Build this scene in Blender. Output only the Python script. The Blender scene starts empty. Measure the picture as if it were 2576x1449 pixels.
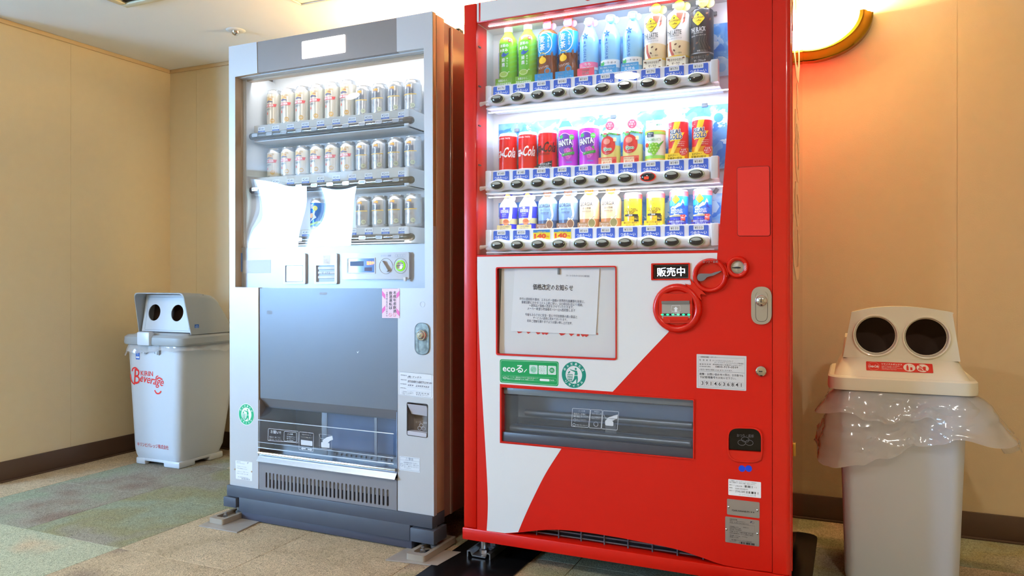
import bpy, bmesh, math, random
from mathutils import Vector, Matrix, noise
from mathutils.geometry import tessellate_polygon

random.seed(7)
SC = bpy.context.scene
COL = SC.collection
# ------------------------------------------------------------------ camera
F_PX, CX, CY, HORIZON = 1911.0, 1288.0, 724.5, 702.0
TH = math.atan(852.0 / F_PX)
CAM_H = 0.926
cam_d = bpy.data.cameras.new('camera')
cam_d.sensor_width = 36.0
cam_d.lens = F_PX / 2576.0 * 36.0
cam_d.shift_y = -(CY - HORIZON) / 2576.0
cam_d.clip_start = 0.02
cam = bpy.data.objects.new('camera', cam_d)
COL.objects.link(cam)
cam.location = (0, 0, CAM_H)
cam.rotation_euler = (math.pi / 2, 0, TH)
SC.camera = cam

# ------------------------------------------------------------------ colour management
vs = SC.view_settings
vs.view_transform = 'Standard'
vs.look = 'None'
vs.gamma = 1.0
vs.use_curve_mapping = False
vs.exposure = 0.58
SC.cycles.use_denoising = True
SC.cycles.sample_clamp_indirect = 6.0
SC.cycles.max_bounces = 6
SC.cycles.diffuse_bounces = 4
SC.cycles.glossy_bounces = 3
SC.cycles.transmission_bounces = 3
SC.cycles.transparent_max_bounces = 14
SC.cycles.use_light_tree = False
SC.cycles.use_adaptive_sampling = True
SC.cycles.adaptive_threshold = 0.05
SC.cycles.caustics_reflective = False
SC.cycles.caustics_refractive = False

# ------------------------------------------------------------------ world and daylight
w = bpy.data.worlds.new('world')
SC.world = w
w.use_nodes = True
w.node_tree.nodes['Background'].inputs[0].default_value = (0.75, 0.87, 1.0, 1)
w.node_tree.nodes['Background'].inputs[1].default_value = 1.0

# room: X along the back wall, Y into the picture, Z up; camera stands at (0, 0)
XL, YB, ZC, XR, YN = -3.53, 3.15, 2.11, 1.9, -1.7
YE, XF = 2.10, -6.7                     # the alcove's left wall ends at YE, the hall goes on to XF
WIN = dict(x0=-6.24, x1=-4.70, z0=0.74, z1=2.04, mull=-5.37)      # hall window in the near wall


def area(name, loc, rot, sx, sy, power, color, shape='RECTANGLE', spread=math.pi, parent=None):
    l = bpy.data.lights.new(name, 'AREA')
    l.shape = shape
    l.size = sx
    if shape in ('RECTANGLE', 'ELLIPSE'):
        l.size_y = sy
    l.energy = power
    l.color = color
    l.spread = spread
    o = bpy.data.objects.new(name, l)
    COL.objects.link(o)
    o.location = loc
    o.rotation_euler = rot
    if parent:
        o.parent = parent
    return o


area('daylight', ((WIN['x0'] + WIN['x1']) / 2, YN - 0.10, (WIN['z0'] + WIN['z1']) / 2), (math.pi / 2, 0, 0),
     WIN['x1'] - WIN['x0'], WIN['z1'] - WIN['z0'], 330.0, (0.32, 0.60, 1.0))

# ------------------------------------------------------------------ materials
def lin(c):
    def f(v):
        v /= 255.0
        return v / 12.92 if v <= 0.04045 else ((v + 0.055) / 1.055) ** 2.4
    return (f(c[0]), f(c[1]), f(c[2]), 1.0)


_M = {}


def mat(name, c=(200, 200, 200), rough=0.5, metal=0.0, emit=0.0, ec=None, coat=0.0, noise=0.0, nscale=60.0, bump=0.0,
        bscale=300.0, spec=0.5, trans=0.0, ss=0.0, c2=None):
    if name in _M:
        return _M[name]
    m = bpy.data.materials.new(name)
    _M[name] = m
    m.use_nodes = True
    nt = m.node_tree
    b = nt.nodes['Principled BSDF']
    b.inputs['Base Color'].default_value = lin(c)
    b.inputs['Roughness'].default_value = rough
    b.inputs['Metallic'].default_value = metal
    b.inputs['Specular IOR Level'].default_value = spec
    b.inputs['Coat Weight'].default_value = coat
    b.inputs['Coat Roughness'].default_value = 0.05
    if trans:
        b.inputs['Transmission Weight'].default_value = trans
    if emit:
        b.inputs['Emission Color'].default_value = lin(ec or c)
        b.inputs['Emission Strength'].default_value = emit
        if name != 'sconce_glass':
            m.cycles.emission_sampling = 'NONE'
    if noise or bump:
        tc = nt.nodes.new('ShaderNodeTexCoord')
    if noise:
        n = nt.nodes.new('ShaderNodeTexNoise')
        n.inputs['Scale'].default_value = nscale
        n.inputs['Detail'].default_value = 4
        nt.links.new(tc.outputs['Object'], n.inputs['Vector'])
        mx = nt.nodes.new('ShaderNodeMix')
        mx.data_type = 'RGBA'
        cc = lin(c)
        d = lin(c2) if c2 else tuple(x * (1 - noise) for x in cc[:3]) + (1,)
        mx.inputs['A'].default_value = cc
        mx.inputs['B'].default_value = d
        nt.links.new(n.outputs['Fac'], mx.inputs['Factor'])
        nt.links.new(mx.outputs['Result'], b.inputs['Base Color'])
    if bump:
        n2 = nt.nodes.new('ShaderNodeTexNoise')
        n2.inputs['Scale'].default_value = bscale
        n2.inputs['Detail'].default_value = 3
        nt.links.new(tc.outputs['Object'], n2.inputs['Vector'])
        bp = nt.nodes.new('ShaderNodeBump')
        bp.inputs['Strength'].default_value = bump
        bp.inputs['Distance'].default_value = 0.002
        nt.links.new(n2.outputs['Fac'], bp.inputs['Height'])
        nt.links.new(bp.outputs['Normal'], b.inputs['Normal'])
    return m


def ink(r, g, b):
    return mat('print_%d_%d_%d' % (r, g, b), (r, g, b), 0.45)


def glassy(name, tint=(255, 255, 255), refl=1.0, rough=0.0, haze=0.0, hazec=(255, 255, 255), wav=0.0, wscale=3.0, ior=1.5):
    """clear sheet: see-through with a Fresnel mirror and a little haze"""
    if name in _M:
        return _M[name]
    m = bpy.data.materials.new(name)
    _M[name] = m
    m.use_nodes = True
    nt = m.node_tree
    for n in list(nt.nodes):
        nt.nodes.remove(n)
    out = nt.nodes.new('ShaderNodeOutputMaterial')
    tr = nt.nodes.new('ShaderNodeBsdfTransparent')
    tr.inputs[0].default_value = lin(tint)
    gl = nt.nodes.new('ShaderNodeBsdfGlossy')
    gl.inputs['Roughness'].default_value = rough
    geo = nt.nodes.new('ShaderNodeNewGeometry')
    dt = nt.nodes.new('ShaderNodeVectorMath')
    dt.operation = 'DOT_PRODUCT'
    nt.links.new(geo.outputs['Normal'], dt.inputs[0])
    nt.links.new(geo.outputs['Incoming'], dt.inputs[1])
    last_m = dt.outputs['Value']
    f0 = ((ior - 1) / (ior + 1)) ** 2
    for op, val in (('ABSOLUTE', 0), ('SUBTRACT', 1.0), ('POWER', 5.0), ('MULTIPLY', (1 - f0) * refl), ('ADD', f0 * refl)):   # Schlick's Fresnel, same from both sides
        mu = nt.nodes.new('ShaderNodeMath')
        mu.operation = op
        if op == 'SUBTRACT':
            mu.inputs[0].default_value = val
            nt.links.new(last_m, mu.inputs[1])
        else:
            nt.links.new(last_m, mu.inputs[0])
            mu.inputs[1].default_value = val
        last_m = mu.outputs[0]
    mu.use_clamp = True
    mx = nt.nodes.new('ShaderNodeMixShader')
    nt.links.new(mu.outputs[0], mx.inputs[0])
    last = tr
    if haze:
        df = nt.nodes.new('ShaderNodeBsdfTranslucent')
        df.inputs[0].default_value = lin(hazec)
        d2 = nt.nodes.new('ShaderNodeBsdfDiffuse')
        d2.inputs[0].default_value = lin(hazec)
        ma = nt.nodes.new('ShaderNodeMixShader')
        ma.inputs[0].default_value = 0.5
        nt.links.new(df.outputs[0], ma.inputs[1])
        nt.links.new(d2.outputs[0], ma.inputs[2])
        mh = nt.nodes.new('ShaderNodeMixShader')
        mh.inputs[0].default_value = haze
        nt.links.new(tr.outputs[0], mh.inputs[1])
        nt.links.new(ma.outputs[0], mh.inputs[2])
        last = mh
    nt.links.new(last.outputs[0], mx.inputs[1])
    nt.links.new(gl.outputs[0], mx.inputs[2])
    if wav:
        tc = nt.nodes.new('ShaderNodeTexCoord')
        n = nt.nodes.new('ShaderNodeTexNoise')
        n.inputs['Scale'].default_value = wscale
        n.inputs['Detail'].default_value = 1
        nt.links.new(tc.outputs['Object'], n.inputs['Vector'])
        bp = nt.nodes.new('ShaderNodeBump')
        bp.inputs['Strength'].default_value = 1.0
        bp.inputs['Distance'].default_value = wav
        nt.links.new(n.outputs['Fac'], bp.inputs['Height'])
        nt.links.new(bp.outputs['Normal'], gl.inputs['Normal'])
    nt.links.new(mx.outputs[0], out.inputs[0])
    return m


# ------------------------------------------------------------------ pixel helpers (measured on real planes)
class Frame:
    """a machine's own axes: x along its face, y into it, z up; px(x, y, dy) = the point of the plane y = dy seen at a pixel"""

    def __init__(s, ox, oy, a):
        s.o = Vector((ox, oy, 0)); s.a = a
        s.R = Matrix.Rotation(a, 3, 'Z')
        s.inv = s.R.transposed()

    def __call__(s, px, py, dy=0.0):
        u = (px - CX) / F_PX
        v = (HORIZON - py) / F_PX
        d = Vector((-math.sin(TH) + u * math.cos(TH), math.cos(TH) + u * math.sin(TH), v))
        o = s.inv @ (Vector((0, 0, CAM_H)) - s.o)
        d = s.inv @ d
        t = (dy - o.y) / d.y
        p = o + d * t
        return (p.x, p.z)

    def world(s, x, y, z):
        return s.o + s.R @ Vector((x, y, z))


def floor_pt(px, py, z=0.0):
    u = (px - CX) / F_PX
    t = (CAM_H - z) * F_PX / (py - HORIZON)
    return ((-math.sin(TH) + u * math.cos(TH)) * t, (math.cos(TH) + u * math.sin(TH)) * t)


RED = Frame(-1.167, 2.225, 0.0)
GREY = Frame(-2.209, 2.248, math.atan2(-0.019, 0.925))
WALL = Frame(0, YB, 0)


# ------------------------------------------------------------------ 2-D outlines
def rrect(x0, x1, z0, z1, r, n=4):
    pts = []
    for cx, cz, a0 in ((x1 - r, z1 - r, 0), (x0 + r, z1 - r, 90), (x0 + r, z0 + r, 180), (x1 - r, z0 + r, 270)):
        for i in range(n + 1):
            a = math.radians(a0 + 90.0 * i / n)
            pts.append((cx + r * math.cos(a), cz + r * math.sin(a)))
    return pts


def rpoly(pts, r, n=4):
    """any polygon with its corners rounded by about r (r may be a list)"""
    out = []
    N = len(pts)
    for i in range(N):
        p0, p1, p2 = Vector(pts[i - 1]), Vector(pts[i]), Vector(pts[(i + 1) % N])
        rr = r[i] if isinstance(r, (list, tuple)) else r
        if rr <= 0:
            out.append(tuple(p1)); continue
        a = p1 + (p0 - p1).normalized() * min(rr, (p0 - p1).length * 0.49)
        b = p1 + (p2 - p1).normalized() * min(rr, (p2 - p1).length * 0.49)
        for k in range(n + 1):
            t = k / n
            q = a * (1 - t) ** 2 + p1 * 2 * t * (1 - t) + b * t * t
            out.append((q.x, q.y))
    return out


def circ(cx, cz, rx, rz=None, n=32, a0=0, a1=360):
    rz = rx if rz is None else rz
    full = abs(a1 - a0) >= 360
    m = n if full else n + 1
    return [(cx + rx * math.cos(math.radians(a0 + (a1 - a0) * i / n)), cz + rz * math.sin(math.radians(a0 + (a1 - a0) * i / n))) for i in range(m)]


def inset(loop, d):
    """shrink a loop towards its centre by about d"""
    cx = sum(p[0] for p in loop) / len(loop); cz = sum(p[1] for p in loop) / len(loop)
    xs = [p[0] for p in loop]; zs = [p[1] for p in loop]
    w, h = max(xs) - min(xs), max(zs) - min(zs)
    fx, fz = (w - 2 * d) / w, (h - 2 * d) / h
    return [(cx + (p[0] - cx) * fx, cz + (p[1] - cz) * fz) for p in loop]


def spline(pts, n=8):
    """Catmull-Rom through the points (open)"""
    out = []
    P = [Vector(p) for p in pts]
    P = [P[0] * 2 - P[1]] + P + [P[-1] * 2 - P[-2]]
    for i in range(1, len(P) - 2):
        for k in range(n):
            t = k / n
            a, b, c, d = P[i - 1], P[i], P[i + 1], P[i + 2]
            q = 0.5 * ((2 * b) + (c - a) * t + (2 * a - 5 * b + 4 * c - d) * t * t + (3 * b - a - 3 * c + d) * t ** 3)
            out.append(tuple(q))
    out.append(tuple(P[-2]))
    return out


# ------------------------------------------------------------------ mesh builder
_TXT = {}


def text_mesh(s, bold=0.0, shear=0.0, res=2):
    fake = 0.0
    if any('\u4e00' <= ch <= '\u9fff' for ch in s):
        fake, bold = bold, 0.0              # dense characters close up when thickened: double-strike them instead
    elif any('\u3040' <= ch <= '\u30ff' for ch in s):
        bold = min(bold, .025)
    k = (s, bold, shear, res, fake)
    if k in _TXT:
        return _TXT[k]
    c = bpy.data.curves.new('t', 'FONT')
    c.body = s
    c.resolution_u = res
    c.offset = bold
    c.shear = shear
    c.space_line = 1.1
    o = bpy.data.objects.new('t', c)
    me = bpy.data.meshes.new_from_object(o)
    v = [(p.co.x, p.co.y) for p in me.vertices]
    f = [tuple(p.vertices) for p in me.polygons]
    if fake > 0:
        n = len(v)
        v = [(p[0] - fake * .5, p[1]) for p in v] + [(p[0] + fake * .5, p[1] + fake * .2) for p in v]
        f = f + [tuple(i + n for i in t) for t in f]
    bpy.data.objects.remove(o); bpy.data.meshes.remove(me); bpy.data.curves.remove(c)
    x0 = min(p[0] for p in v); x1 = max(p[0] for p in v); y0 = min(p[1] for p in v); y1 = max(p[1] for p in v)
    v = [((p[0] - x0) / max(x1 - x0, 1e-6), (p[1] - y0) / max(y1 - y0, 1e-6)) for p in v]
    _TXT[k] = (v, f, (x1 - x0) / max(y1 - y0, 1e-6))
    return _TXT[k]


class MB:
    def __init__(s):
        s.v = []; s.f = []; s.m = []; s.mats = []

    def mi(s, m):
        if m not in s.mats:
            s.mats.append(m)
        return s.mats.index(m)

    def add(s, vs_, fs, m, fn=None):
        b = len(s.v)
        s.v += [tuple(fn(*p)) if fn else tuple(p) for p in vs_]
        k = s.mi(m)
        for f in fs:
            s.f.append(tuple(i + b for i in f)); s.m.append(k)

    def shell(s, x0, x1, y0, y1, z0, z1, m):
        """a box without its front"""
        v = [(x, y, z) for x in (x0, x1) for y in (y0, y1) for z in (z0, z1)]
        s.add(v, [(0, 1, 3, 2), (4, 6, 7, 5), (2, 3, 7, 6), (0, 2, 6, 4), (1, 5, 7, 3)], m)

    def box(s, x0, x1, y0, y1, z0, z1, m, bev=0.0, seg=2, fn=None):
        if bev <= 0:
            v = [(x, y, z) for x in (x0, x1) for y in (y0, y1) for z in (z0, z1)]
            s.add(v, [(0, 1, 3, 2), (4, 6, 7, 5), (0, 4, 5, 1), (2, 3, 7, 6), (0, 2, 6, 4), (1, 5, 7, 3)], m, fn)
            return
        bm = bmesh.new()
        bmesh.ops.create_cube(bm, size=1)
        for p in bm.verts:
            p.co = Vector((x0 + (x1 - x0) * (p.co.x + .5), y0 + (y1 - y0) * (p.co.y + .5), z0 + (z1 - z0) * (p.co.z + .5)))
        bmesh.ops.bevel(bm, geom=list(bm.edges), offset=bev, segments=seg, profile=0.5, affect='EDGES')
        s.bm(bm, m, fn)

    def bm(s, bm, m, fn=None):
        bm.verts.index_update()
        s.add([tuple(p.co) for p in bm.verts], [tuple(q.index for q in f.verts) for f in bm.faces], m, fn)
        bm.free()

    def plate(s, loops, y0, y1, m, fn=None, back=True, mside=None):
        """outline in (x, z) with holes, front at y0, back at y1"""
        if loops and not isinstance(loops[0][0], (list, tuple)):
            loops = [loops]
        flat = [p for l in loops for p in l]
        tri = tessellate_polygon([[Vector((p[0], p[1], 0)) for p in l] for l in loops])
        n = len(flat)
        ft = []
        for t in tri:
            a, b, c = (flat[i] for i in t)
            ar = (b[0] - a[0]) * (c[1] - a[1]) - (c[0] - a[0]) * (b[1] - a[1])
            if abs(ar) < 1e-14:
                continue
            ft.append(t if ar > 0 else (t[0], t[2], t[1]))
        s.add([(p[0], y0, p[1]) for p in flat], ft, m, fn)
        if back:
            s.add([(p[0], y1, p[1]) for p in flat], [(t[0], t[2], t[1]) for t in ft], m, fn)
            o = 0
            for li, l in enumerate(loops):
                k = len(l)
                ar = sum(l[i - 1][0] * l[i][1] - l[i][0] * l[i - 1][1] for i in range(k))
                vv = [(p[0], y0, p[1]) for p in l] + [(p[0], y1, p[1]) for p in l]
                ff = []
                for i in range(k):
                    j = (i + 1) % k
                    q = (i, i + k, j + k, j)
                    ff.append(q if (ar > 0) == (li == 0) else q[::-1])
                s.add(vv, ff, mside or m, fn)

    def rimwall(s, loop, y0, y1, m):
        k = len(loop)
        s.add([(p[0], y0, p[1]) for p in loop] + [(p[0], y1, p[1]) for p in loop], [(i, (i + 1) % k, (i + 1) % k + k, i + k) for i in range(k)], m)

    def ring(s, outer, inner, y0, y1, m, fn=None):
        s.plate([outer, inner[::-1]], y0, y1, m, fn)

    def line(s, pts, wd, y, m, fn=None, closed=False, th=0.0003):
        """a stroke of width wd along a 2-D polyline at depth y"""
        P = [Vector(p) for p in pts]
        N = len(P)
        L, Rr = [], []
        for i in range(N):
            a = P[i - 1] if (i or closed) else P[i]
            b = P[(i + 1) % N] if (i < N - 1 or closed) else P[i]
            d = (b - a)
            if d.length < 1e-9:
                d = Vector((1, 0))
            d.normalize()
            nrm = Vector((-d.y, d.x)) * wd / 2
            L.append(P[i] + nrm); Rr.append(P[i] - nrm)
        v = [(p.x, y, p.y) for p in L] + [(p.x, y, p.y) for p in Rr]
        f = []
        for i in range(N if closed else N - 1):
            j = (i + 1) % N
            f.append((i + N, j + N, j, i))
        s.add(v, f, m, fn)

    def lathe(s, prof, m, c=(0, 0, 0), n=24, a0=0, a1=360, ax='z', fn=None, cap=True, sy=1.0):
        full = abs(a1 - a0) >= 360
        k = n if full else n + 1
        v = []
        for r, z in prof:
            for i in range(k):
                a = math.radians(a0 + (a1 - a0) * i / n)
                x, y = r * math.sin(a), -r * math.cos(a) * sy
                if ax == 'z':
                    v.append((c[0] + x, c[1] + y, c[2] + z))
                elif ax == 'x':
                    v.append((c[0] + z, c[1] + y, c[2] + x))
                else:                      # axis along y, z is depth
                    v.append((c[0] + x, c[1] + z, c[2] - y))
        f = []
        for j in range(len(prof) - 1):
            for i in range(n):
                i2 = (i + 1) % k
                q = (j * k + i, j * k + i2, (j + 1) * k + i2, (j + 1) * k + i)
                f.append(q if ax == 'z' else q[::-1])
        if cap and full:
            if prof[0][0] > 1e-6:
                f.append(tuple(range(k))[::-1])
            if prof[-1][0] > 1e-6:
                f.append(tuple((len(prof) - 1) * k + i for i in range(k)))
        s.add(v, f, m, fn)

    def tube(s, path, r, m, n=8, fn=None, cap=True):
        P = [Vector(p) for p in path]
        v = []; f = []
        up = Vector((0, 0, 1))
        for i, p in enumerate(P):
            d = (P[min(i + 1, len(P) - 1)] - P[max(i - 1, 0)]).normalized()
            a = d.cross(up)
            if a.length < 1e-4:
                a = d.cross(Vector((0, 1, 0)))
            a.normalize(); b = d.cross(a).normalized()
            rr = r[i] if isinstance(r, (list, tuple)) else r
            for k in range(n):
                t = 2 * math.pi * k / n
                q = p + a * rr * math.cos(t) + b * rr * math.sin(t)
                v.append(tuple(q))
        for i in range(len(P) - 1):
            for k in range(n):
                k2 = (k + 1) % n
                f.append((i * n + k, (i + 1) * n + k, (i + 1) * n + k2, i * n + k2))
        if cap:
            f.append(tuple(range(n))); f.append(tuple((len(P) - 1) * n + k for k in range(n))[::-1])
        s.add(v, f, m, fn)

    def text(s, t, x, z, wd, ht, y, m, rot=0.0, bold=0.0, shear=0.0, anchor='l', fn=None, res=2, sub=0.0):
        """text fitted to a box wd x ht, lower-left (or centre) at (x, z), at depth y"""
        v, f, asp = text_mesh(t, bold, shear, res)
        if wd is None:
            wd = ht * asp
        if ht is None:
            ht = wd / asp
        ox = 0 if anchor == 'l' else (-wd / 2 if anchor == 'c' else -wd)
        oz = 0 if anchor != 'c' else -ht / 2
        ca, sa = math.cos(rot), math.sin(rot)
        vv = []
        for p in v:
            a, b = ox + p[0] * wd, oz + p[1] * ht
            vv.append((x + a * ca - b * sa, y, z + a * sa + b * ca))
        if sub:
            vv, f = subdiv(vv, f, sub)
        s.add(vv, f, m, fn)

    def ptext(s, fr, t, xl, yl, xr, yr, hpx, m, dy, eps=0.0006, **k):
        """text whose box runs from pixel (xl, yl) to (xr, yr) along its foot, hpx high"""
        a = Vector(fr(xl, yl, dy)); b = Vector(fr(xr, yr, dy))
        h = fr(xl, yl - hpx, dy)[1] - a.y
        d = b - a
        s.text(t, a.x, a.y, d.length, h, dy - eps, m, rot=math.atan2(d.y, d.x), **k)

    def build(s, name, parent=None, sharp=35, loc=None, flat=False):
        me = bpy.data.meshes.new(name)
        me.from_pydata(s.v, [], s.f)
        for m in s.mats:
            me.materials.append(m)
        me.polygons.foreach_set('material_index', s.m)
        if not flat:
            me.polygons.foreach_set('use_smooth', [True] * len(s.f))
        me.update()
        if not flat:
            me.set_sharp_from_angle(angle=math.radians(sharp))
        o = bpy.data.objects.new(name, me)
        COL.objects.link(o)
        if parent:
            o.parent = parent
        if loc:
            o.location = loc
        return o


def subdiv(v, f, L):
    """split triangles until no edge is longer than L"""
    v = [Vector(p) for p in v]
    todo = [t for t in f]
    done = []
    mid = {}

    def mp(i, j):
        k = (min(i, j), max(i, j))
        if k not in mid:
            v.append((v[i] + v[j]) / 2); mid[k] = len(v) - 1
        return mid[k]
    while todo:
        t = todo.pop()
        if len(t) > 3:
            for i in range(1, len(t) - 1):
                todo.append((t[0], t[i], t[i + 1]))
            continue
        a, b, c = t
        e = [((v[a] - v[b]).length, a, b, c), ((v[b] - v[c]).length, b, c, a), ((v[c] - v[a]).length, c, a, b)]
        ln, p, q, r = max(e)
        if ln <= L:
            done.append(t); continue
        k = mp(p, q)
        todo.append((p, k, r)); todo.append((k, q, r))
    return [tuple(p) for p in v], done


def empty(name, loc=(0, 0, 0), rz=0.0):
    o = bpy.data.objects.new(name, None)
    o.empty_display_size = 0.05
    COL.objects.link(o)
    o.location = loc
    o.rotation_euler = (0, 0, rz)
    return o


def tag(o, label, cat, group=None, kind=None):
    if label:
        o['label'] = label
    if cat:
        o['category'] = cat
    if group:
        o['group'] = group
    if kind:
        o['kind'] = kind
    return o


def part(o, label):
    o['label'] = label
    return o


def copy_tree(o, parent=None):
    c = o.copy()
    COL.objects.link(c)
    c.parent = parent
    for ch in list(o.children):
        copy_tree(ch, c)
    return c


# ================================================================== the room
M_WALL = mat('wallpaper', (230, 211, 174), 0.75, noise=0.05, nscale=25, bump=0.25, bscale=450)
M_CEIL = mat('ceiling_paint', (236, 236, 236), 0.9, noise=0.03, nscale=8, bump=0.15, bscale=300)
M_BASE = mat('baseboard_vinyl', (88, 66, 52), 0.45, noise=0.1, nscale=30, bump=0.05)
M_TRIM = mat('crown_trim', (214, 186, 142), 0.5)
M_SLAB = mat('hall_carpet', (176, 164, 140), 0.95, noise=0.3, nscale=40)


def structure(o):
    o['kind'] = 'structure'
    return o


mb = MB(); mb.box(XF - .2, XR + .2, YN - .2, YB + .2, -0.08, -0.006, M_SLAB)
floor = structure(mb.build('floor'))
mb = MB(); mb.box(XF - .2, XR + .2, YN - .2, YB + .2, ZC, ZC + 0.1, M_CEIL)
ceiling = structure(mb.build('ceiling'))


def wall(name, horiz, at, lo, hi, thick, seams, z0=0.0, z1=ZC, inward=1):
    """a wall body with wallpaper strips in front of it; horiz = runs along X"""
    mb = MB()
    if horiz:
        mb.box(lo, hi, at + 0.002, at + thick, z0, z1, M_WALL)
    else:
        a, b = (at - thick, at - 0.002) if inward > 0 else (at + 0.002, at + thick)
        mb.box(a, b, lo, hi, z0, z1, M_WALL)
    o = structure(mb.build(name))
    cuts = [lo] + sorted(s for s in seams if lo < s < hi) + [hi]
    for a, b in zip(cuts[:-1], cuts[1:]):
        m2 = MB()
        if horiz:
            m2.box(a + .0005, b - .0005, at, at + 0.002, z0, z1, M_WALL)
        else:
            q = (at - 0.002, at) if inward > 0 else (at, at + 0.002)
            m2.box(*q, a + .0005, b - .0005, z0, z1, M_WALL)
        m2.build('wallpaper_strip', o)
    return o


wall('wall_back', True, YB, XL - .14, XR + .12, 0.12, [0.35 + .92 * k for k in range(-5, 3)])
wall('wall_left', False, XL, YE + .003, YB + .001, 0.13, [2.548])
wall('wall_hall', True, YE, XF, XL + .0005, 0.14, [])
wall('wall_right', False, XR, YN, YB, 0.12, [], inward=-1)
wall('wall_far_left', False, XF, YN, YE, 0.12, [])
W = WIN
mb = MB()
mb.box(XF, W['x0'], YN - .12, YN, 0, ZC, M_WALL)
mb.box(W['x1'], XR, YN - .12, YN, 0, ZC, M_WALL)
mb.box(W['x0'], W['x1'], YN - .12, YN, 0, W['z0'], M_WALL)
mb.box(W['x0'], W['x1'], YN - .12, YN, W['z1'], ZC, M_WALL)
structure(mb.build('wall_near'))
# baseboards and crown strips
for nm, b in (('baseboard_back', (XL, XR, YB - .009, YB - .0001, 0.0, 0.095)), ('baseboard_left', (XL + .0001, XL + .009, YE, YB - .009, 0.0, 0.095))):
    mb = MB(); mb.box(*b, M_BASE, 0.003)
    if nm.endswith('back'):
        mb.box(XL, XR, YB - .016, YB - .008, 0.0, 0.008, M_BASE, 0.002)
    else:
        mb.box(XL + .008, XL + .016, YE, YB - .012, 0.0, 0.008, M_BASE, 0.002)
    structure(mb.build(nm))
for nm, b in (('trim_1', (XL, XR, YB - .012, YB - .0001, ZC - .02, ZC - .0001)), ('trim_2', (XL + .0001, XL + .012, YE, YB - .012, ZC - .02, ZC - .0001))):
    mb = MB(); mb.box(*b, M_TRIM, 0.003)
    structure(mb.build(nm))

# hall window (outside the picture, it gives the daylight and its mirror image in the glass)
mb = MB()
M_WF = mat('window_frame', (120, 112, 105), 0.4, metal=0.6)
for a in ((W['x0'], W['x0'] + .03), (W['x1'] - .03, W['x1']), (W['mull'] - .065, W['mull'] + .065)):
    mb.box(a[0], a[1], YN - .085, YN - .04, W['z0'], W['z1'], M_WF, 0.003)
for a in ((W['z0'], W['z0'] + .03), (W['z1'] - .03, W['z1'])):
    mb.box(W['x0'], W['x1'], YN - .085, YN - .04, a[0], a[1], M_WF, 0.003)
win = structure(mb.build('window_1'))
for a, b in ((W['x0'] + .03, W['mull'] - .065), (W['mull'] + .065, W['x1'] - .03)):
    mb = MB(); mb.box(a, b, YN - .064, YN - .060, W['z0'] + .03, W['z1'] - .03, glassy('window_glass', refl=.6))
    mb.build('pane', win)

# ------------------------------------------------------------------ carpet tiles
def carpet(i, ca, cb, cc, edge=0.5):
    m = bpy.data.materials.new('carpet_%d' % i)
    m.use_nodes = True
    nt = m.node_tree
    b = nt.nodes['Principled BSDF']
    b.inputs['Roughness'].default_value = 1.0
    b.inputs['Specular IOR Level'].default_value = 0.1
    tc = nt.nodes.new('ShaderNodeTexCoord')
    mp = nt.nodes.new('ShaderNodeMapping')
    mp.inputs['Location'].default_value = (i * 3.17, i * 1.91, 0)
    nt.links.new(tc.outputs['Object'], mp.inputs['Vector'])
    big = nt.nodes.new('ShaderNodeTexNoise')
    big.inputs['Scale'].default_value = 3.2
    big.inputs['Detail'].default_value = 2
    nt.links.new(mp.outputs[0], big.inputs['Vector'])
    rp = nt.nodes.new('ShaderNodeValToRGB')
    rp.color_ramp.elements[0].position = 0.36
    rp.color_ramp.elements[0].color = lin(ca)
    rp.color_ramp.elements[1].position = 0.64
    rp.color_ramp.elements[1].color = lin(cc)
    e = rp.color_ramp.elements.new(edge)
    e.color = lin(cb)
    nt.links.new(big.outputs['Fac'], rp.inputs[0])
    fine = nt.nodes.new('ShaderNodeTexNoise')
    fine.inputs['Scale'].default_value = 120
    fine.inputs['Detail'].default_value = 3
    fine.inputs['Distortion'].default_value = 2.5
    nt.links.new(mp.outputs[0], fine.inputs['Vector'])
    r2 = nt.nodes.new('ShaderNodeValToRGB')
    r2.color_ramp.elements[0].position = 0.33
    r2.color_ramp.elements[0].color = (0.45, 0.45, 0.45, 1)
    r2.color_ramp.elements[1].position = 0.66
    r2.color_ramp.elements[1].color = (1.25, 1.22, 1.18, 1)
    nt.links.new(fine.outputs['Fac'], r2.inputs[0])
    mx = nt.nodes.new('ShaderNodeMix')
    mx.data_type = 'RGBA'
    mx.blend_type = 'MULTIPLY'
    mx.inputs['Factor'].default_value = 1.0
    nt.links.new(rp.outputs[0], mx.inputs['A'])
    nt.links.new(r2.outputs[0], mx.inputs['B'])
    nt.links.new(mx.outputs['Result'], b.inputs['Base Color'])
    bp = nt.nodes.new('ShaderNodeBump')
    bp.inputs['Strength'].default_value = 0.7
    bp.inputs['Distance'].default_value = 0.004
    nt.links.new(fine.outputs['Fac'], bp.inputs['Height'])
    nt.links.new(bp.outputs['Normal'], b.inputs['Normal'])
    return m


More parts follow.
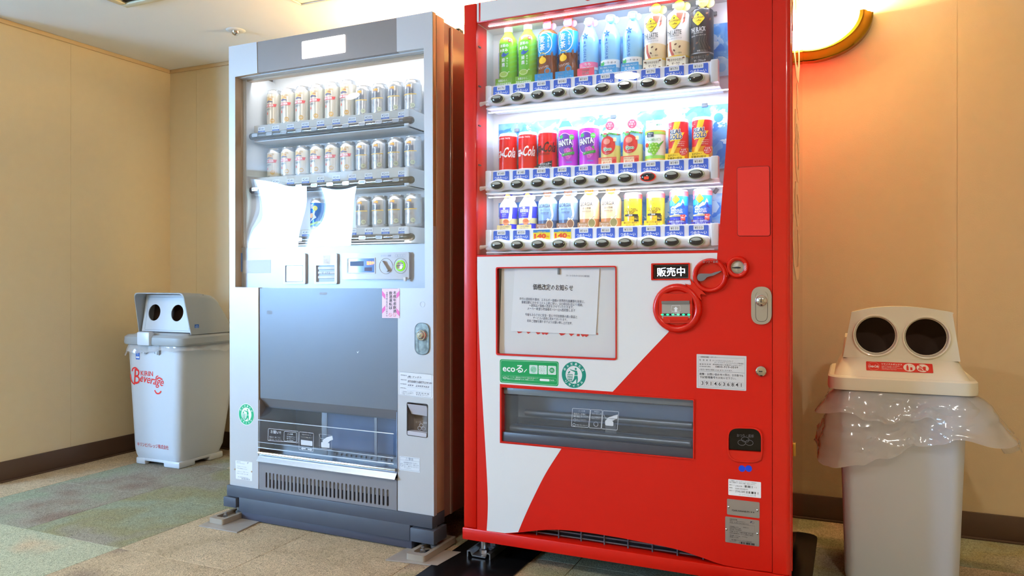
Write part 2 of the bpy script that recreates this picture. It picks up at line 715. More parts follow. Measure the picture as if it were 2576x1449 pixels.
GREEN, GREEN2, BEIGE, SAND, BROWN, GREYB, OLIVE = (164, 172, 150), (196, 200, 174), (200, 180, 150), (214, 194, 164), (152, 134, 122), (168, 162, 148), (164, 160, 126)
CARPETS = [carpet(0, GREEN, GREYB, BROWN), carpet(1, SAND, BEIGE, BROWN), carpet(2, GREEN2, GREEN2, SAND), carpet(3, GREYB, OLIVE, GREEN),
           carpet(4, SAND, BEIGE, SAND), carpet(5, OLIVE, BEIGE, BROWN)]
gx0, gy0 = -2.30, 1.838
SPEC = {(-2, 0): 0, (-1, 0): 3, (-2, 1): 0, (-1, 1): 3, (0, 0): 4, (0, -1): 1, (-1, -1): 2, (-2, -1): 2, (1, 0): 4, (1, -1): 1, (2, 0): 5, (2, 1): 3, (3, 0): 3, (3, 1): 3,
        (-3, 0): 4, (-3, 1): 4, (-3, -1): 2, (-3, 2): 4, (-2, 2): 0, (-1, 2): 1}
for i in range(-3, 8):
    for j in range(-3, 3):
        a0, a1 = max(gx0 + .495 * i, XL + .0005), min(gx0 + .495 * (i + 1), XR)
        b0, b1 = gy0 + .495 * j, min(gy0 + .495 * (j + 1), YB - .0005)
        if a1 - a0 < .02 or b1 - b0 < .02:
            continue
        mb = MB()
        mb.box(a0 + .0006, a1 - .0006, b0 + .0006, b1 - .0006, -0.006, 0.0, CARPETS[SPEC.get((i, j), (1, 3, 5, 4)[(i * 3 + j * 5) % 4])], 0.0012, 1)
        mb.build('carpet_tile', floor)

# ------------------------------------------------------------------ ceiling fittings
M_ALU = mat('vent_paint', (214, 206, 180), 0.4)
M_CHROME = mat('chrome', (210, 210, 212), 0.15, metal=1.0)
vent = tag(empty('air_vent', (-2.86, 2.325, ZC)), 'cream square air vent with louvres set in the ceiling by the left wall', 'vent')
S = .5
mb = MB()
for b in ((0, S, -.035, 0), (0, S, -S, -S + .035), (0, .035, -S + .035, -.035), (S - .035, S, -S + .035, -.035)):
    mb.box(b[0], b[1], b[2], b[3], -.012, -.0005, M_ALU, 0.004)
mb.build('frame', vent)
for k in range(11):
    mb = MB()
    y = -.06 - k * .038
    mb.add([(.035, y, -.004), (S - .035, y, -.004), (S - .035, y - .026, -.010), (.035, y - .026, -.010), (.035, y, -.0025), (S - .035, y, -.0025), (S - .035, y - .026, -.0085), (.035, y - .026, -.0085)],
           [(0, 1, 2, 3), (7, 6, 5, 4), (0, 4, 5, 1), (2, 6, 7, 3), (1, 5, 6, 2), (3, 7, 4, 0)], M_ALU)
    mb.build('slat', vent)
mb = MB(); mb.box(.03, S - .03, -S + .03, -.03, -.0018, -.0008, mat('vent_dark', (40, 34, 26), .9)); mb.build('duct_opening', vent)

hatch = tag(empty('ceiling_hatch', (-2.16, 2.617, ZC)), 'square access hatch with a thin metal rim in the ceiling above the silver machine', 'hatch')
mb = MB(); mb.box(.012, .438, -.438, -.012, -.004, -.0005, M_CEIL, .001); mb.build('panel', hatch)
mb = MB()
for b in ((0, .45, -.009, 0), (0, .45, -.45, -.441), (0, .009, -.441, -.009), (.441, .45, -.441, -.009)):
    mb.box(b[0], b[1], b[2], b[3], -.008, -.0005, mat('hatch_rim', (224, 214, 192), .4), .002)
mb.build('frame', hatch)

spr = tag(empty('sprinkler_head', (-2.672, 2.766, ZC)), 'small chrome sprinkler head on a white ceiling plate above the silver machine', 'sprinkler')
mb = MB(); mb.lathe([(.0, -.0045), (.030, -.0045), (.042, -.003), (.045, -.0005)][::-1], mat('white_plastic', (235, 235, 232), .35), n=28); mb.build('plate', spr)
mb = MB(); mb.lathe([(.019, -.004), (.0185, -.012), (.015, -.019), (.008, -.024), (0.0005, -.026)], M_CHROME, n=20); mb.build('dome', spr)

for k, (x, y) in enumerate(((-1.18, .18), (-3.02, .46), (.62, .12))):
    d = tag(empty('downlight', (x, y, ZC)), ['round recessed downlight in the ceiling mirrored in the red machine glass', 'round recessed downlight in the ceiling mirrored in the silver machine glass',
                                            'round recessed downlight in the ceiling out towards the white bin'][k], 'lamp', 'ceiling downlights')
    mb = MB(); mb.lathe([(.088, -.0005), (.086, -.006), (.074, -.008), (.071, -.002)], _M['white_plastic'], n=32, cap=False); mb.build('trim_ring', d)
    mb = MB(); mb.lathe([(.071, -.0025), (.0005, -.0025)], mat('downlight_lens', (255, 250, 240), .4, emit=9.0, ec=(255, 236, 205)), n=32, cap=False); mb.build('lens', d)
    area('downlight_lamp', (0, 0, -.012), (0, 0, 0), .14, .14, 12.0, (1.0, .92, .82), 'DISK', parent=d)


# ------------------------------------------------------------------ wall sconces
def sconce(x, z, label, glow):
    r = tag(empty('wall_sconce', (x, YB, z)), label, 'lamp', 'half-round wall sconces')
    M_BR = mat('brass', (186, 142, 44), 0.12, metal=1.0)
    M_GL = mat('sconce_glass', (255, 246, 226), 0.3, emit=glow, ec=(255, 222, 150))
    # flared brass channel that follows the half circle from tip to tip
    mb = MB()
    prof = [(.158, -.062), (.166, -.075), (.178, -.078), (.186, -.070), (.192, -.052), (.200, -.046), (.206, -.034), (.212, -.030), (.214, .004)]
    n = 40
    v = []; f = []
    for i in range(n + 1):
        a = math.pi * (1.0 + i / n)
        for (q, y) in prof:
            v.append((q * math.cos(a), y, q * math.sin(a) * .74))
    k = len(prof)
    for i in range(n):
        for j in range(k - 1):
            f.append((i * k + j, i * k + j + 1, (i + 1) * k + j + 1, (i + 1) * k + j))
    mb.add(v, f, M_BR)
    for i in (0, n):
        mb.add([v[i * k + j] for j in range(k)] + [(.158 * math.cos(math.pi * (1 + i / n)), -.002, 0)], [tuple(range(k + 1))], M_BR)
    mb.build('brass_rim', r)
    # glass bowl: quarter of a squashed ball
    mb = MB()
    v = []; f = []
    A, B = 24, 8
    for i in range(A + 1):
        a = math.pi * (1.0 + i / A)
        for j in range(B + 1):
            t = math.pi / 2 * j / B
            v.append((.168 * math.cos(a) * math.cos(t), -.055 - .075 * math.sin(t), .168 * math.sin(a) * math.cos(t) * .74))
    for i in range(A):
        for j in range(B):
            q = i * (B + 1) + j
            f.append((q, q + 1, q + B + 2, q + B + 1))
    mb.add(v, f, M_GL)
    mb.build('glass_bowl', r)
    mb = MB(); mb.box(-.06, .06, -.02, -.001, -.10, -.01, M_BR, .004); mb.build('wall_plate', r)
    mb = MB(); mb.lathe([(.012, -.06), (.028, -.04), (.03, -.015), (.02, .0)], mat('sconce_bulb', (255, 240, 210), .3, emit=glow * 2, ec=(255, 200, 120)), c=(0, -.06, 0), n=16); mb.build('bulb', r)
    area('sconce_uplight', (0, -.075, -.002), (math.pi, 0, 0), .26, .09, SCONCE_W, (1.0, .73, .38), parent=r)
    return r


SCONCE_W = 36.0
sconce(-.135, 1.917, 'half-round brass and glass wall sconce beside the red vending machine', 75.0)
sconce(-1.62, 1.917, 'half-round brass and glass wall sconce hidden behind the two vending machines', 60.0)
# ================================================================== the red vending machine
M_RED = mat('red_paint', (216, 22, 4), 0.38, spec=0.35, coat=0.08, noise=0.04, nscale=12)
M_REDG = mat('red_gloss', (205, 26, 14), 0.08, coat=1.0, spec=0.8)
M_REDP = mat('red_plastic', (216, 22, 6), 0.25, coat=0.25)
M_WHITEP = mat('white_panel', (232, 234, 236), 0.35, noise=0.03, nscale=10)
M_WPL = mat('shelf_white', (236, 236, 240), 0.35)
M_DKGREY = mat('dark_grey_plastic', (78, 80, 90), 0.35, noise=0.06, nscale=25)
M_BLACK = mat('black_plastic', (22, 22, 24), 0.25)
M_STEEL = mat('steel', (168, 170, 174), 0.35, metal=0.9, noise=0.15, nscale=40)
M_ZINC = mat('zinc', (200, 202, 206), 0.3, metal=0.95)
M_GLASS = glassy('display_glass', refl=1.6)
M_CLEAR = glassy('clear_plastic', tint=(236, 242, 248), refl=1.6, haze=0.10, hazec=(205, 220, 240))
WHITE, BLK, BLUEC, NAVY = ink(246, 248, 250), ink(24, 26, 34), ink(38, 98, 214), ink(40, 58, 96)
GREYI, REDI, YEL, GRN = ink(120, 124, 132), ink(222, 34, 28), ink(250, 206, 20), ink(0, 150, 74)

red = tag(empty('vending_machine', RED.o), 'tall red drinks vending machine with lit bottles and cans behind glass', 'vending machine')
RW = 1.011
ZT = 1.831


def RX(px, py=702, dy=0.0):
    return RED(px, py, dy)[0]


x_l, x_r = RX(1199), RX(1942)
mb = MB()
mb.shell(.006, RW - .004, .083, .725, .105, ZT - .012, M_REDG)
mb.build('cabinet', red)
mb = MB()
mb.box(0, x_l - .001, 0, .082, .108, ZT, M_RED, .005)
mb.build('left_stile', red)
# right stile with its rounded, grooved edge
mb = MB()
pr = [(x_r + .0015, 0.0), (x_r + .036, 0.0)]
for k in range(7):
    a = math.radians(90 * k / 6)
    pr.append((x_r + .036 + .013 * math.sin(a), .013 - .013 * math.cos(a)))
pr += [(x_r + .049, .030), (x_r + .046, .032), (x_r + .046, .036), (x_r + .0515, .038), (RW + .001, .046), (RW + .001, .060), (RW - .002, .063), (RW - .002, .083), (x_r + .0015, .083)]
n = len(pr)
mb.add([(p[0], p[1], .108) for p in pr] + [(p[0], p[1], ZT) for p in pr],
       [(i, (i + 1) % n, (i + 1) % n + n, i + n) for i in range(n)] + [tuple(range(n))[::-1], tuple(range(n, 2 * n))], M_REDP)
mb.build('right_stile', red)
mb = MB()
mb.box(x_l, x_r, .0005, .08, 1.764, ZT, M_RED, .003)
header = mb.build('header', red)
mb = MB()
mb.box(x_l + .0015, x_l + .0085, -.001, .0004, 1.768, ZT - .003, M_WHITEP)
mb.box(x_l + .0145, x_r - .12, -.001, .0004, 1.768, ZT - .003, M_WHITEP)
mb.text('Coca-Cola', RX(1466), 1.7795, .25, .045, -.0016, REDI, bold=.02, shear=.35)
mb.build('white_header_panel', header)

# window outline (px measured on the face)
curve = spline([RED(1827, -60), RED(1832, 150), RED(1831, 280), RED(1824, 400), RED(1815, 510), RED(1806, 630)], 6)
z_wb0, z_wb1 = RED(1199.5, 640)[1], RED(1806, 630.5)[1]
wtop = 1.7638
curve = [p for p in curve if p[1] < wtop - .01]
curve = [(curve[0][0] - .001, wtop)] + curve
wloop = [(x_l, wtop), (x_l, z_wb0)] + [(p[0], p[1]) for p in curve[::-1]]
mb = MB()
mb.plate([(curve[0])] + [(x_r, wtop), (x_r, z_wb1 + .0008)] + [p for p in curve[::-1][:-1]], .001, .05, M_RED)
col_o = mb.build('right_column', red)
mb = MB()
P4 = rpoly([RED(*p) for p in ((1855, 422), (1935, 418), (1937, 593), (1856, 593))], .006)
mb.plate([P4], -.002, .0012, mat('red_cover', (234, 50, 38), .5, spec=.3))
mb.line(P4, .003, .0007, ink(90, 8, 6), closed=True)
mb.build('access_cover', col_o)
mb = MB()
mb.plate([wloop], .004, .007, M_GLASS)
mb.build('window_glass', red)

# ------------------------------------------------------------------ lit display box
def ice_mat():
    m = bpy.data.materials.new('ice_print')
    m.use_nodes = True
    nt = m.node_tree
    b = nt.nodes['Principled BSDF']
    b.inputs['Roughness'].default_value = 0.35
    tc = nt.nodes.new('ShaderNodeTexCoord')
    n1 = nt.nodes.new('ShaderNodeTexNoise'); n1.inputs['Scale'].default_value = 14; n1.inputs['Detail'].default_value = 5; n1.inputs['Distortion'].default_value = 1.5
    vo = nt.nodes.new('ShaderNodeTexVoronoi'); vo.inputs['Scale'].default_value = 22; vo.distance = 'CHEBYCHEV'
    nt.links.new(tc.outputs['Object'], n1.inputs['Vector'])
    mp = nt.nodes.new('ShaderNodeMapping')
    nt.links.new(tc.outputs['Object'], mp.inputs['Vector'])
    mp.inputs['Rotation'].default_value = (0.5, 0.6, 0.4)
    ad = nt.nodes.new('ShaderNodeMix'); ad.data_type = 'RGBA'; ad.inputs['Factor'].default_value = 0.08
    nt.links.new(mp.outputs[0], ad.inputs['A']); nt.links.new(n1.outputs['Color'], ad.inputs['B'])
    nt.links.new(ad.outputs['Result'], vo.inputs['Vector'])
    mx = nt.nodes.new('ShaderNodeMix'); mx.data_type = 'RGBA'; mx.inputs['Factor'].default_value = 0.45
    nt.links.new(n1.outputs['Fac'], mx.inputs['A']); nt.links.new(vo.outputs['Color'], mx.inputs['B'])
    bw = nt.nodes.new('ShaderNodeRGBToBW'); nt.links.new(mx.outputs['Result'], bw.inputs[0])
    rp = nt.nodes.new('ShaderNodeValToRGB')
    rp.color_ramp.elements[0].position = 0.30; rp.color_ramp.elements[0].color = lin((52, 132, 232))
    rp.color_ramp.elements[1].position = 0.66; rp.color_ramp.elements[1].color = lin((214, 238, 255))
    e = rp.color_ramp.elements.new(0.48); e.color = lin((118, 186, 246))
    nt.links.new(bw.outputs[0], rp.inputs[0])
    nt.links.new(rp.outputs[0], b.inputs['Base Color'])
    return m


M_ICE = ice_mat()
M_LED = mat('led_strip', (240, 246, 255), .4, emit=4.0, ec=(235, 242, 255))
BD = .132                      # depth of the printed back sheet
zf = z_wb1 - .004
mb = MB()
bx0, bx1 = x_l - .004, x_r - .012
mb.box(bx0 - .006, bx0, .012, BD + .02, zf - .006, wtop + .004, M_WPL)
mb.box(bx1, bx1 + .006, .052, BD + .02, zf - .006, wtop + .004, M_WPL)
mb.box(bx0, bx1, .012, BD + .02, wtop + .0005, wtop + .006, M_WPL)
mb.box(bx0, bx1, .010, BD + .02, zf - .006, zf, M_WPL)
mb.box(bx0, bx1, BD + .004, BD + .02, zf, wtop, M_WPL)
mb.build('display_box', red)
for i in range(4):
    z = 1.30 + i * .13
    mb = MB()
    mb.box(bx0 + .0001, bx0 + .006, .014, .03, z, z + .004, mat('hinge_dark', (60, 60, 66), .4))
    mb.build('side_clip', red)

ROW = []
for (ax, ay, bx, by) in ((1253.4, 252.1, 1751.8, 196.0), (1252.9, 467.5, 1752, 437.9), (1253.6, 618.1, 1752.9, 605.8)):
    a, b = RED(ax, ay, .016), RED(bx, by, .016)
    ROW.append((a[0], b[0], (a[1] + b[1]) / 2))
PITCH = [(r[1] - r[0]) / 9 for r in ROW]
sheets = ((ROW[0][2] + .03, 1.700), (ROW[1][2] + .03, ROW[0][2] - .055), (ROW[2][2] + .02, ROW[1][2] - .045))
for k, (z0, z1) in enumerate(sheets):
    mb = MB()
    mb.box(bx0 + .022, bx1 - .012, BD, BD + .0035, z0, z1, M_ICE)
    sh = mb.build('ice_sheet', red)
    rr = random.Random(k + 3)
    for q in range(22):
        mb = MB()
        x = rr.uniform(bx0 + .05, bx1 - .04); z = rr.uniform(z0 + .02, z1 - .02)
        t = rr.choice((0, 1, 2))
        s = rr.uniform(.010, .026)
        c = rr.choice((ink(96, 176, 246), ink(196, 230, 255), ink(70, 156, 240), ink(150, 206, 252)))
        if t == 0:
            lp = circ(x, z, s, n=6)
        elif t == 1:
            lp = [(x - s * .5, z), (x, z - s * .8), (x + s * .5, z), (x, z + s * .8)]
        else:
            lp = circ(x, z, s * .6, n=18)
        mb.plate([lp], BD - .0004 - q * 2e-5, 0, c, back=False)
        mb.build('ice_motif', sh)
for (px, py, rt) in ((1301, 328, 0), (1543, 294, 0), (1773, 265, 0), (1801, 480, -.9), (1797, 35, 0)):
    a = RED(px, py, BD)
    mb = MB()
    mb.box(-.0085, .0085, -.005, 0, -.0055, .0055, GREYI, .001)
    o = mb.build('clip', red)
    o.location = (a[0], BD - .0005, a[1]); o.rotation_euler = (0, rt, 0)

# LED bars above each row
for k, z in enumerate((wtop - .001, ROW[0][2] - .034, ROW[1][2] - .034)):
    mb = MB()
    mb.box(bx0 + .03, bx1 - .03, .034, .042, z - .0025, z - .0005, M_LED)
    mb.build('led_strip', red)
    area('led_light_%d' % k, ((bx0 + bx1) / 2, .046, z - .008), (math.radians(16), 0, 0), bx1 - bx0 - .08, .02, (1.0, 1.0, .75)[k], (.70, .85, 1.0), parent=red)
    area('led_front_%d' % k, ((bx0 + bx1) / 2, .020, z - .008), (math.radians(38), 0, 0), bx1 - bx0 - .08, .012, (.35, .35, .28)[k], (.76, .88, 1.0), parent=red)

# ------------------------------------------------------------------ selector shelves
def wavy_bar(x0, x1, xs, zc, m):
    mb = MB()
    n = 120
    v = []; f = []; K = 16
    for i in range(n + 1):
        x = x0 + (x1 - x0) * i / n
        d = min(abs(x - q) for q in xs)
        r = .0155 + .0055 * (0.5 + 0.5 * math.cos(min(1, d / (PITCH[0] / 2)) * math.pi))
        e = min(x - x0, x1 - x)
        if e < .008:
            r *= math.sqrt(max(0.02, 1 - (1 - e / .008) ** 2)) * .35 + .65
        for k in range(K):
            a = 2 * math.pi * k / K
            v.append((x, .024 + r * .85 * math.cos(a), zc + r * math.sin(a)))
    for i in range(n):
        for k in range(K):
            k2 = (k + 1) % K
            f.append((i * K + k, i * K + k2, (i + 1) * K + k2, (i + 1) * K + k))
    f.append(tuple(range(K))[::-1]); f.append(tuple(n * K + k for k in range(K)))
    mb.add(v, f, m)
    return mb


def price_mesh(price, special=False):
    mb = MB()
    W, H = .0575, .034
    if special:
        mb.box(-W / 2, W / 2, -.0008, 0, 0, H, ink(252, 226, 20))
        mb.box(-W / 2, W / 2, -.0011, -.0008, H * .74, H, ink(30, 130, 214))
        mb.text('つめた〜い', 0, H * .80, W * .52, H * .14, -.0014, ink(252, 230, 40), anchor='c', bold=.03)
        mb.text('140', -W * .08, H * .40, W * .72, H * .46, -.0014, ink(236, 60, 24), anchor='c', bold=.05)
        mb.text('円', W * .37, H * .30, W * .13, H * .2, -.0014, ink(236, 60, 24), anchor='c', bold=.03)
    else:
        mb.plate([rpoly([(-W / 2, 0), (W / 2, 0), (W / 2, H), (-W / 2, H)], [0, 0, .004, .004])], -.0008, 0, BLUEC)
        mb.plate([rpoly([(-W * .26, H * .60), (W * .26, H * .60), (W * .26, H * .99), (-W * .26, H * .99)], .0015)], -.0012, -.0008, WHITE)
        mb.text('¥' + str(price), 0, H * .80, W * .40, H * .24, -.0015, BLK, anchor='c', res=1)
        mb.text('つめた〜い', 0, H * .36, W * .82, H * .32, -.0012, WHITE, anchor='c', bold=.035)
    return mb


PRICES = [[170, 170, 140, 140, 160, 130, 130, 170, 170, 160], [140] * 10, [150, 150, -1, -1, 160, 160, 110, 110, 110, 110]]
_PC = {}
M_BTN = mat('button_dark', (46, 47, 50), 0.12, coat=0.6)
M_BRIM = mat('button_rim', (190, 200, 176), 0.25, metal=0.3)
M_GLINT = mat('button_glint', (176, 180, 174), 0.12, coat=0.6)  # pale crescent: reflection on the button's upper half, put in as colour
M_BTNR = mat('button_red', (150, 30, 26), 0.15, coat=.6, emit=.5, ec=(230, 30, 20))
_bt = None
for r in range(3):
    xa, xb, zc = ROW[r]
    xs = [xa + PITCH[r] * i for i in range(10)]
    mb = wavy_bar(xa - .036, xb + .036, xs, zc, M_WPL)
    # backing strip, end brackets and under-tray
    mb.box(xa - .052, xb + .062, .036, .044, zc - .020, zc + .052, M_WPL, .002)
    mb.box(xa - .052, xb + .062, .036, .126, zc - .0235, zc - .020, M_WPL)
    mb.box(xa - .048, xb + .050, .022, .040, zc - .026, zc - .0215, M_WPL, .002)
    mb.box(xb + .040, xb + .062, .018, .044, zc - .014, zc + .052, M_WPL, .003)
    mb.box(xa - .052, xa - .034, .026, .044, zc - .014, zc + .052, M_WPL, .003)
    mb.box(xa - .034, xb + .04, .044, .126, zc + .046, zc + .049, M_WPL)
    for q in (3.5, 6.5):
        x = xa + PITCH[r] * q
        mb.lathe([(.0163, -.0004), (.0163, .0004)], GREYI, c=(x, .024, zc), ax='x', n=16, cap=False, sy=.85)
    shelf = mb.build('shelf', red)
    mb = MB()
    mb.tube([(bx0 + .001, .03, zc - .006), (bx0 + .015, .03, zc - .004), (xa - .03, .028, zc + .001)], [.008, .006, .004], M_WPL)
    mb.build('cable', shelf)
    for i, x in enumerate(xs):
        p = PRICES[r][i]
        if p not in _PC:
            _PC[p] = price_mesh(p, p == -1).build('price_card', shelf)
            o = _PC[p]
        else:
            o = _PC[p].copy(); COL.objects.link(o); o.parent = shelf
        o.location = (x + .002, .0355, zc + .014)
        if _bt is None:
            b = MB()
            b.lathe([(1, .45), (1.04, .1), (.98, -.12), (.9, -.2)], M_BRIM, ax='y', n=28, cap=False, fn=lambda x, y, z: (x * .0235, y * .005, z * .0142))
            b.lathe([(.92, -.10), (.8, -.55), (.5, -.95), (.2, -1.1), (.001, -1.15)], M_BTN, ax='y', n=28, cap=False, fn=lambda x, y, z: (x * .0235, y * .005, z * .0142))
            b.add([(x * .0235, -.0062, z * .0142) for x, z in ((-.66, .22), (-.56, .5), (-.3, .68), (0, .74), (.3, .68), (.56, .5), (.66, .22), (.35, .12), (0, .08), (-.35, .12))], [tuple(range(10))[::-1]], M_GLINT)
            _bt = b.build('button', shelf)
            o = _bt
        elif r == 1 and i == 7:
            b = MB()
            b.lathe([(1, .45), (1.04, .1), (.98, -.12), (.9, -.2)], M_BTNR, ax='y', n=28, cap=False, fn=lambda x, y, z: (x * .0235, y * .005, z * .0142))
            b.lathe([(.92, -.10), (.8, -.55), (.5, -.95), (.2, -1.1), (.001, -1.15)], M_BTN, ax='y', n=28, cap=False, fn=lambda x, y, z: (x * .0235, y * .005, z * .0142))
            b.text('売切', -.003, -.004, .013, .0075, -.0063, mat('sold_out_led', (255, 60, 40), .4, emit=4, ec=(255, 50, 30)), anchor='c', bold=.03)
            o = b.build('button', shelf)
            part(o, 'selection button lit red as sold out')
        else:
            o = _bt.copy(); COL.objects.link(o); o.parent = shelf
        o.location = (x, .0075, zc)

# ------------------------------------------------------------------ lower door
bot = spline([RED(*p) for p in ((1199.5, 1333), (1235, 1338), (1270, 1342.5), (1305, 1340), (1350, 1335), (1400, 1333), (1460, 1338), (1540, 1350), (1620, 1365), (1700, 1382), (1765, 1403), (1830, 1424), (1942, 1440))], 5)
top = [RED(1942, 627), RED(1199.5, 642)]
SCR = [RED(*p) for p in ((1248, 672), (1551, 668.5), (1551.5, 906), (1248.5, 893))]
SCRi = [RED(*p) for p in ((1251, 675), (1548.5, 671.5), (1549, 902), (1251.5, 889.5))]
SGN = [RED(*p) for p in ((1638.5, 662.5), (1736, 661), (1736, 704), (1638.5, 705))]
DSP = [RED(*p) for p in ((1259.5, 971), (1747.5, 1004), (1746.5, 1157), (1259.5, 1112.5))]
RTN = [RED(*p) for p in ((1829.5, 1080), (1918, 1084), (1918, 1150), (1829.5, 1146))]
rtl = rpoly([RED(*p) for p in ((1829.5, 1073), (1918.5, 1075), (1918.5, 1165), (1829.5, 1159))], [.03, .03, .034, .034], 6)
holes = [rpoly(SCRi, .006), rpoly(inset(SGN, .003), .002), rpoly(inset(DSP, .002), .004), inset(rtl, .002)]
mb = MB()
mb.plate([bot + top] + [h for h in holes], .0015, .04, M_RED)
ld = mb.build('lower_door', red)
# white wave graphic
WV = [RED(1200, 646), RED(1804.5, 636), RED(1803.5, 655), RED(1786, 690), RED(1752, 735), RED(1712, 785), RED(1681, 836), RED(1620, 900), RED(1541, 985.5),
      RED(1257, 966), RED(1257, 1114.5), RED(1412, 1129)]
WV += [tuple(p) for p in spline([RED(1412, 1129), RED(1373, 1190), RED(1340, 1255), RED(1318, 1303), RED(1303, 1339)], 5)[1:]]
WV += [RED(1270, 1341.5), RED(1224, 1335.5)]
WV += [tuple(p) for p in spline([RED(1224, 1335.5), RED(1226.5, 1290), RED(1226.5, 1243), RED(1222, 1150), RED(1213, 1000), RED(1205, 850), RED(1200, 700)], 4)[1:]]
mb = MB()
mb.plate([WV, rpoly(SCR, .007), rpoly(SGN, .003)], .0009, .0015, M_WHITEP)
part(mb.build('white_wave_graphic', ld), 'white wave graphic across the red door')
# poster screen
mb = MB()
o5 = rpoly(SCR, .007); i5 = rpoly(SCRi, .006)
mb.ring(o5, i5, -.003, .03, M_RED)
mb.build('poster_frame', red)
mb = MB()
mb.plate([rpoly(SCRi, .006)], .014, .018, M_WHITEP)
a = RED(1258, 675, .0135); b = RED(1252, 889, .0135)
mb.plate([[RED(1252, 676, .0135), RED(1262, 676, .0135), RED(1256, 889, .0135), RED(1252, 889, .0135)]], .0132, .0137, BLK, back=False)
mb.text('Coca-Cola', RED(1292, 820, .0135)[0], RED(1292, 838, .0135)[1], .255, .098, .0130, REDI, rot=-.02, bold=.03, shear=.3)
mb.text('®', RED(1500, 843, .0135)[0], RED(1500, 843, .0135)[1], .007, .007, .0130, REDI)
part(mb.build('poster_panel', red), 'white poster panel with a red script logo')
mb = MB()
mb.plate([rpoly(SCRi, .006)], .004, .0055, glassy('poster_cover', refl=1.0))
mb.build('poster_cover', red)

# paper notice and its magnet, behind the poster cover
note = tag(empty('paper_notice', RED.world(RED(1400, 840, .010)[0], .010, RED(1400, 840, .010)[1])), 'white paper price notice in Japanese taped in the poster frame of the red machine', 'notice')
c0 = RED(1400, 840, .010)


def NP(px, py):
    q = RED(px, py, .010)
    return (q[0] - c0[0], q[1] - c0[1])


mb = MB()
q = [NP(1295, 674.5), NP(1508, 676), NP(1499, 842), NP(1285, 833)]
N = 10
v = []; f = []
for i in range(N + 1):
    for j in range(N + 1):
        s, t = i / N, j / N
        x = (q[0][0] * (1 - s) + q[1][0] * s) * (1 - t) + (q[3][0] * (1 - s) + q[2][0] * s) * t
        z = (q[0][1] * (1 - s) + q[1][1] * s) * (1 - t) + (q[3][1] * (1 - s) + q[2][1] * s) * t
        v.append((x, .0006 + .0008 * math.sin(s * 7 + t * 3) * t, z))
for i in range(N):
    for j in range(N):
        a = i * (N + 1) + j
        f.append((a, a + 1, a + N + 2, a + N + 1))
v2 = [(p[0], p[1] + .0003, p[2]) for p in v]
mb.add(v, f, mat('paper', (240, 242, 246), .7, noise=.03, nscale=20)); mb.add(v2, [t[::-1] for t in f], _M['paper'])
mb.build('sheet', note)
mb = MB()
for (s, xl, yl, xr, yr, h, bd) in (
        ('価格改定のお知らせ', 1340.5, 729, 1441.5, 732.5, 15.5, .02),
        ('コカ・コーラ ボトラーズジャパン株式会社', 1424, 695.5, 1483, 697.5, 5, 0),
        ('昨今の原材料や資材、エネルギー価格の世界的な高騰等を背景に、', 1307.5, 755, 1471, 763, 7.2, 0),
        ('事業活動にかかるコスト上昇に伴い、2023年5月1日より順次、', 1312, 763.5, 1466, 771, 7.2, 0),
        ('一部製品の価格の改定をさせていただきます。', 1331, 771.5, 1443, 777, 7, 0),
        ('メーカー希望小売価格を＋3〜22%改定致します', 1327, 779.5, 1447, 785, 7.2, 0),
        ('今後もみなさまに安全・安心で付加価値の高い製品と', 1321, 794.5, 1452, 801, 7.2, 0),
        ('サービスの提供に努めてまいります。', 1341, 803, 1427, 808, 7, 0),
        ('何卒ご理解を賜りますようお願い申し上げます。', 1326, 810.5, 1440, 817, 7.2, 0)):
    a = NP(xl, yl); b = NP(xr, yr); hh = NP(xl, yl - h)[1] - a[1]
    mb.text(s, a[0], a[1], math.hypot(b[0] - a[0], b[1] - a[1]), hh, -.0006, NAVY, rot=math.atan2(b[1] - a[1], b[0] - a[0]), bold=bd, res=1)
mb.build('lettering', note)
a = RED(1405.5, 683, .008)
mag = tag(empty('magnet', RED.world(a[0], .0068, a[1])), 'small grey bar magnet holding the paper notice on the red machine', 'magnet')
mb = MB(); mb.box(-.004, .004, -.001, .003, -.0095, .0095, GREYI, .0015); mb.build('bar', mag)

# lit sale sign
mb = MB()
mb.ring(rpoly(SGN, .003), rpoly(inset(SGN, .004), .002), -.003, .012, M_REDP)
mb.plate([inset(SGN, .003)], .012, .016, M_BLACK)
mb.ring(rpoly(inset(SGN, .0065), .002), rpoly(inset(SGN, .0075), .002), .0112, .0119, GREYI)
mb.ptext(RED, '販売中', 1653, 696, 1723.5, 694, 22.5, mat('sign_led', (235, 245, 255), .4, emit=1.5, ec=(220, 236, 255)), .012, bold=.025)
part(mb.build('sale_sign', red), 'black lit sign reading on sale')
# ------------------------------------------------------------------ money fittings of the red machine
def rc(px, py):
    return RED(px, py)


c1, c2, c3 = rc(1704, 775), rc(1787, 693), rc(1856, 672)
k1, k2, k3 = .0787 * 1.0, .0545, .0350
pxm = RED(1766, 775)[0] - RED(1642, 775)[0]
k1 = pxm / 2
k2 = (RED(1832, 693)[0] - RED(1743, 693)[0]) / 2
k3 = (RED(1885, 672)[0] - RED(1827, 672)[0]) / 2


def ringmesh(mb, c, ro, ri, m, proud, n=40):
    w_ = ro - ri
    mb.lathe([(ro, .0015), (ro, -proud * .3), (ro - w_ * .12, -proud * .72), (ro - w_ * .3, -proud * .95), (ro - w_ * .5, -proud), (ro - w_ * .7, -proud * .95), (ri + w_ * .1, -proud * .75), (ri, -proud * .4), (ri, .004)], m, c=(c[0], 0, c[1]), ax='y', n=n, cap=False)


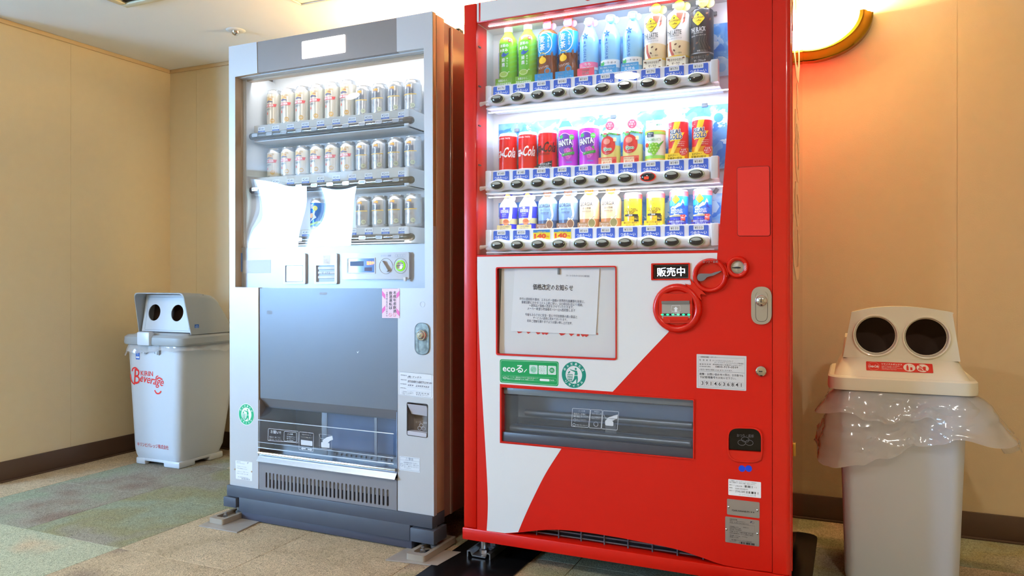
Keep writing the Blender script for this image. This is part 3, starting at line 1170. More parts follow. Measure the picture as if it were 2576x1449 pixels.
unit = MB()
ringmesh(unit, c1, k1, k1 * .70, M_REDP, .016)
unit.lathe([(k1 * .71, -.006), (.0005, -.006)], M_REDP, c=(c1[0], 0, c1[1]), ax='y', n=40, cap=False)
ringmesh(unit, c2, k2, k2 * .72, M_REDP, .016)
ringmesh(unit, c3, k3, k3 * .58, M_REDP, .012)
for (a, b, r) in ((c1, c2, .018), (c2, c3, .015)):
    A, B = Vector(a), Vector(b)
    d = (B - A).normalized(); nn = Vector((-d.y, d.x))
    ra, rb = (k1, k2) if a is c1 else (k2, k3)
    s0 = A + d * (ra * .93); s1 = B - d * (rb * .93)
    w0 = .026 if a is c1 else .018
    L = [s0 + nn * w0 * 1.3, (s0 + s1) / 2 + nn * w0 * .75, s1 + nn * w0 * 1.3]
    Rr = [s0 - nn * w0 * 1.3, (s0 + s1) / 2 - nn * w0 * .75, s1 - nn * w0 * 1.3]
    unit.plate([[tuple(p) for p in spline([tuple(p) for p in Rr], 5)] + [tuple(p) for p in spline([tuple(p) for p in L[::-1]], 5)]], -.0095, .0012, M_REDP)
unit.lathe([(k2 * .79, -.0012), (.0005, -.0012)], M_REDP, c=(c2[0], 0, c2[1]), ax='y', n=40, cap=False)
unit.ptext(RED, 'おつり・返却', 1768, 662, 1806, 661.5, 7, WHITE, -.0165, bold=.02)
cu = unit.build('coin_unit', red)
part(cu, 'three joined red rings for bills and coins')
mb = MB()
sq = [RED(*p) for p in ((1660, 738), (1744, 737), (1744, 812), (1660, 812.5))]
mb.plate([rpoly(sq, .004)], -.0145, -.0055, M_REDP)
mb.line(rpoly(sq, .004), .0008, -.0147, ink(110, 10, 8), closed=True)
for px in (1653, 1751):
    a = RED(px, 777)
    mb.line([(a[0] - .004, a[1] - .006), (a[0] - .004, a[1] + .003), (a[0] - .002, a[1] + .006), (a[0] + .002, a[1] + .006), (a[0] + .004, a[1] + .003), (a[0] + .004, a[1] - .006)], .0014, -.0062, ink(120, 12, 10))
mb.build('bill_bezel', cu)
mb = MB()
bq = [RED(*p) for p in ((1668, 757), (1738, 756), (1738, 800), (1668, 800.5))]
mb.plate([rpoly(bq, .003)], -.0155, -.0146, mat('bill_slot', (168, 160, 150), .4))
a = [RED(*p) for p in ((1668, 757), (1738, 756), (1738, 763), (1668, 763.5))]
mb.plate([a], -.021, -.0155, mat('slot_grey', (120, 116, 112), .3))
a = [RED(*p) for p in ((1671, 796), (1735, 796), (1733, 806), (1674, 806))]
mb.plate([rpoly(a, .003)], -.019, -.0146, M_REDP)
a = [RED(*p) for p in ((1668, 788), (1738, 788), (1738, 793), (1668, 793.5))]
mb.plate([a], -.0165, -.0155, BLK)
for i in range(6):
    q = RED(1669.5 + i * 13.2, 791)
    mb.plate([circ(q[0], q[1], .0042, .0022, 14)], -.0172, -.0165, mat('green_led', (40, 235, 110), .3, emit=3, ec=(20, 240, 110)))
a = RED(1703, 777)
mb.plate([[(a[0] - .0035, a[1] - .008), (a[0] + .0035, a[1] - .008), (a[0] + .0035, a[1]), (a[0] + .0068, a[1]), (a[0], a[1] + .007), (a[0] - .0068, a[1]), (a[0] - .0035, a[1])]], -.0158, 0, WHITE, back=False)
mb.line([RED(*p) for p in ((1691, 781.5), (1693, 768), (1713, 768), (1715, 781.5))], .0008, -.0158, WHITE, closed=True)
mb.line([RED(*p) for p in ((1693, 784), (1712, 784), (1712, 792), (1693, 792))], .0008, -.0175, WHITE, closed=True)
mb.ptext(RED, '1000', 1695, 790.5, 1710, 790.5, 4.5, WHITE, -.0172)
part(mb.build('bill_slot', cu), 'grey banknote slot with green lights')
# return lever
mb = MB()
lv = [RED(*p) for p in ((1755, 698), (1757, 691), (1763, 688), (1790, 688.5), (1800, 685), (1816, 681), (1815, 684), (1797, 693), (1780, 697), (1774, 705), (1764, 708), (1757, 705))]
mb.plate([rpoly(lv, .004)], -.012, -.004, mat('lever_grey', (118, 118, 120), .35))
mb.build('return_lever', cu)
mb = MB()
ar = spline([RED(1822, 677), RED(1827, 689), RED(1826.5, 699), RED(1822, 707)], 6)
mb.line(ar, .0022, -.0138, WHITE)
a = RED(1827, 694)
mb.plate([[RED(1822, 694), RED(1830, 694), RED(1822, 707)]], -.0138, 0, WHITE, back=False)
mb.build('lever_arrow', cu)
mb = MB()
mb.lathe([(k3 * .62, -.002), (k3 * .5, .001), (.0005, -.001)], M_ZINC, c=(c3[0], 0, c3[1]), ax='y', n=32, cap=False)
mb.plate([[RED(*p) for p in ((1842, 672.5), (1847, 672), (1852, 671), (1858, 671), (1864, 672.5), (1864, 674.5), (1858, 675.5), (1852, 675.5), (1842, 674.5))]], -.0025, 0, BLK, back=False)
for i in range(4):
    q = RED(1876.2, 664.5 + i * 4.6)
    mb.line(circ(q[0], q[1], .0024, n=12), .0005, -.0122, WHITE, closed=True)
part(mb.build('coin_slot', cu), 'polished coin slot')
# handle lock
mb = MB()
lk = rpoly([RED(*p) for p in ((1890, 721), (1941.5, 721), (1941.5, 816), (1890, 816))], .030, 8)
mb.plate([lk], -.004, .0015, M_ZINC)
hl = rpoly([RED(*p) for p in ((1901, 733), (1932, 733), (1931, 809), (1901.5, 809))], .018, 8)
mb.line(hl, .0016, -.0042, mat('groove', (90, 90, 92), .4), closed=True)
te = spline([RED(1900, 755), RED(1904, 738), RED(1916, 731), RED(1929, 738), RED(1933, 755), RED(1927, 770), RED(1916, 780), RED(1906, 770), RED(1900, 755)], 5)[:-1]
mb.plate([te], -.006, -.004, M_ZINC)
a = RED(1916, 756)
mb.lathe([(.0165, -.005), (.016, -.009), (.0145, -.011), (.011, -.0145), (.005, -.0165), (.0005, -.017)], M_CHROME, c=(a[0], 0, a[1]), ax='y', n=28, cap=False)
mb.box(a[0] - .0012, a[0] + .0012, -.0178, -.0165, a[1] - .005, a[1] + .004, BLK)
part(mb.build('handle_lock', red), 'steel pop-out handle lock')
a = RED(1915, 933.5)
mb = MB()
mb.lathe([(.0145, .0015), (.014, -.005), (.011, -.0075), (.0005, -.008)], M_CHROME, c=(a[0], 0, a[1]), ax='y', n=24, cap=False)
mb.box(a[0] - .006, a[0] + .004, -.0085, -.0075, a[1] - .0016, a[1] + .0012, BLK)
mb.build('key_lock', red)

# coin return
mb = MB()
mb.ring(rtl, inset(rtl, .004), -.004, .012, M_REDP)
cup = inset(rtl, .003)
M_CUP = mat('cup_dark', (70, 64, 66), .4)
mb.plate([cup], .045, .05, M_CUP)
mb.rimwall(cup, .004, .045, M_CUP)
cr = mb.build('coin_return', red)
mb = MB()
lo = rpoly([RED(*p) for p in ((1831.5, 1132), (1917, 1138), (1917, 1163), (1831.5, 1157))], [.002, .002, .030, .030], 6)
mb.plate([lo], -.002, .012, M_REDP)
mb.build('cup_lip', cr)
mb = MB()
fl = rpoly([RED(*p) for p in ((1834, 1076), (1914, 1078.5), (1914, 1139), (1834, 1133))], [.022, .022, .001, .001], 6)
mb.plate([fl], .008, .0095, glassy('smoked_flap', tint=(120, 118, 120), refl=1.3))
mb.ptext(RED, 'おつり・返却', 1854, 1099, 1896, 1101, 8, ink(112, 110, 114), .008)
for (px, py) in ((1874, 1107), (1865, 1115), (1884, 1115)):
    q = RED(px, py)
    mb.line(circ(q[0], q[1], .0105, .0075, 18), .0012, .0072, ink(104, 102, 106), closed=True)
mb.build('flap', cr)
for px in (1866.2, 1883.2):
    q = RED(px, 1179)
    mb = MB(); mb.plate([circ(q[0], q[1], .0091, n=24)], .0008, .0016, ink(10, 70, 220))
    part(mb.build('dot_sticker', red), 'round blue dot sticker')

# stickers and plates
M_STK = mat('sticker_paper', (216, 214, 214), .45)


def stick(corners, m, r=.002, th=.0007):
    mb = MB()
    mb.plate([rpoly([RED(*p) for p in corners], r)], .0015 - th, .0016, m)
    return mb


mb = stick(((1752.2, 890.7), (1877.8, 896), (1877, 983.5), (1752.2, 976)), M_STK)
mb.line([RED(*p) for p in ((1756.5, 897.5), (1873.5, 902), (1873, 980), (1756.5, 972.5))], .0007, .0007, GREYI, closed=True)
mb.line([RED(1757, 933), RED(1873.3, 938.5)], .0007, .0007, GREYI)
for (s, xl, yl, xr, yr, h, b) in (('自動販売機統一ステッカー', 1763, 899.5, 1805, 901, 3.6, 0), ('管　理　者　名', 1759.5, 907.5, 1788.5, 908.5, 4.2, 0), ('コカ・コーラ ボトラーズジャパングループ', 1792, 908.6, 1844, 911, 3.6, 0),
                                  ('コカ・コーラ ボトラーズジャパンベンディング株式会社', 1797, 913, 1870, 917, 3.6, 0), ('連 絡 先 住 所', 1759.5, 917.5, 1788.5, 918.5, 3.6, 0),
                                  ('東京都港区赤坂九丁目7番1号ミッドタウンタワー', 1793, 918.5, 1869, 922, 3.6, 0), ('受付電話番号(無料)', 1759.5, 923.3, 1788, 924.5, 3.4, 0),
                                  ('0800-919-0509', 1799.5, 925, 1857, 927.3, 5.2, .01), ('※当日の受付は原則 17:45 までとなります。', 1759.8, 931, 1843, 935, 3.8, 0),
                                  ('故障・お問い合わせ', 1759.5, 943.3, 1817, 946, 6, .03), ('の際は、お手数でも', 1818, 945.7, 1870, 948.6, 6, .005),
                                  ('下記管理番号', 1760, 951.2, 1800, 953, 6, .03), ('をお知らせ下さい。', 1801, 953, 1852, 955.5, 5.8, .005)):
    mb.ptext(RED, s, xl, yl, xr, yr, h, BLK, .0009, eps=.0003, bold=b, res=1)
for i, d in enumerate('3914636841'):
    x = 1763.8 + i * 10.85
    y = 968 + i * .58
    q0, q1 = RED(x + 3.3, y - 4.5, .0009), RED(x + 3.3, y, .0009)
    mb.text(d, q0[0], q0[1], None, (q0[1] - q1[1]) * 2, .0006, BLK, anchor='c', bold=.01)
    mb.line([RED(*p) for p in ((x - 2.6, y + 1.4), (x + 7.6, y + 1.9), (x + 7.6, y - 10.4), (x - 2.6, y - 10.9))], .0004, .0007, GREYI, closed=True)
part(mb.build('contact_sticker', red), 'pale contact sticker with telephone and machine number')


def barcode(mb, fr, xl, yl, xr, yr, h, dy, m):
    rr = random.Random(int(xl))
    n = 34
    for i in range(n):
        if rr.random() < .62:
            t0, t1 = i / n, (i + rr.choice((.5, .8, 1.0))) / n
            P = [fr(xl + (xr - xl) * t, yl + (yr - yl) * t - hh, dy) for t, hh in ((t0, 0), (t1, 0), (t1, h), (t0, h))]
            mb.plate([P], dy - .0003, 0, m, back=False)


mb = stick(((1832, 1205), (1914.3, 1213.3), (1914.3, 1253.5), (1832, 1245)), WHITE)
for (s, xl, yl, xr, yr, h) in (('この機器は、コカ・コーラ イースト ジャパン株式会社の', 1835, 1210, 1904, 1217, 2.6), ('財産・管理物です。許可なく移動、売却はできません。', 1835, 1214, 1901, 1221, 2.8), ('機種コード', 1834.5, 1220.5, 1848, 1222, 2.6),
                               ('27400038', 1850, 1224, 1867, 1225.2, 3.4), ('1 2', 1898.5, 1227.5, 1903.5, 1228, 3), ('機種名', 1834.5, 1227.5, 1843, 1228.2, 2.6), ('F2ARU2436NB1P3', 1850, 1230.2, 1881.5, 1233, 3),
                               ('管理コード', 1834.5, 1234.8, 1848, 1236, 2.6), ('39146-36841', 1850, 1238.3, 1874.5, 1240.5, 6), ('コカ・コーラ イースト ジャパン 株', 1858.5, 1245, 1901, 1248.5, 2.6)):
    mb.ptext(RED, s, xl, yl, xr, yr, h, BLK, .0009, eps=.0003, res=1)
barcode(mb, RED, 1872, 1226, 1894, 1228.3, 5.6, .0009, BLK)
barcode(mb, RED, 1877.5, 1241, 1908, 1244, 5.6, .0009, BLK)
part(mb.build('asset_sticker', red), 'white asset sticker with two barcodes')
M_TIN = mat('aluminium_plate', (176, 174, 172), .35, metal=.7)
mb = stick(((1828.8, 1254.8), (1910.8, 1264), (1910.8, 1304.3), (1828.8, 1294)), M_TIN, .003, .001)
mb.ptext(RED, 'F2ARU2436NB1P3 ＊＊', 1841.5, 1285.5, 1898, 1291.5, 4.5, BLK, .0006, eps=.0003, bold=.02)
for (px, py) in ((1833.5, 1275), (1905.8, 1283.5)):
    q = RED(px, py); mb.lathe([(.0032, .0006), (.003, -.001), (.0005, -.0022)], M_CHROME, c=(q[0], 0, q[1]), ax='y', n=12, cap=False)
part(mb.build('model_plate', red), 'plain metal plate with a stamped model number')
mb = stick(((1824.3, 1299), (1910, 1309.5), (1909.8, 1375.3), (1824.3, 1363.5)), M_TIN, .003, .001)
for (s, xl, yl, xr, yr, h) in (('自動販売機', 1836, 1307.2, 1854.5, 1309.5, 3.4), ('製品コード  F2ARU2436NB1P3-2', 1836, 1310.5, 1875, 1315, 2.6), ('形名  F2ARU2436NB1P3-F', 1836, 1314.5, 1883, 1320.5, 3), ('定格電圧 100V', 1836, 1325, 1858, 1327.5, 2.6), ('定格消費電力(冷却)', 1836, 1328.5, 1864, 1331.5, 2.6),
                               ('電熱装置の定格消費電力', 1836, 1332, 1866, 1335.5, 2.6), ('定格周波数 50/60Hz', 1869, 1327.5, 1883, 1329.5, 2.4), ('冷媒  R-744  二酸化炭素  封入量', 1836, 1337.5, 1895, 1345, 2.6), ('日本自動販売システム機械工業会', 1836, 1341.5, 1895, 1349, 2.6),
                               ('質量 240kg   200kg', 1836, 1347.5, 1880, 1353, 2.6), ('製造 2019年', 1836, 1351.5, 1858, 1354, 2.6), ('富士電機リテイルシステムズ株式会社', 1840.5, 1359, 1891.5, 1365.5, 3.2), ('MADE IN JAPAN', 1835, 1362, 1851.5, 1364, 2)):
    mb.ptext(RED, s, xl, yl, xr, yr, h, BLK, .0006, eps=.0003, res=1)
mb.line([RED(*p) for p in ((1834.5, 1315.5), (1898.5, 1323.5), (1898.5, 1342), (1834.5, 1334))], .0004, .0003, BLK, closed=True)
barcode(mb, RED, 1857.5, 1367, 1898, 1372.3, 5, .0006, BLK)
mb.ptext(RED, 'F', 1887, 1315.8, 1892, 1316.4, 5, NAVY, .0006, eps=.0003, bold=.05, shear=.3)
q = RED(1894, 1315); mb.line(circ(q[0], q[1], .003, n=14), .0006, .0003, NAVY, closed=True)
for (px, py) in ((1827.8, 1331.5), (1906, 1342.5)):
    q = RED(px, py); mb.lathe([(.0032, .0006), (.003, -.001), (.0005, -.0022)], M_CHROME, c=(q[0], 0, q[1]), ax='y', n=12, cap=False)
part(mb.build('rating_plate', red), 'metal rating plate with fine print')
# green eco sticker
M_GRN = mat('eco_green', (0, 158, 84), .4)
mb = stick(((1257, 903.5), (1405.5, 909.5), (1404.5, 972), (1257.3, 962)), M_GRN, .008)
mb.line(rpoly([RED(*p) for p in ((1259.5, 906.5), (1403, 912.2), (1402, 969), (1259.8, 959.5))], .007), .0008, .0007, ink(190, 240, 210), closed=True)
mb.ptext(RED, 'ecoる', 1264.5, 935, 1316, 938, 19, WHITE, .0009, eps=.0003, bold=.02)
mb.line([RED(1318, 936.5), RED(1325, 929)], .0022, .0006, WHITE)
for i in range(3):
    x, y = 1331.5 + i * 23.2, 918 + i * 1.05
    cs = rpoly([RED(*p) for p in ((x, y), (x + 20.6, y + .9), (x + 20.6, y + 23), (x, y + 22))], .003)
    mb.plate([cs], .0006, .0009, ink(214, 232, 226))
    q = RED(x + 10.3, y + 11.5)
    if i == 2:
        mb.plate([circ(q[0], q[1], .0085, n=20)], .0004, .0006, M_GRN)
        for k in range(8):
            a = k * math.pi / 4
            mb.line([(q[0] + .0102 * math.cos(a), q[1] + .0102 * math.sin(a)), (q[0] + .0118 * math.cos(a), q[1] + .0118 * math.sin(a))], .0007, .0004, M_GRN)
        mb.text('LED\n照明', q[0], q[1], .010, .008, .0002, WHITE, anchor='c')
    elif i == 1:
        for k in range(10):
            a = k * math.pi / 5
            mb.plate([circ(q[0] + .0112 * math.cos(a), q[1] + .0112 * math.sin(a), .0006 + .0003 * (k % 3), n=8)], .0004, 0, M_GRN, back=False)
        mb.text('ヒート\nポンプ', q[0], q[1], .014, .010, .0004, M_GRN, anchor='c')
    else:
        mb.plate([circ(q[0], q[1], .0105, n=24)], .0004, .0006, ink(150, 214, 184))
        mb.text('ノンフロン\n冷媒', q[0], q[1], .017, .009, .0002, M_GRN, anchor='c')
mb.line(rpoly([RED(*p) for p in ((1263.5, 943.5), (1399.5, 951.5), (1399, 961), (1263.5, 951.8))], .005), .0005, .0006, ink(160, 226, 190), closed=True)
mb.ptext(RED, 'コカ・コーラは、温暖化防止とエネルギー削減の取り組みとして、', 1276, 949.5, 1355, 954, 3.6, WHITE, .0009, eps=.0003, res=1)
mb.ptext(RED, '環境にやさしい自動販売機「ecoる」を展開しています。', 1276, 954.5, 1344, 958, 3.6, WHITE, .0009, eps=.0003, res=1)
q = RED(1270, 949.5)
for dx, rz in ((-.004, .0028), (0, .0042), (.004, .003)):
    mb.line(circ(q[0] + dx, q[1] - .001, rz, n=14), .0006, .0006, WHITE, closed=True)
mb.plate([rpoly([RED(*p) for p in ((1357.5, 952.5), (1382, 954), (1382, 959.5), (1357.5, 958))], .003)], .0006, 0, WHITE, back=False)
mb.ptext(RED, 'Coca-Cola', 1384, 957.6, 1394, 958.3, 3.4, WHITE, .0009, eps=.0003, bold=.02, shear=.3, res=1)
part(mb.build('eco_sticker', red), 'green eco sticker with three white pictograms')


def recycle(mb, fr, px, py, rx, rz, y, gm, wm):
    """round green sticker: figure dropping litter into a basket"""
    q = fr(px, py)
    mb.plate([circ(q[0], q[1], rx * 1.05, rz * 1.05, 40)], y - .0004, y, wm)
    mb.plate([circ(q[0], q[1], rx, rz, 40), circ(q[0], q[1], rx * .68, rz * .68, 32)[::-1]], y - .0008, y - .0004, gm)
    y2 = y - .0010
    for s, lo, hi, sg in (('のんだあとは', 152, 28, 1), ('リサイクル', 220, 320, -1)):
        n = len(s)
        for i, ch in enumerate(s):
            a = math.radians(lo + (hi - lo) * i / (n - 1))
            R_ = .84
            mb.text(ch, q[0] + rx * R_ * math.cos(a), q[1] + rz * R_ * math.sin(a), rx * .19, rz * .19, y2, wm, rot=(a - math.pi / 2) if sg > 0 else (a + math.pi / 2), anchor='c', bold=.03)

    def T(a, b):
        return (q[0] + a * rx, q[1] + b * rz)
    mb.plate([circ(*T(.16, .46), rx * .085, rz * .085, 14)], y2 + .0003, 0, gm, back=False)
    for poly in ([(-.32, .42), (-.12, .36), (.05, .34), (.26, .33), (.32, .1), (.30, -.02), (.04, -.02), (.1, .2), (-.1, .28), (-.3, .36)],
                 [(.05, -.06), (.31, -.06), (.34, -.3), (.28, -.62), (.2, -.62), (.2, -.3), (.1, -.42), (-.1, -.6), (-.18, -.56), (0, -.3)],
                 [(-.5, .14), (-.36, .28), (-.28, .22), (-.42, .07)]):
        mb.plate([[T(*p) for p in poly]], y2 + .0003, 0, gm, back=False)
    for k in range(5):
        t = k / 4
        mb.line([T(-.52 + .42 * t, .02), T(-.47 + .30 * t, -.56)], rx * .035, y2 + .0003, gm)
    for k in range(4):
        t = k / 3
        mb.line([T(-.53 + .05 * t, .02 - .58 * t), T(-.09 - .07 * t, .02 - .58 * t)], rx * .04, y2 + .0003, gm)


mb = MB()
qa = RED(1413, 943); qb = RED(1474, 943); qz = RED(1443, 910)[1] - RED(1443, 976)[1]
recycle(mb, RED, 1443.3, 943, (qb[0] - qa[0]) / 2, qz / 2, .0014, mat('recycle_teal', (0, 140, 120), .4), WHITE)
part(mb.build('recycle_sticker', red), 'round teal recycling sticker')

# ------------------------------------------------------------------ dispenser of the red machine
mb = MB()
d_o = rpoly(DSP, .004); d_i = rpoly(inset(DSP, .0035), .003)
mb.ring(d_o, d_i, -.002, .03, M_REDP)
disp = mb.build('dispenser', red)
mb = MB()
xs0, xs1 = DSP[3][0] + .002, DSP[1][0] - .002
zt, zb = (DSP[0][1] + DSP[1][1]) / 2, (DSP[2][1] + DSP[3][1]) / 2
mb.box(xs0 - .002, xs0, .03, .19, zb, zt, M_STEEL); mb.box(xs1, xs1 + .002, .03, .19, zb, zt, M_STEEL)
mb.box(xs0, xs1, .19, .194, zb, zt, M_STEEL); mb.box(xs0, xs1, .03, .19, zb - .001, zb + .001, M_STEEL); mb.box(xs0, xs1, .03, .19, zt - .001, zt + .001, M_DKGREY)
mb.build('bin_box', disp)
mb = MB()
mb.box(xs0 + .002, xs1 - .002, .004, .03, zb + .002, zb + .032, M_DKGREY, .002)
mb.box(xs0 + .002, xs1 - .002, .012, .05, zt - .026, zt - .002, mat('rail_grey', (120, 128, 134), .35), .004)
mb.build('rail', disp)
mb = MB()
mb.tube([(xs0 + .05, .085, zb + .085), (xs1 - .02, .085, zb + .085)], .011, M_STEEL, 12)
mb.box(xs0 + .01, xs1 - .01, .10, .104, zb + .01, zb + .065, M_BLACK)
mb.box(xs0 + .01, xs1 - .01, .06, .09, zb + .02, zb + .045, mat('tray_blue', (50, 92, 130), .3), .003)
mb.tube([(xs0 + .01, .052, zb + .036), (xs1 - .02, .052, zb + .036)], .010, M_STEEL, 12)
mb.box(xs0 + .33, xs0 + .365, .06, .063, zb + .045, zb + .075, M_STEEL)
mb.build('inner_bars', disp)
mb = MB()
mb.box(xs0 + .012, xs1 - .012, .110, .113, zb + .06, zt - .015, mat('inner_panel', (206, 208, 214), .4, noise=.1, nscale=8))
mb.build('inner_panel', disp)
mb = MB()
fl = rpoly([(xs0 + .003, zb + .030), (xs1 - .003, zb + .030), (xs1 - .003, zt - .028), (xs0 + .003, zt - .028)], .006)
mb.plate([fl], .018, .020, M_CLEAR)
IW = ink(214, 220, 228)
for (cs) in (((1440, 1027), (1485, 1030), (1480, 1075.5), (1437.5, 1072.5)), ((1486, 1030.5), (1515, 1032), (1512, 1078), (1482, 1076)), ((1517, 1033), (1556.5, 1036), (1552.5, 1082), (1513, 1078.5))):
    mb.line(rpoly([RED(*p, .017) for p in cs], .003), .0012, .0175, IW, closed=True)
for (s, xl, yl, xr, yr, h) in (('⚠ 注意', 1455, 1036, 1472, 1037, 5), ('商品は１本毎に', 1443, 1043, 1475, 1045, 5), ('取り出してください', 1443, 1049, 1483, 1051.5, 5), ('商品の', 1495, 1037, 1508, 1038, 4), ('取り出し方', 1490, 1042.5, 1513, 1044, 4.5),
                               ('フラップを手前に引いて', 1488, 1050, 1513, 1051.5, 3), ('商品をつまんで', 1488, 1053.6, 1508, 1055, 3), ('開けたら商品を取り', 1451, 1056.5, 1475, 1058, 2.6), ('手を離してください', 1451, 1060, 1475, 1061.5, 2.6), ('無理に手を入れないで', 1450, 1070, 1478, 1072, 2.6)):
    mb.ptext(RED, s, xl, yl, xr, yr, h, IW, .0175, res=1)
hand = [RED(*p, .017) for p in ((1554, 1043), (1543, 1046), (1531, 1050), (1525, 1056), (1523, 1066), (1527, 1071), (1534, 1066), (1539, 1060), (1546, 1056), (1553, 1053))]
mb.plate([hand], .0172, 0, IW, back=False)
mb.plate([rpoly([RED(*p, .017) for p in ((1522, 1057), (1543, 1060), (1543, 1072), (1522, 1070))], .004)], .0171, 0, IW, back=False)
mb.line([RED(*p, .017) for p in ((1519, 1043), (1523, 1052), (1549, 1054))], .001, .0172, IW)
for (px, py, s) in ((1499, 1067, .007), (1446, 1056.5, .004), (1444, 1068.5, .004)):
    q = RED(px, py, .017); mb.line(circ(q[0], q[1], s, n=16), .001, .0172, IW, closed=True)
part(mb.build('flap', disp), 'clear flap with printed instructions')

# ------------------------------------------------------------------ base, grille, feet of the red machine
mb = MB()
mb.box(-.004, RW + .002, -.002, .09, .068, .1065, M_RED, .003)
mb.build('base_bar', red)
mb = MB()
mb.box(.02, RW - .02, .06, .70, .05, .105, mat('underside_dark', (30, 22, 24), .8))
mb.build('underframe', red)
mb = MB()
mb.box(x_l, x_r, .06, .066, .105, .20, _M['underside_dark'])
mb.build('grille_back', red)
zg0 = .108
for k in range(3):
    mb = MB(); mb.tube([(x_l + .02, .035, zg0 + .006 + k * .013), (x_r - .1, .035, zg0 + .006 + k * .013)], .0022, mat('dusty_wire', (120, 118, 120), .8, noise=.4, nscale=200), 6); mb.build('grille_wire', red)
for k in range(9):
    x = x_l + .20 + k * .075
    mb = MB(); mb.tube([(x, .031, zg0 - .002), (x, .031, zg0 + .05)], .0025, mat('grille_post', (90, 96, 108), .5), 6); mb.build('grille_post', red)
for (x, y) in ((.045, .06), (RW - .045, .06), (.045, .66), (RW - .045, .66)):
    f = MB(); f.lathe([(.010, .015), (.010, .075)], M_ZINC, c=(x, y, 0), n=16); f.lathe([(.016, .010), (.017, .012), (.015, .022), (.010, .026)], M_ZINC, c=(x, y, 0), n=6)
    f.build('levelling_foot', red)
mb = MB()
# front left anchor bracket: channel seen end-on with a bolt
prof = [(-.043, .003), (-.043, .024), (-.033, .027), (-.026, .012), (.026, .012), (.033, .027), (.043, .024), (.043, .003), (.039, .003), (.039, .021), (.031, .023), (.024, .008), (-.024, .008), (-.031, .023), (-.039, .021), (-.039, .003)]
n = len(prof)
mb.add([(.045 + p[0], .02, p[1]) for p in prof] + [(.045 + p[0], .20, p[1]) for p in prof], [(i, i + n, (i + 1) % n + n, (i + 1) % n) for i in range(n)] + [(i, i + 1, n - 2 - i, n - 1 - i) for i in range(7)], M_STEEL)
br = mb.build('anchor_bracket', red)
mb = MB()
mb.lathe([(.021, .0125), (.021, .016), (.012, .018)], M_ZINC, c=(.052, .12, 0), n=20)
mb.lathe([(.011, .018), (.011, .034), (.009, .036)], M_ZINC, c=(.052, .12, 0), n=6)
mb.plate([circ(.045, .088, .011, n=16)], 0, 0, BLK, fn=lambda x, y, z: (x, z, .0126), back=False)
mb.build('bolt', br)
# hinge tab and side catch
mb = MB(); a = WALL(1990, 1105, 0); mb.box(RW - .004, RW + .012, .105, .13, .415, .452, mat('brass_small', (196, 160, 80), .3, metal=1), .002); mb.build('side_catch', red)
# script logo lettering on the side
mb = MB()
mb.text('Coca-Cola', 0, 0, 1.15, .36, 0, ink(236, 190, 160), bold=.03, shear=.3, fn=lambda x, y, z: (RW - .0035, .56 - z, .92 + x))
part(mb.build('side_lettering', red), 'pale script lettering running up the side')
# black floor strips below the machine
for k, (a, b, lab) in enumerate(((-1.235, -.958, 'black rubber floor strip under the left edge of the red machine'), (-.40, -.108, 'black rubber floor strip under the right edge of the red machine, beside the white bin'))):
    e = tag(empty('floor_strip', ((a + b) / 2, 2.4, 0)), lab, 'floor mat', 'black strips under the red machine')
    w2 = (b - a) / 2
    mb = MB()
    lp = rpoly([(-w2, -.6), (w2, -.6), (w2, .555), (-w2, .555)], [0, 0, .05, .05])
    mb.plate([lp], .0, .004, mat('black_rubber', (20, 20, 22), .22, noise=.3, nscale=30), fn=lambda x, y, z: (x, z, .0045 - y))
    mb.build('sheet', e)
# ================================================================== sample drinks (each one a thing of its own)
def wfn(r, z0=0.0):
    return lambda x, y, z: ((r - y) * math.sin(x / r), -(r - y) * math.cos(x / r), z0 + z)


class Print(MB):
    """print wrapped on a cylinder of radius r: x is arc length, z is height"""

    def __init__(s, r):
        MB.__init__(s)
        s.r = r
        s.lv = 0

    def shape(s, loop, m, off=None):
        s.lv += 1
        off = .0005 + .00006 * s.lv if off is None else off
        tri = tessellate_polygon([[Vector((p[0], p[1], 0)) for p in loop]])
        v, f = subdiv([(p[0], -off, p[1]) for p in loop], tri, .005)
        s.add(v, f, m, wfn(s.r))

    def t(s, txt, x, z, wd, ht, m, rot=0.0, bold=.01, shear=0.0, res=2):
        s.lv += 1
        s.text(txt, x, z, wd, ht, -(.0006 + .00006 * s.lv), m, rot=rot, bold=bold, shear=shear, anchor='c', fn=wfn(s.r), res=res, sub=.006)

    def stroke(s, pts, wd, m, closed=False):
        s.lv += 1
        s.line(pts, wd, -(.0006 + .00006 * s.lv), m, fn=wfn(s.r), closed=closed)


def bean(p, x, z, s, a, m=None):
    c, d = math.cos(a), math.sin(a)
    p.shape([(x + s * q[0] * c - s * .62 * q[1] * d, z + s * q[0] * d + s * .62 * q[1] * c) for q in circ(0, 0, 1, n=10)], m or ink(110, 62, 40))


def diamond(p, x, z, s, sub=True, m=None):
    p.shape(rpoly([(x - s, z), (x, z - s * 1.12), (x + s, z), (x, z + s * 1.12)], s * .3, 3), ink(58, 50, 30))
    p.shape(rpoly([(x - s * .95, z), (x, z - s * 1.06), (x + s * .95, z), (x, z + s * 1.06)], s * .28, 3), m or ink(252, 208, 20))
    bean(p, x, z + s * .52, s * .16, 1.3, BLK)
    p.t('GEORGIA', x, z + s * .16, s * 1.55, s * .28, BLK, bold=.015)
    p.t('Coffee', x, z - s * .26, s * .85, s * .28, BLK, bold=0, shear=.3)
    if sub:
        p.t('EST.1975', x, z - s * .62, s * .5, s * .1, BLK, bold=0, res=1)


def blade(p, pts, m):
    p.shape(pts, m)


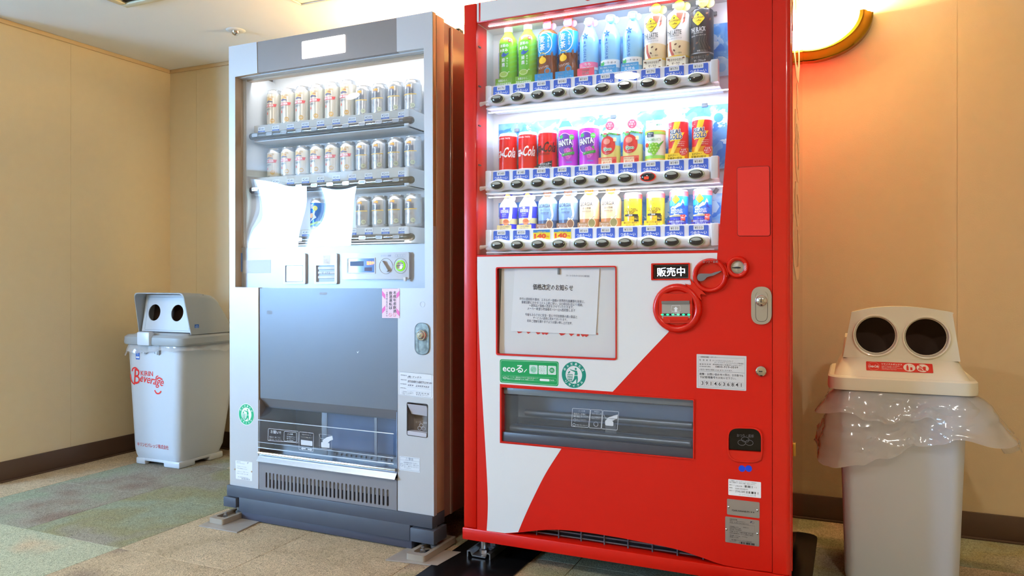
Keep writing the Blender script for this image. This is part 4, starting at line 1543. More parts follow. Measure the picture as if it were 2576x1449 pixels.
def can_body(h, r, top, m_rim):
    mb = MB()
    mb.lathe([(r * .90, 0), (r * .97, .003), (r, .008), (r, h - .010), (r * .99, h - .006), (r * .94, h - .001), (r * .90, h), (r * .86, h - .003), (.0005, h - .003)], m_rim, n=32)
    return mb


def wrap(h0, h1, r, m, n=40, z=.0003):
    mb = MB()
    mb.lathe([(r + z, h0), (r + z, h1)], m, n=n, cap=False)
    return mb


def card(w, h, y, m, lines, ic, extra=None, r=.002, x=0.0):
    mb = MB()
    mb.plate([rpoly([(x - w / 2, 0), (x + w / 2, 0), (x + w / 2, h), (x - w / 2, h)], r)], y - .0008, y, m)
    for (s, cx, cz, ww, hh) in lines:
        mb.text(s, x + cx, cz, ww, hh, y - .0011, ic, anchor='c', bold=.02)
    if extra:
        extra(mb, y - .0011)
    return mb


def disc_tag(r, z, y, m, lines, ic, x=0.0, square=False, sidec=None):
    mb = MB()
    lp = rpoly([(x - r, z - r), (x + r, z - r), (x + r, z + r), (x - r, z + r)], r * .4) if square else circ(x, z, r, n=28)
    mb.plate([lp], y - .0008, y, m)
    if sidec:                                # curled side flaps
        mb.plate([circ(x + r * 1.15, z - r * .15, r * .8, n=20)], y + .012, y + .0128, sidec[0])
        mb.plate([rrect(x - r * 1.5, x - r * .7, z - r * .1, z + r * .7, .001)], y + .012, y + .0128, sidec[1])
    for (s, cx, cz, ww, hh) in lines:
        mb.text(s, x + cx, z + cz, ww, hh, y - .0011, ic, anchor='c', bold=.02)
    return mb


M_PETW = mat('bottle_white', (244, 246, 248), .3)


def bottle_profile(r, h, neck=.0135, ridges=0, waist=0.0, sh=.74):
    pr = [(r * .86, 0), (r * .97, .004), (r, .010)]
    n = 22
    for i in range(1, n):
        z = .010 + (h * sh - .010) * i / n
        q = r
        if ridges:
            q -= .0016 * (0.5 - 0.5 * math.cos(2 * math.pi * ridges * i / n))
        if waist:
            q -= waist * math.exp(-((z / h - .33) / .09) ** 2)
        pr.append((q, z))
    for k in range(1, 8):
        t = k / 7
        pr.append((r + (neck - r) * (t * t * (3 - 2 * t)), h * sh + (h * .91 - h * sh) * t))
    return pr


def bottle(name, r, h, m_body, m_cap, ridges=0, waist=0.0, sh=.74, cap=True):
    e = empty(name)
    mb = MB()
    pr = bottle_profile(r, h, ridges=ridges, waist=waist, sh=sh)
    mb.lathe(pr, m_body, n=30)
    mb.build('bottle_body', e)
    if cap:
        mb = MB()
        mb.lathe([(.0140, h * .905), (.0148, h * .91), (.0148, h * .993), (.0138, h), (.0005, h)], m_cap, n=24)
        mb.build('cap', e)
    return e


def d_greentea():
    r, h = .0312, .208
    e = bottle('tea_bottle', r, h, mat('green_tea', (150, 214, 60), .15, coat=.5), M_PETW, ridges=9)
    wrap(.028, .150, r, mat('tea_film', (140, 205, 50), .2, coat=.4)).build('label_wrap', e)
    p = Print(r + .0003)
    p.shape(rrect(-.022, .016, .048, .146, .001), ink(98, 184, 28))
    for q in range(6):
        p.shape([(.017, .05 + q * .016), (.046, .062 + q * .016), (.046, .056 + q * .016), (.017, .044 + q * .016)], ink(120, 200, 60))
    p.t('茶葉の', -.002, .137, .030, .010, WHITE, bold=.03); p.t('あまみ', -.004, .122, .030, .010, WHITE, bold=.03)
    p.shape(circ(-.003, .106, .009, .006, 16), ink(30, 84, 170)); p.shape([(.002, .106), (.013, .114), (.014, .111), (.004, .102)], ink(30, 84, 170))
    p.shape(circ(-.003, .1125, .003, .002, 10), ink(30, 84, 170))
    p.t('綾', -.004, .090, .012, .013, WHITE, bold=.03); p.t('鷹', -.004, .074, .012, .013, WHITE, bold=.03)
    for k, c in enumerate('あやたか'):
        p.t(c, .009, .094 - k * .0085, .005, .006, WHITE)
    p.shape(rrect(.012, .022, .148, .158, .001), ink(226, 60, 50)); p.t('摘', .017, .153, .006, .006, WHITE)
    p.build('printed_label', e)

    def ex(mb, y):
        mb.plate([circ(0, .040, .016, .010, 24)], y, y + .0006, ink(168, 208, 80))
        mb.line(circ(0, .041, .013, .008, 20), .0012, y - .0002, ink(230, 240, 200), closed=True)
        mb.line([(.012, .04), (.018, .048), (.022, .046)], .002, y - .0002, ink(230, 240, 200))
    card(.060, .028, -(r + .006), ink(120, 180, 30), [('茶葉ひらく、', -.002, .020, .036, .008), ('さわやかなあまみ', 0, .009, .052, .008)], WHITE, ex).build('promo_card', e)
    return e


def d_barley():
    r, h = .0322, .205
    e = bottle('barley_tea_bottle', r, h, mat('barley_tea', (150, 82, 40), .12, coat=.5), mat('cap_orange', (226, 130, 60), .4), waist=.002, sh=.78)
    wrap(.088, .160, r, mat('film_blue', (24, 150, 222), .25, coat=.4)).build('label_wrap', e)
    p = Print(r + .0003)
    p.stroke(circ(-.002, .126, .026, .033, 36), .0022, WHITE, True)
    p.t('麦', -.008, .140, .020, .022, WHITE, bold=.05); p.t('茶', -.008, .115, .020, .022, WHITE, bold=.05)
    for k, c in enumerate('やかんの'):
        p.t(c, .013, .144 - k * .0095, .007, .008, WHITE)
    rr = random.Random(2)
    for q in range(9):
        x = rr.uniform(-.03, .045); z = rr.uniform(.035, .08)
        p.shape([(x, z), (x + .005, z + .010), (x + .002, z + .022), (x - .004, z + .012)], ink(122, 66, 40))
    p.shape(circ(-.007, .072, .013, .011, 20), ink(252, 200, 16)); p.shape(circ(-.007, .084, .004, .003, 12), ink(240, 180, 10))
    p.stroke(circ(-.007, .085, .011, .012, 20, 0, 180), .0018, ink(214, 200, 60)); p.shape(rrect(-.013, -.001, .094, .098, .0015), BLK)
    p.t('カフェインゼロ', -.004, .050, .034, .008, WHITE, rot=.12)
    p.build('printed_label', e)
    disc_tag(.0135, .187, -.022, ink(238, 62, 84), [('たっぷり', 0, .005, .021, .006), ('600ml', 0, -.004, .022, .009)], WHITE, x=.006, square=True, sidec=(ink(246, 130, 150), ink(90, 200, 220))).build('neck_tag', e)

    def ex(mb, y):
        mb.plate([circ(.013, .034, .011, n=22)], y + .0002, y + .0006, ink(30, 150, 214))
        mb.plate([circ(.013, .034, .0075, .0065, 18)], y - .0002, 0, ink(170, 96, 54), back=False)
    card(.062, .028, -(r + .006), ink(30, 150, 214), [('香ばしくて、', -.002, .020, .038, .008), ('後味すっきり', 0, .009, .046, .009)], WHITE, ex).build('promo_card', e)
    return e


def d_water(pink):
    r, h = .0312, .196
    e = bottle('water_bottle', r, h, mat('water_pet', (150, 208, 244), .08, coat=.7), M_PETW, sh=.60, cap=True)
    p = Print(r - .0002)
    c = ink(28, 110, 196)
    for k in range(5):
        a = math.pi / 2 + k * 2 * math.pi / 5
        p.shape([(-.004 + .012 * math.cos(a), .132 + .012 * math.sin(a)), (-.004 + .006 * math.cos(a + .5), .132 + .006 * math.sin(a + .5)), (-.004, .132), (-.004 + .006 * math.cos(a - .5), .132 + .006 * math.sin(a - .5))], c)
    for k, ch in enumerate('ILOHAS'):
        p.t(ch, -.005, .112 - k * .0105 - (.003 if k else 0), .008, .0095 if k else .004, c, rot=-math.pi / 2)
    band = ink(246, 120, 170) if pink else ink(236, 244, 250)
    p.shape(rrect(-.033, .040, .026, .050, .001), ink(244, 246, 250)); p.shape(rrect(-.033, .040, .034 if pink else .047, .050, .001), band)
    p.t('い・ろ・は・す', .006, .030 if pink else .040, .036, .006, BLK, bold=.02)
    if pink:
        p.t('もも', .004, .043, .020, .009, WHITE); p.shape(circ(-.02, .036, .007, .010, 16), ink(250, 160, 180))
    else:
        p.shape([(-.026, .03), (-.012, .034), (-.014, .046), (-.022, .042), (-.03, .046), (-.03, .036)], ink(70, 190, 90))
    p.build('printed_label', e)
    if pink:
        disc_tag(.0135, .180, -.019, ink(240, 84, 130), [('もも', 0, -.004, .014, .007)], WHITE, x=.004, sidec=(ink(250, 150, 180), ink(150, 220, 130))).build('neck_tag', e)
        card(.056, .030, -(r + .006), ink(240, 80, 110), [('山梨県産', 0, .023, .024, .006), ('白桃', 0, .013, .022, .010)], WHITE, r=.003).build('promo_card', e)
    else:
        disc_tag(.0130, .180, -.019, ink(60, 176, 216), [('日本の', 0, .004, .018, .007), ('天然水', 0, -.004, .019, .007)], WHITE, x=.004, sidec=(ink(170, 220, 240), ink(140, 214, 140))).build('neck_tag', e)
        card(.056, .030, -(r + .006), ink(56, 160, 220), [('肌と地球にやさしい', 0, .023, .046, .006), ('天然水', 0, .012, .034, .011)], WHITE, r=.003).build('promo_card', e)
    return e


def d_coffee(black):
    r, h = .0335, .205
    bc = (38, 38, 42) if black else (245, 238, 222)
    e = bottle('coffee_bottle', r, h, mat('coffee_black' if black else 'coffee_cream', bc, .22, coat=.4), mat('cap_silver', (200, 205, 210), .25, metal=.7), sh=.80)
    wrap(.030, .164, r, mat('coffee_wrap_k' if black else 'coffee_wrap_w', (44, 44, 50) if black else (244, 240, 236), .3)).build('label_wrap', e)
    p = Print(r + .0003)
    tc = WHITE if black else BLK
    if black:
        p.stroke([(-.045, .086), (0, .089), (.045, .086)], .0012, ink(190, 170, 90)); p.stroke([(-.045, .118), (0, .124), (.045, .118)], .0012, ink(190, 170, 90))
        p.shape(rrect(-.05, .05, .034, .038, .0005), ink(170, 172, 178))
        for (x, z, a) in ((.02, .152, .4), (.03, .136, 1), (-.028, .148, 2), (-.01, .066, .5), (-.02, .052, 1.2), (.028, .05, 2)):
            bean(p, x, z, .0045, a, ink(120, 84, 60))
        for k in range(4):
            p.stroke([(.0 + k * .006, .084), (-.004 + k * .007, .07), (.004 + k * .008, .046)], .0016, ink(96, 92, 90))
        p.t('無糖/コーヒー', .006, .042, .030, .005, WHITE)
    else:
        p.shape([(-.05, .036), (.05, .036), (.05, .078), (0, .082), (-.05, .078)], ink(240, 216, 170))
        p.shape([(-.046, .036), (-.030, .036), (-.034, .06), (-.03, .079), (-.046, .078)], ink(196, 140, 60))
        p.shape([(-.030, .036), (-.014, .036), (-.024, .06), (-.026, .079), (-.030, .079), (-.033, .06)], ink(252, 248, 240))
        p.shape([(-.014, .036), (-.004, .036), (-.014, .056), (-.017, .08), (-.023, .08), (-.022, .056)], ink(204, 90, 70))
        p.shape([(.000, .164), (.022, .164), (.014, .142), (.004, .138)], ink(176, 96, 72)); p.shape([(.024, .164), (.030, .164), (.026, .138), (.018, .130), (.021, .140)], ink(214, 96, 76))
        p.shape(rrect(-.05, .05, .032, .037, .0005), ink(248, 206, 60))
        for (x, z, a) in ((-.002, .070, .4), (.010, .062, 1), (-.006, .052, 2.2), (.024, .148, .5), (-.024, .146, .5)):
            bean(p, x, z, .0042, a)
        p.t('コーヒー飲料', .002, .044, .028, .005, BLK, bold=0)
    diamond(p, -.006, .138, .0215)
    p.t('THE BLACK' if black else 'THE LATTE', -.008, .106, .046, .0135, tc, bold=.01)
    p.t('猿田彦珈琲 監修', -.006, .0955, .028, .0045, tc, bold=0, res=1)
    p.t('香り高くキレのあるコク' if black else 'ミルクの旨みとコーヒーのコク', -.006, .088, .044, .0045, tc, bold=0, res=1)
    p.build('printed_label', e)
    disc_tag(.0158, .188, -.026, ink(250, 206, 20), [('飲みやすい', 0, .005, .025, .006), ('味わい', 0, -.004, .020, .008)], BLK, x=.008, sidec=(ink(252, 226, 90), ink(200, 205, 210))).build('neck_tag', e)

    def ex(mb, y):
        for (x, z) in ((-.022, .024), (-.024, .006), (.022, .006), (.023, .026), (.008, .004)):
            mb.plate([circ(x, z, .0036, .0026, 10)], y - .0001, 0, ink(128, 84, 58), back=False)
    card(.058, .032, -(r + .005), ink(48, 48, 54) if black else ink(244, 236, 214), [('豊かな香りとコク' if black else 'まろやかな甘さ', 0, .022, .050 if black else .042, .008), ('ザ・ブラック' if black else 'ザ・ラテ', 0, .011, .034 if black else .024, .008)], WHITE if black else ink(70, 46, 36), ex).build('promo_card', e)
    return e


M_RIMW = mat('can_rim_white', (240, 240, 244), .3)


def can(name, r, h, wm, h0=.008, h1=None):
    e = empty(name)
    can_body(h, r, 0, M_RIMW).build('can_body', e)
    wrap(h0, h1 or h - .010, r, wm).build('label_wrap', e)
    return e


def d_cola(zero):
    r, h = .0312, .128
    e = can('zero_sugar_soda_can' if zero else 'soda_can', r, h, mat('cola_red', (228, 24, 30), .2, coat=.5))
    p = Print(r + .0003)
    c = ink(40, 14, 16) if zero else WHITE
    p.t('Coca-Cola', -.010, .072 if zero else .064, .098, .034, c, shear=.45, bold=.02)
    p.stroke(spline([(-.03, .054 if not zero else .062), (-.02, .058 if not zero else .066), (.0, .052 if not zero else .06)], 5), .0022, c)
    if zero:
        p.t('ZERO SUGAR', -.004, .050, .044, .006, c)
    else:
        p.t('ORIGINAL TASTE', -.004, .110, .046, .005, c)
    p.build('printed_label', e)
    if zero:
        mb = MB()
        y = -(r + .005)
        mb.plate([[(-.034, 0), (.028, .0), (.029, .026), (.006, .022), (-.020, .015), (-.034, .008)]], y - .0008, y, BLK)
        mb.plate([[(-.034, 0), (.028, .0), (.028, .004), (-.012, .004), (-.034, .008)]], y - .001, 0, ink(206, 120, 70), back=False)
        mb.text('ゼロシュガー', .006, .0165, .040, .0075, y - .0012, WHITE, anchor='c', bold=.04, shear=.2); mb.text('ゼロカロリー', .004, .0075, .044, .0075, y - .0012, WHITE, anchor='c', bold=.04, shear=.2)
        mb.build('promo_card', e)
    return e


def d_grape():
    r, h = .0318, .132
    e = can('grape_soda_can', r, h, mat('grape_purple', (206, 66, 214), .2, coat=.5))
    p = Print(r + .0003)
    p.shape(circ(-.002, .077, .026, .032, 36), ink(110, 50, 170)); p.stroke(circ(-.002, .077, .028, .034, 36), .0014, WHITE, True)
    p.t('FANTA', -.002, .080, .052, .022, NAVY, rot=.12, bold=.10); p.t('FANTA', -.002, .081, .050, .020, WHITE, rot=.12, bold=.035)
    p.shape(circ(-.014, .100, .008, .006, 14), ink(40, 170, 80)); p.shape(circ(.022, .098, .0085, n=18), ink(96, 206, 80))
    p.t('grape', .022, .098, .011, .004, WHITE)
    for (x, z) in ((.002, .056), (.010, .058), (.017, .054), (.004, .048), (.012, .047), (.007, .040), (.014, .039), (.009, .033)):
        p.shape(circ(x, z, .0056, n=14), ink(216, 70, 190)); p.stroke(circ(x, z, .0056, n=14), .0005, ink(250, 190, 245), True)
    p.shape([(-.010, .036), (.030, .044), (.030, .053), (-.010, .045)], ink(54, 160, 70)); p.t('果汁 フレッシュで', .008, .045, .030, .004, WHITE, rot=.2, bold=0)
    p.shape([(.016, .062), (.026, .054), (.024, .066)], ink(70, 170, 60)); p.shape(rrect(.004, .022, .016, .020, .0005), ink(130, 110, 220))
    p.build('printed_label', e)
    return e


def d_apple():
    r, h = .0308, .115
    e = bottle('apple_juice_bottle', r, h + .022, mat('apple_pet', (212, 236, 240), .1, coat=.5), M_PETW, sh=.74, cap=True)
    mb = MB()
    mb.lathe([(r + .0003, .004), (r + .0003, .062)], mat('apple_wrap', (236, 226, 140), .3), n=36, cap=False)
    mb.lathe([(r + .0003, .062), (r + .0003, .098)], mat('apple_wrap_sky', (150, 214, 240), .3), n=36, cap=False)
    mb.build('label_wrap', e)
    p = Print(r + .0003)
    p.shape(circ(-.003, .062, .026, .029, 30), ink(228, 58, 56))
    rr = random.Random(5)
    for k in range(16):
        p.shape(circ(-.040 + k * .0055, .098 + rr.uniform(-.002, .002), .0034, .0028, 8), rr.choice((ink(226, 70, 64), ink(110, 190, 80), ink(70, 160, 70))))
    p.shape(circ(-.012, .092, .007, .004, 12), ink(90, 180, 70)); p.shape([(-.004, .09), (-.001, .09), (-.001, .097), (-.004, .096)], ink(110, 70, 40))
    p.t('Qoo', -.002, .050, .028, .014, WHITE, bold=.12); p.t('Qoo', -.002, .050, .026, .012, ink(30, 160, 70), bold=.03)
    p.t('りんご', -.002, .038, .014, .005, WHITE); p.shape(rrect(.016, .026, .074, .086, .001), ink(246, 226, 180))
    p.shape(circ(-.004, .074, .011, .009, 18), ink(244, 150, 130))
    p.build('printed_label', e)
    disc_tag(.0140, .124, -.024, ink(242, 84, 120), [('管理', 0, .006, .014, .006), ('栄養士', 0, -.001, .021, .007), ('推奨', 0, -.0085, .008, .004)], WHITE, x=.004, sidec=(ink(246, 170, 200), ink(150, 220, 140))).build('neck_tag', e)

    def ex(mb, y):
        mb.plate([rrect(-.019, .014, .004, .021, .001)], y, 0, ink(252, 226, 186), back=False)
        mb.text('ぎゅっとしぼった', -.002, .0165, .030, .0055, y - .0002, ink(214, 60, 50), anchor='c', bold=.02); mb.text('おいしさ', -.002, .008, .024, .007, y - .0002, ink(214, 60, 50), anchor='c', bold=.03)
        mb.plate([circ(.022, .011, .006, n=14)], y, 0, ink(214, 40, 36), back=False)
    card(.058, .024, -(r + .006), ink(240, 96, 80), [], WHITE, ex).build('promo_card', e)
    return e


def d_aloe():
    r, h = .0310, .108
    e = can('aloe_drink_can', r, h, mat('aloe_wrap', (246, 250, 240), .3))
    p = Print(r + .0003)
    for z, hh, c in ((.086, .010, ink(170, 220, 90)), (.094, .004, ink(230, 190, 70)), (.012, .010, ink(150, 214, 90)), (.008, .004, ink(236, 190, 90))):
        p.shape([(-.05, z), (.05, z), (.05, z + hh), (-.05, z + hh)], c)
    p.shape(rrect(-.020, .002, .078, .092, .0005), NAVY); p.t('Minute\nMaid', -.008, .085, .014, .011, WHITE)
    p.t('アロエ&白ぶどう', .000, .070, .046, .009, ink(40, 160, 70), bold=.02)
    for (x, z) in ((-.010, .052), (.0, .054), (.010, .053), (-.006, .044), (.004, .045), (.013, .044), (-.001, .036), (.008, .036), (.003, .029), (-.010, .036)):
        p.shape(circ(x, z, .0066, n=14), ink(136, 206, 54)); p.shape(circ(x - .001, z + .0015, .002, n=8), ink(214, 244, 160))
    p.shape([(.010, .050), (.034, .068), (.030, .060), (.016, .044)], ink(90, 180, 70)); p.shape(circ(-.020, .054, .0065, n=16), ink(230, 70, 50))
    p.build('printed_label', e)
    mb = MB()
    mb.plate([rrect(-.026, .028, h + .001, h + .024, .002)], -.012, -.0112, WHITE)
    mb.line(rrect(-.0245, .0265, h + .0025, h + .0225, .002), .0008, -.0123, ink(230, 180, 80), closed=True)
    mb.text('栄養機能食品(ビタミンE)', .001, h + .018, .034, .004, -.0124, NAVY, anchor='c'); mb.text('ヘルシー補給を', .001, h + .0095, .044, .0075, -.0124, ink(50, 180, 110), anchor='c', bold=.02)
    mb.build('top_card', e)
    return e


def d_gold():
    r, h = .0300, .128
    e = can('energy_drink_can', r, h, mat('gold_red', (226, 40, 52), .2, coat=.5))
    wrap(.008, .040, r, mat('gold_orange', (244, 160, 40), .2, coat=.5), z=.0006).build('lower_wrap', e)
    p = Print(r + .0007)
    p.shape([(-.006, .118), (.012, .118), (.002, .082), (.024, .086), (-.016, .008), (-.030, .008), (-.004, .062), (-.022, .060)], ink(252, 206, 40))
    p.t('REAL', -.004, .088, .040, .0155, WHITE, bold=.09, shear=.1, rot=.03); p.t('REAL', -.004, .088, .038, .0135, NAVY, bold=.03, shear=.1, rot=.03)
    p.t('GOLD', -.004, .072, .044, .0165, WHITE, bold=.09, shear=.1, rot=.03); p.t('GOLD', -.004, .072, .042, .0145, NAVY, bold=.03, shear=.1, rot=.03)
    for k, s in enumerate(('ローヤルゼリー', '高麗人参エキス', 'ビタミンB6,B2')):
        p.t(s, .016 - k * .002, .058 - k * .006, .022, .004, WHITE, bold=0)
    p.t('スーパー\n炭酸', -.022, .104, .012, .010, WHITE, rot=-.2)
    p.build('printed_label', e)
    y = -(r + .005)
    mb = card(.058, .023, y, ink(252, 210, 40), [('エナジー・', -.006, .0165, .028, .007), ('栄養成分配合', .0, .007, .044, .0085)], BLK, x=-.004)
    mb.plate([circ(.022, .026, .0125, n=26)], y - .0016, y - .0008, ink(226, 40, 40))
    mb.text('やる気', .022, .0315, .015, .006, y - .0019, WHITE, anchor='c', bold=.04); mb.text('サポート', .022, .025, .021, .006, y - .0019, WHITE, anchor='c', bold=.04); mb.text('エナジー', .022, .019, .013, .004, y - .0019, WHITE, anchor='c', bold=.03)
    mb.build('promo_card', e)
    return e


def d_milktea():
    r, h = .0305, .128
    e = bottle('milk_tea_bottle', r, h, mat('milk_tea_white', (240, 240, 244), .25), mat('cap_navy', (60, 60, 190), .4), sh=.62)
    mb = MB()
    mb.lathe([(r + .0003, .006), (r + .0003, .022)], mat('tea_blue', (58, 62, 214), .3, coat=.3), n=36, cap=False)
    mb.lathe([(r + .0003, .022), (r + .0003, .040)], mat('tea_gold', (222, 206, 150), .35), n=36, cap=False)
    mb.lathe([(r + .0003, .040), (r + .0003, .078)], _M['tea_blue'], n=36, cap=False)
    mb.build('label_wrap', e)
    p = Print(r + .0003)
    p.shape(rpoly([(-.014, .078), (.010, .078), (.016, .060), (.012, .048), (-.002, .042), (-.016, .048), (-.020, .060)], .004), ink(50, 54, 206))
    p.t('紅茶花伝', -.002, .064, .030, .011, WHITE, bold=.03); p.t('♛', -.002, .073, .010, .006, WHITE)
    p.t('ロイヤル', -.002, .054, .014, .004, WHITE); p.t('ミルクティー', -.002, .048, .018, .004, WHITE)
    p.shape([(.018, .078), (.026, .076), (.024, .040), (.014, .030), (.018, .020), (.010, .022)], ink(246, 246, 250))
    p.shape(circ(.004, .028, .011, .010, 20), ink(240, 150, 110)); p.shape(circ(.004, .031, .010, .005, 18), ink(206, 100, 60))
    p.build('printed_label', e)
    disc_tag(.0120, .110, -.020, ink(236, 214, 130), [('国産牛乳', 0, .003, .018, .005), ('100%', 0, -.003, .012, .005)], ink(70, 70, 180), x=.006, sidec=(WHITE, ink(70, 70, 190))).build('neck_tag', e)
    mb = card(.052, .018, -(r + .004), ink(226, 206, 140), [('ミルクに本気の', .002, .0125, .034, .006), ('ミルクティー', .0, .0055, .030, .006)], ink(90, 80, 130))
    mb.build('promo_card', e)
    return e


def d_aroma(black):
    r, h = .0318, .132
    bc, bc2 = ((120, 150, 196), (70, 92, 130)) if black else ((246, 206, 160), (196, 130, 86))
    e = bottle('aroma_coffee_bottle', r, h, mat('aroma_%d' % black, (206, 222, 240) if black else (250, 226, 196), .25), M_PETW, sh=.66)
    mb = MB()
    mb.lathe([(r + .0003, .004), (r + .0003, .030)], mat('aroma_lo_%d' % black, bc2, .3), n=36, cap=False)
    mb.lathe([(r + .0003, .030), (r + .0003, .085)], mat('aroma_hi_%d' % black, bc, .3), n=36, cap=False)
    mb.build('label_wrap', e)
    p = Print(r + .0003)
    lc = ink(206, 218, 238) if black else ink(252, 226, 194)
    p.stroke(spline([(-.014, .085), (.004, .100), (.018, .090), (.022, .070), (.026, .046), (.018, .030), (.008, .034)], 6), .007, lc)
    tc = ink(58, 66, 84)
    p.t('GEÖRGIA', -.004, .078, .046, .014, tc, bold=.02); p.t('香るブラック' if black else '香る微糖', .0, .064, .034 if black else .028, .008, tc, bold=.01)
    p.t('猿田彦珈琲 監修', .0, .054, .028, .005, tc, bold=.01, res=1); p.t('コーヒー豆の香り広がる', .0, .049, .024, .0025, tc, bold=0, res=1)
    p.build('printed_label', e)
    disc_tag(.0135, .118, -.022, ink(196, 132, 96) if black else ink(246, 170, 70), [('高級豆', 0, .004, .018, .007), ('ブレンド', 0, -.004, .018, .006)], WHITE, x=.006, sidec=(ink(226, 236, 250), ink(90, 110, 150) if black else ink(250, 220, 180))).build('neck_tag', e)

    def ex(mb, y):
        mb.plate([circ(.019, .016, .0125, .0145, 24)], y - .0004, y + .0004, ink(236, 216, 180))
        mb.plate([circ(.019, .016, .0108, .0125, 24)], y - .0007, 0, ink(146, 100, 76) if black else ink(150, 138, 84), back=False)
        mb.line([(.019, .028), (.022, .034), (.028, .037)], .0012, y - .0008, ink(110, 100, 96))
    mb = card(.056, .019, -(r + .004), ink(150, 106, 84) if black else ink(176, 130, 90), [('香り立ていきな', -.010, .0125, .026, .005), ('深いコク', -.010, .006, .018, .005)], WHITE, ex)
    mb.build('promo_card', e)
    return e


def d_goldendrip():
    r, h = .0275, .108
    e = can('golden_coffee_can', r, h, mat('golden_wrap', (250, 206, 44), .22, coat=.4))
    mb = MB(); mb.lathe([(r + .0009, h - .020), (r + .0009, h - .006)], mat('pink_band', (240, 110, 120), .35), n=32, cap=False); mb.build('top_band', e)
    p = Print(r + .0003)
    p.t('お手軽な170g', .0, h - .013, .034, .007, WHITE, bold=.03)
    diamond(p, -.002, .074, .0130)
    p.t('GOLDEN', -.001, .0535, .042, .0105, ink(60, 46, 20), bold=.01); p.t('DRIP', -.001, .0445, .022, .006, ink(60, 46, 20), bold=.01)
    p.shape(rrect(-.022, .022, .034, .0405, .0003), BLK); p.t('微糖', -.001, .0372, .012, .005, ink(240, 236, 226), bold=.02)
    p.shape(circ(-.004, .030, .0034, n=12), ink(250, 150, 90)); p.t('深いコクと香り', -.002, .024, .022, .004, ink(150, 100, 30), bold=0)
    p.build('printed_label', e)
    y = -(r + .005)
    mb = card(.056, .019, y, ink(250, 200, 50), [('深いコクと香りで', .0, .0135, .042, .006), ('ほっと一息', .0, .006, .028, .0065)], ink(60, 46, 20))
    mb.plate([[(-.028, 0), (.028, 0), (.028, .004), (.018, .0015), (-.014, .001), (-.028, .004)]], y - .0012, 0, ink(150, 80, 40), back=False)
    mb.plate([rrect(.012, .026, .017, .034, .0003)], y - .0014, y - .0009, BLK)
    mb.text('コーヒー豆', .019, .030, .012, .003, y - .0016, ink(250, 214, 90), anchor='c'); mb.text('No.1', .019, .025, .011, .005, y - .0016, ink(250, 214, 90), anchor='c', bold=.03)
    mb.build('promo_card', e)
    return e


def d_emerald():
    r, h = .0275, .110
    e = can('blue_coffee_can', r, h, mat('emerald_blue', (24, 104, 206), .22, coat=.4))
    mb = MB(); mb.lathe([(r + .0009, h - .020), (r + .0009, h - .006)], _M['pink_band'], n=32, cap=False); mb.build('top_band', e)
    wrap(h * .56, h - .019, r, mat('emerald_sky', (40, 160, 228), .22, coat=.4), z=.0005).build('upper_wrap', e)
    p = Print(r + .0006)
    p.t('お手軽な170g', .0, h - .013, .034, .007, WHITE, bold=.03)
    p.shape([(-.024, .052), (-.014, .060), (-.008, .058), (.006, .070), (.010, .066), (.017, .080), (.022, .070), (.020, .066), (.016, .070), (.010, .060), (.004, .058), (-.006, .052), (-.014, .054)], WHITE)
    p.shape([(.018, .072), (.024, .056), (.030, .052), (.014, .056)], ink(20, 60, 160))
    diamond(p, -.004, .080, .0135)
    p.t('EMERALD', -.002, .048, .034, .006, WHITE, bold=.01); p.t('MOUNTAIN', -.002, .041, .036, .006, WHITE, bold=.01); p.t('Blend', -.002, .0352, .016, .004, WHITE, shear=.3)
    p.shape([(-.03, .028), (.03, .028), (.03, .032), (0, .0345), (-.03, .032)], ink(214, 200, 160)); p.t('高級豆×牛乳100%', -.002, .0302, .028, .0028, NAVY, bold=0, res=1)
    p.shape(rrect(-.024, .022, .014, .0265, .0004), ink(36, 60, 200)); p.t('コーヒー', -.002, .020, .016, .004, WHITE, bold=0)
    p.shape([(-.027, h - .034), (-.020, h - .030), (-.020, h - .020), (-.027, h - .020)], ink(240, 90, 120))
    p.build('printed_label', e)
    y = -(r + .005)
    mb = card(.056, .018, y, ink(40, 50, 170), [('高級豆と国産牛乳の', .0, .013, .046, .006), ('王道バランス', .0, .006, .032, .0065)], WHITE)
    for (x, z) in ((-.024, .013), (-.022, .004), (.024, .004), (.022, .015), (.010, .0016)):
        mb.plate([circ(x, z, .003, .0022, 8)], y - .0012, 0, ink(120, 66, 44), back=False)
    mb.plate([rrect(.012, .026, .016, .033, .0003)], y - .0014, y - .0009, ink(230, 52, 44))
    mb.text('売上', .019, .030, .007, .003, y - .0016, WHITE, anchor='c'); mb.text('No.1', .019, .0245, .012, .006, y - .0016, WHITE, anchor='c', bold=.03); mb.text('缶コーヒー', .019, .0185, .011, .0025, y - .0016, WHITE, anchor='c')
    mb.build('promo_card', e)
    return e


def place(fr, o, x, y, z, label, cat, group):
    o.location = fr.world(x, y, z)
    o.rotation_euler = (0, 0, fr.a)
    return tag(o, label, cat, group)


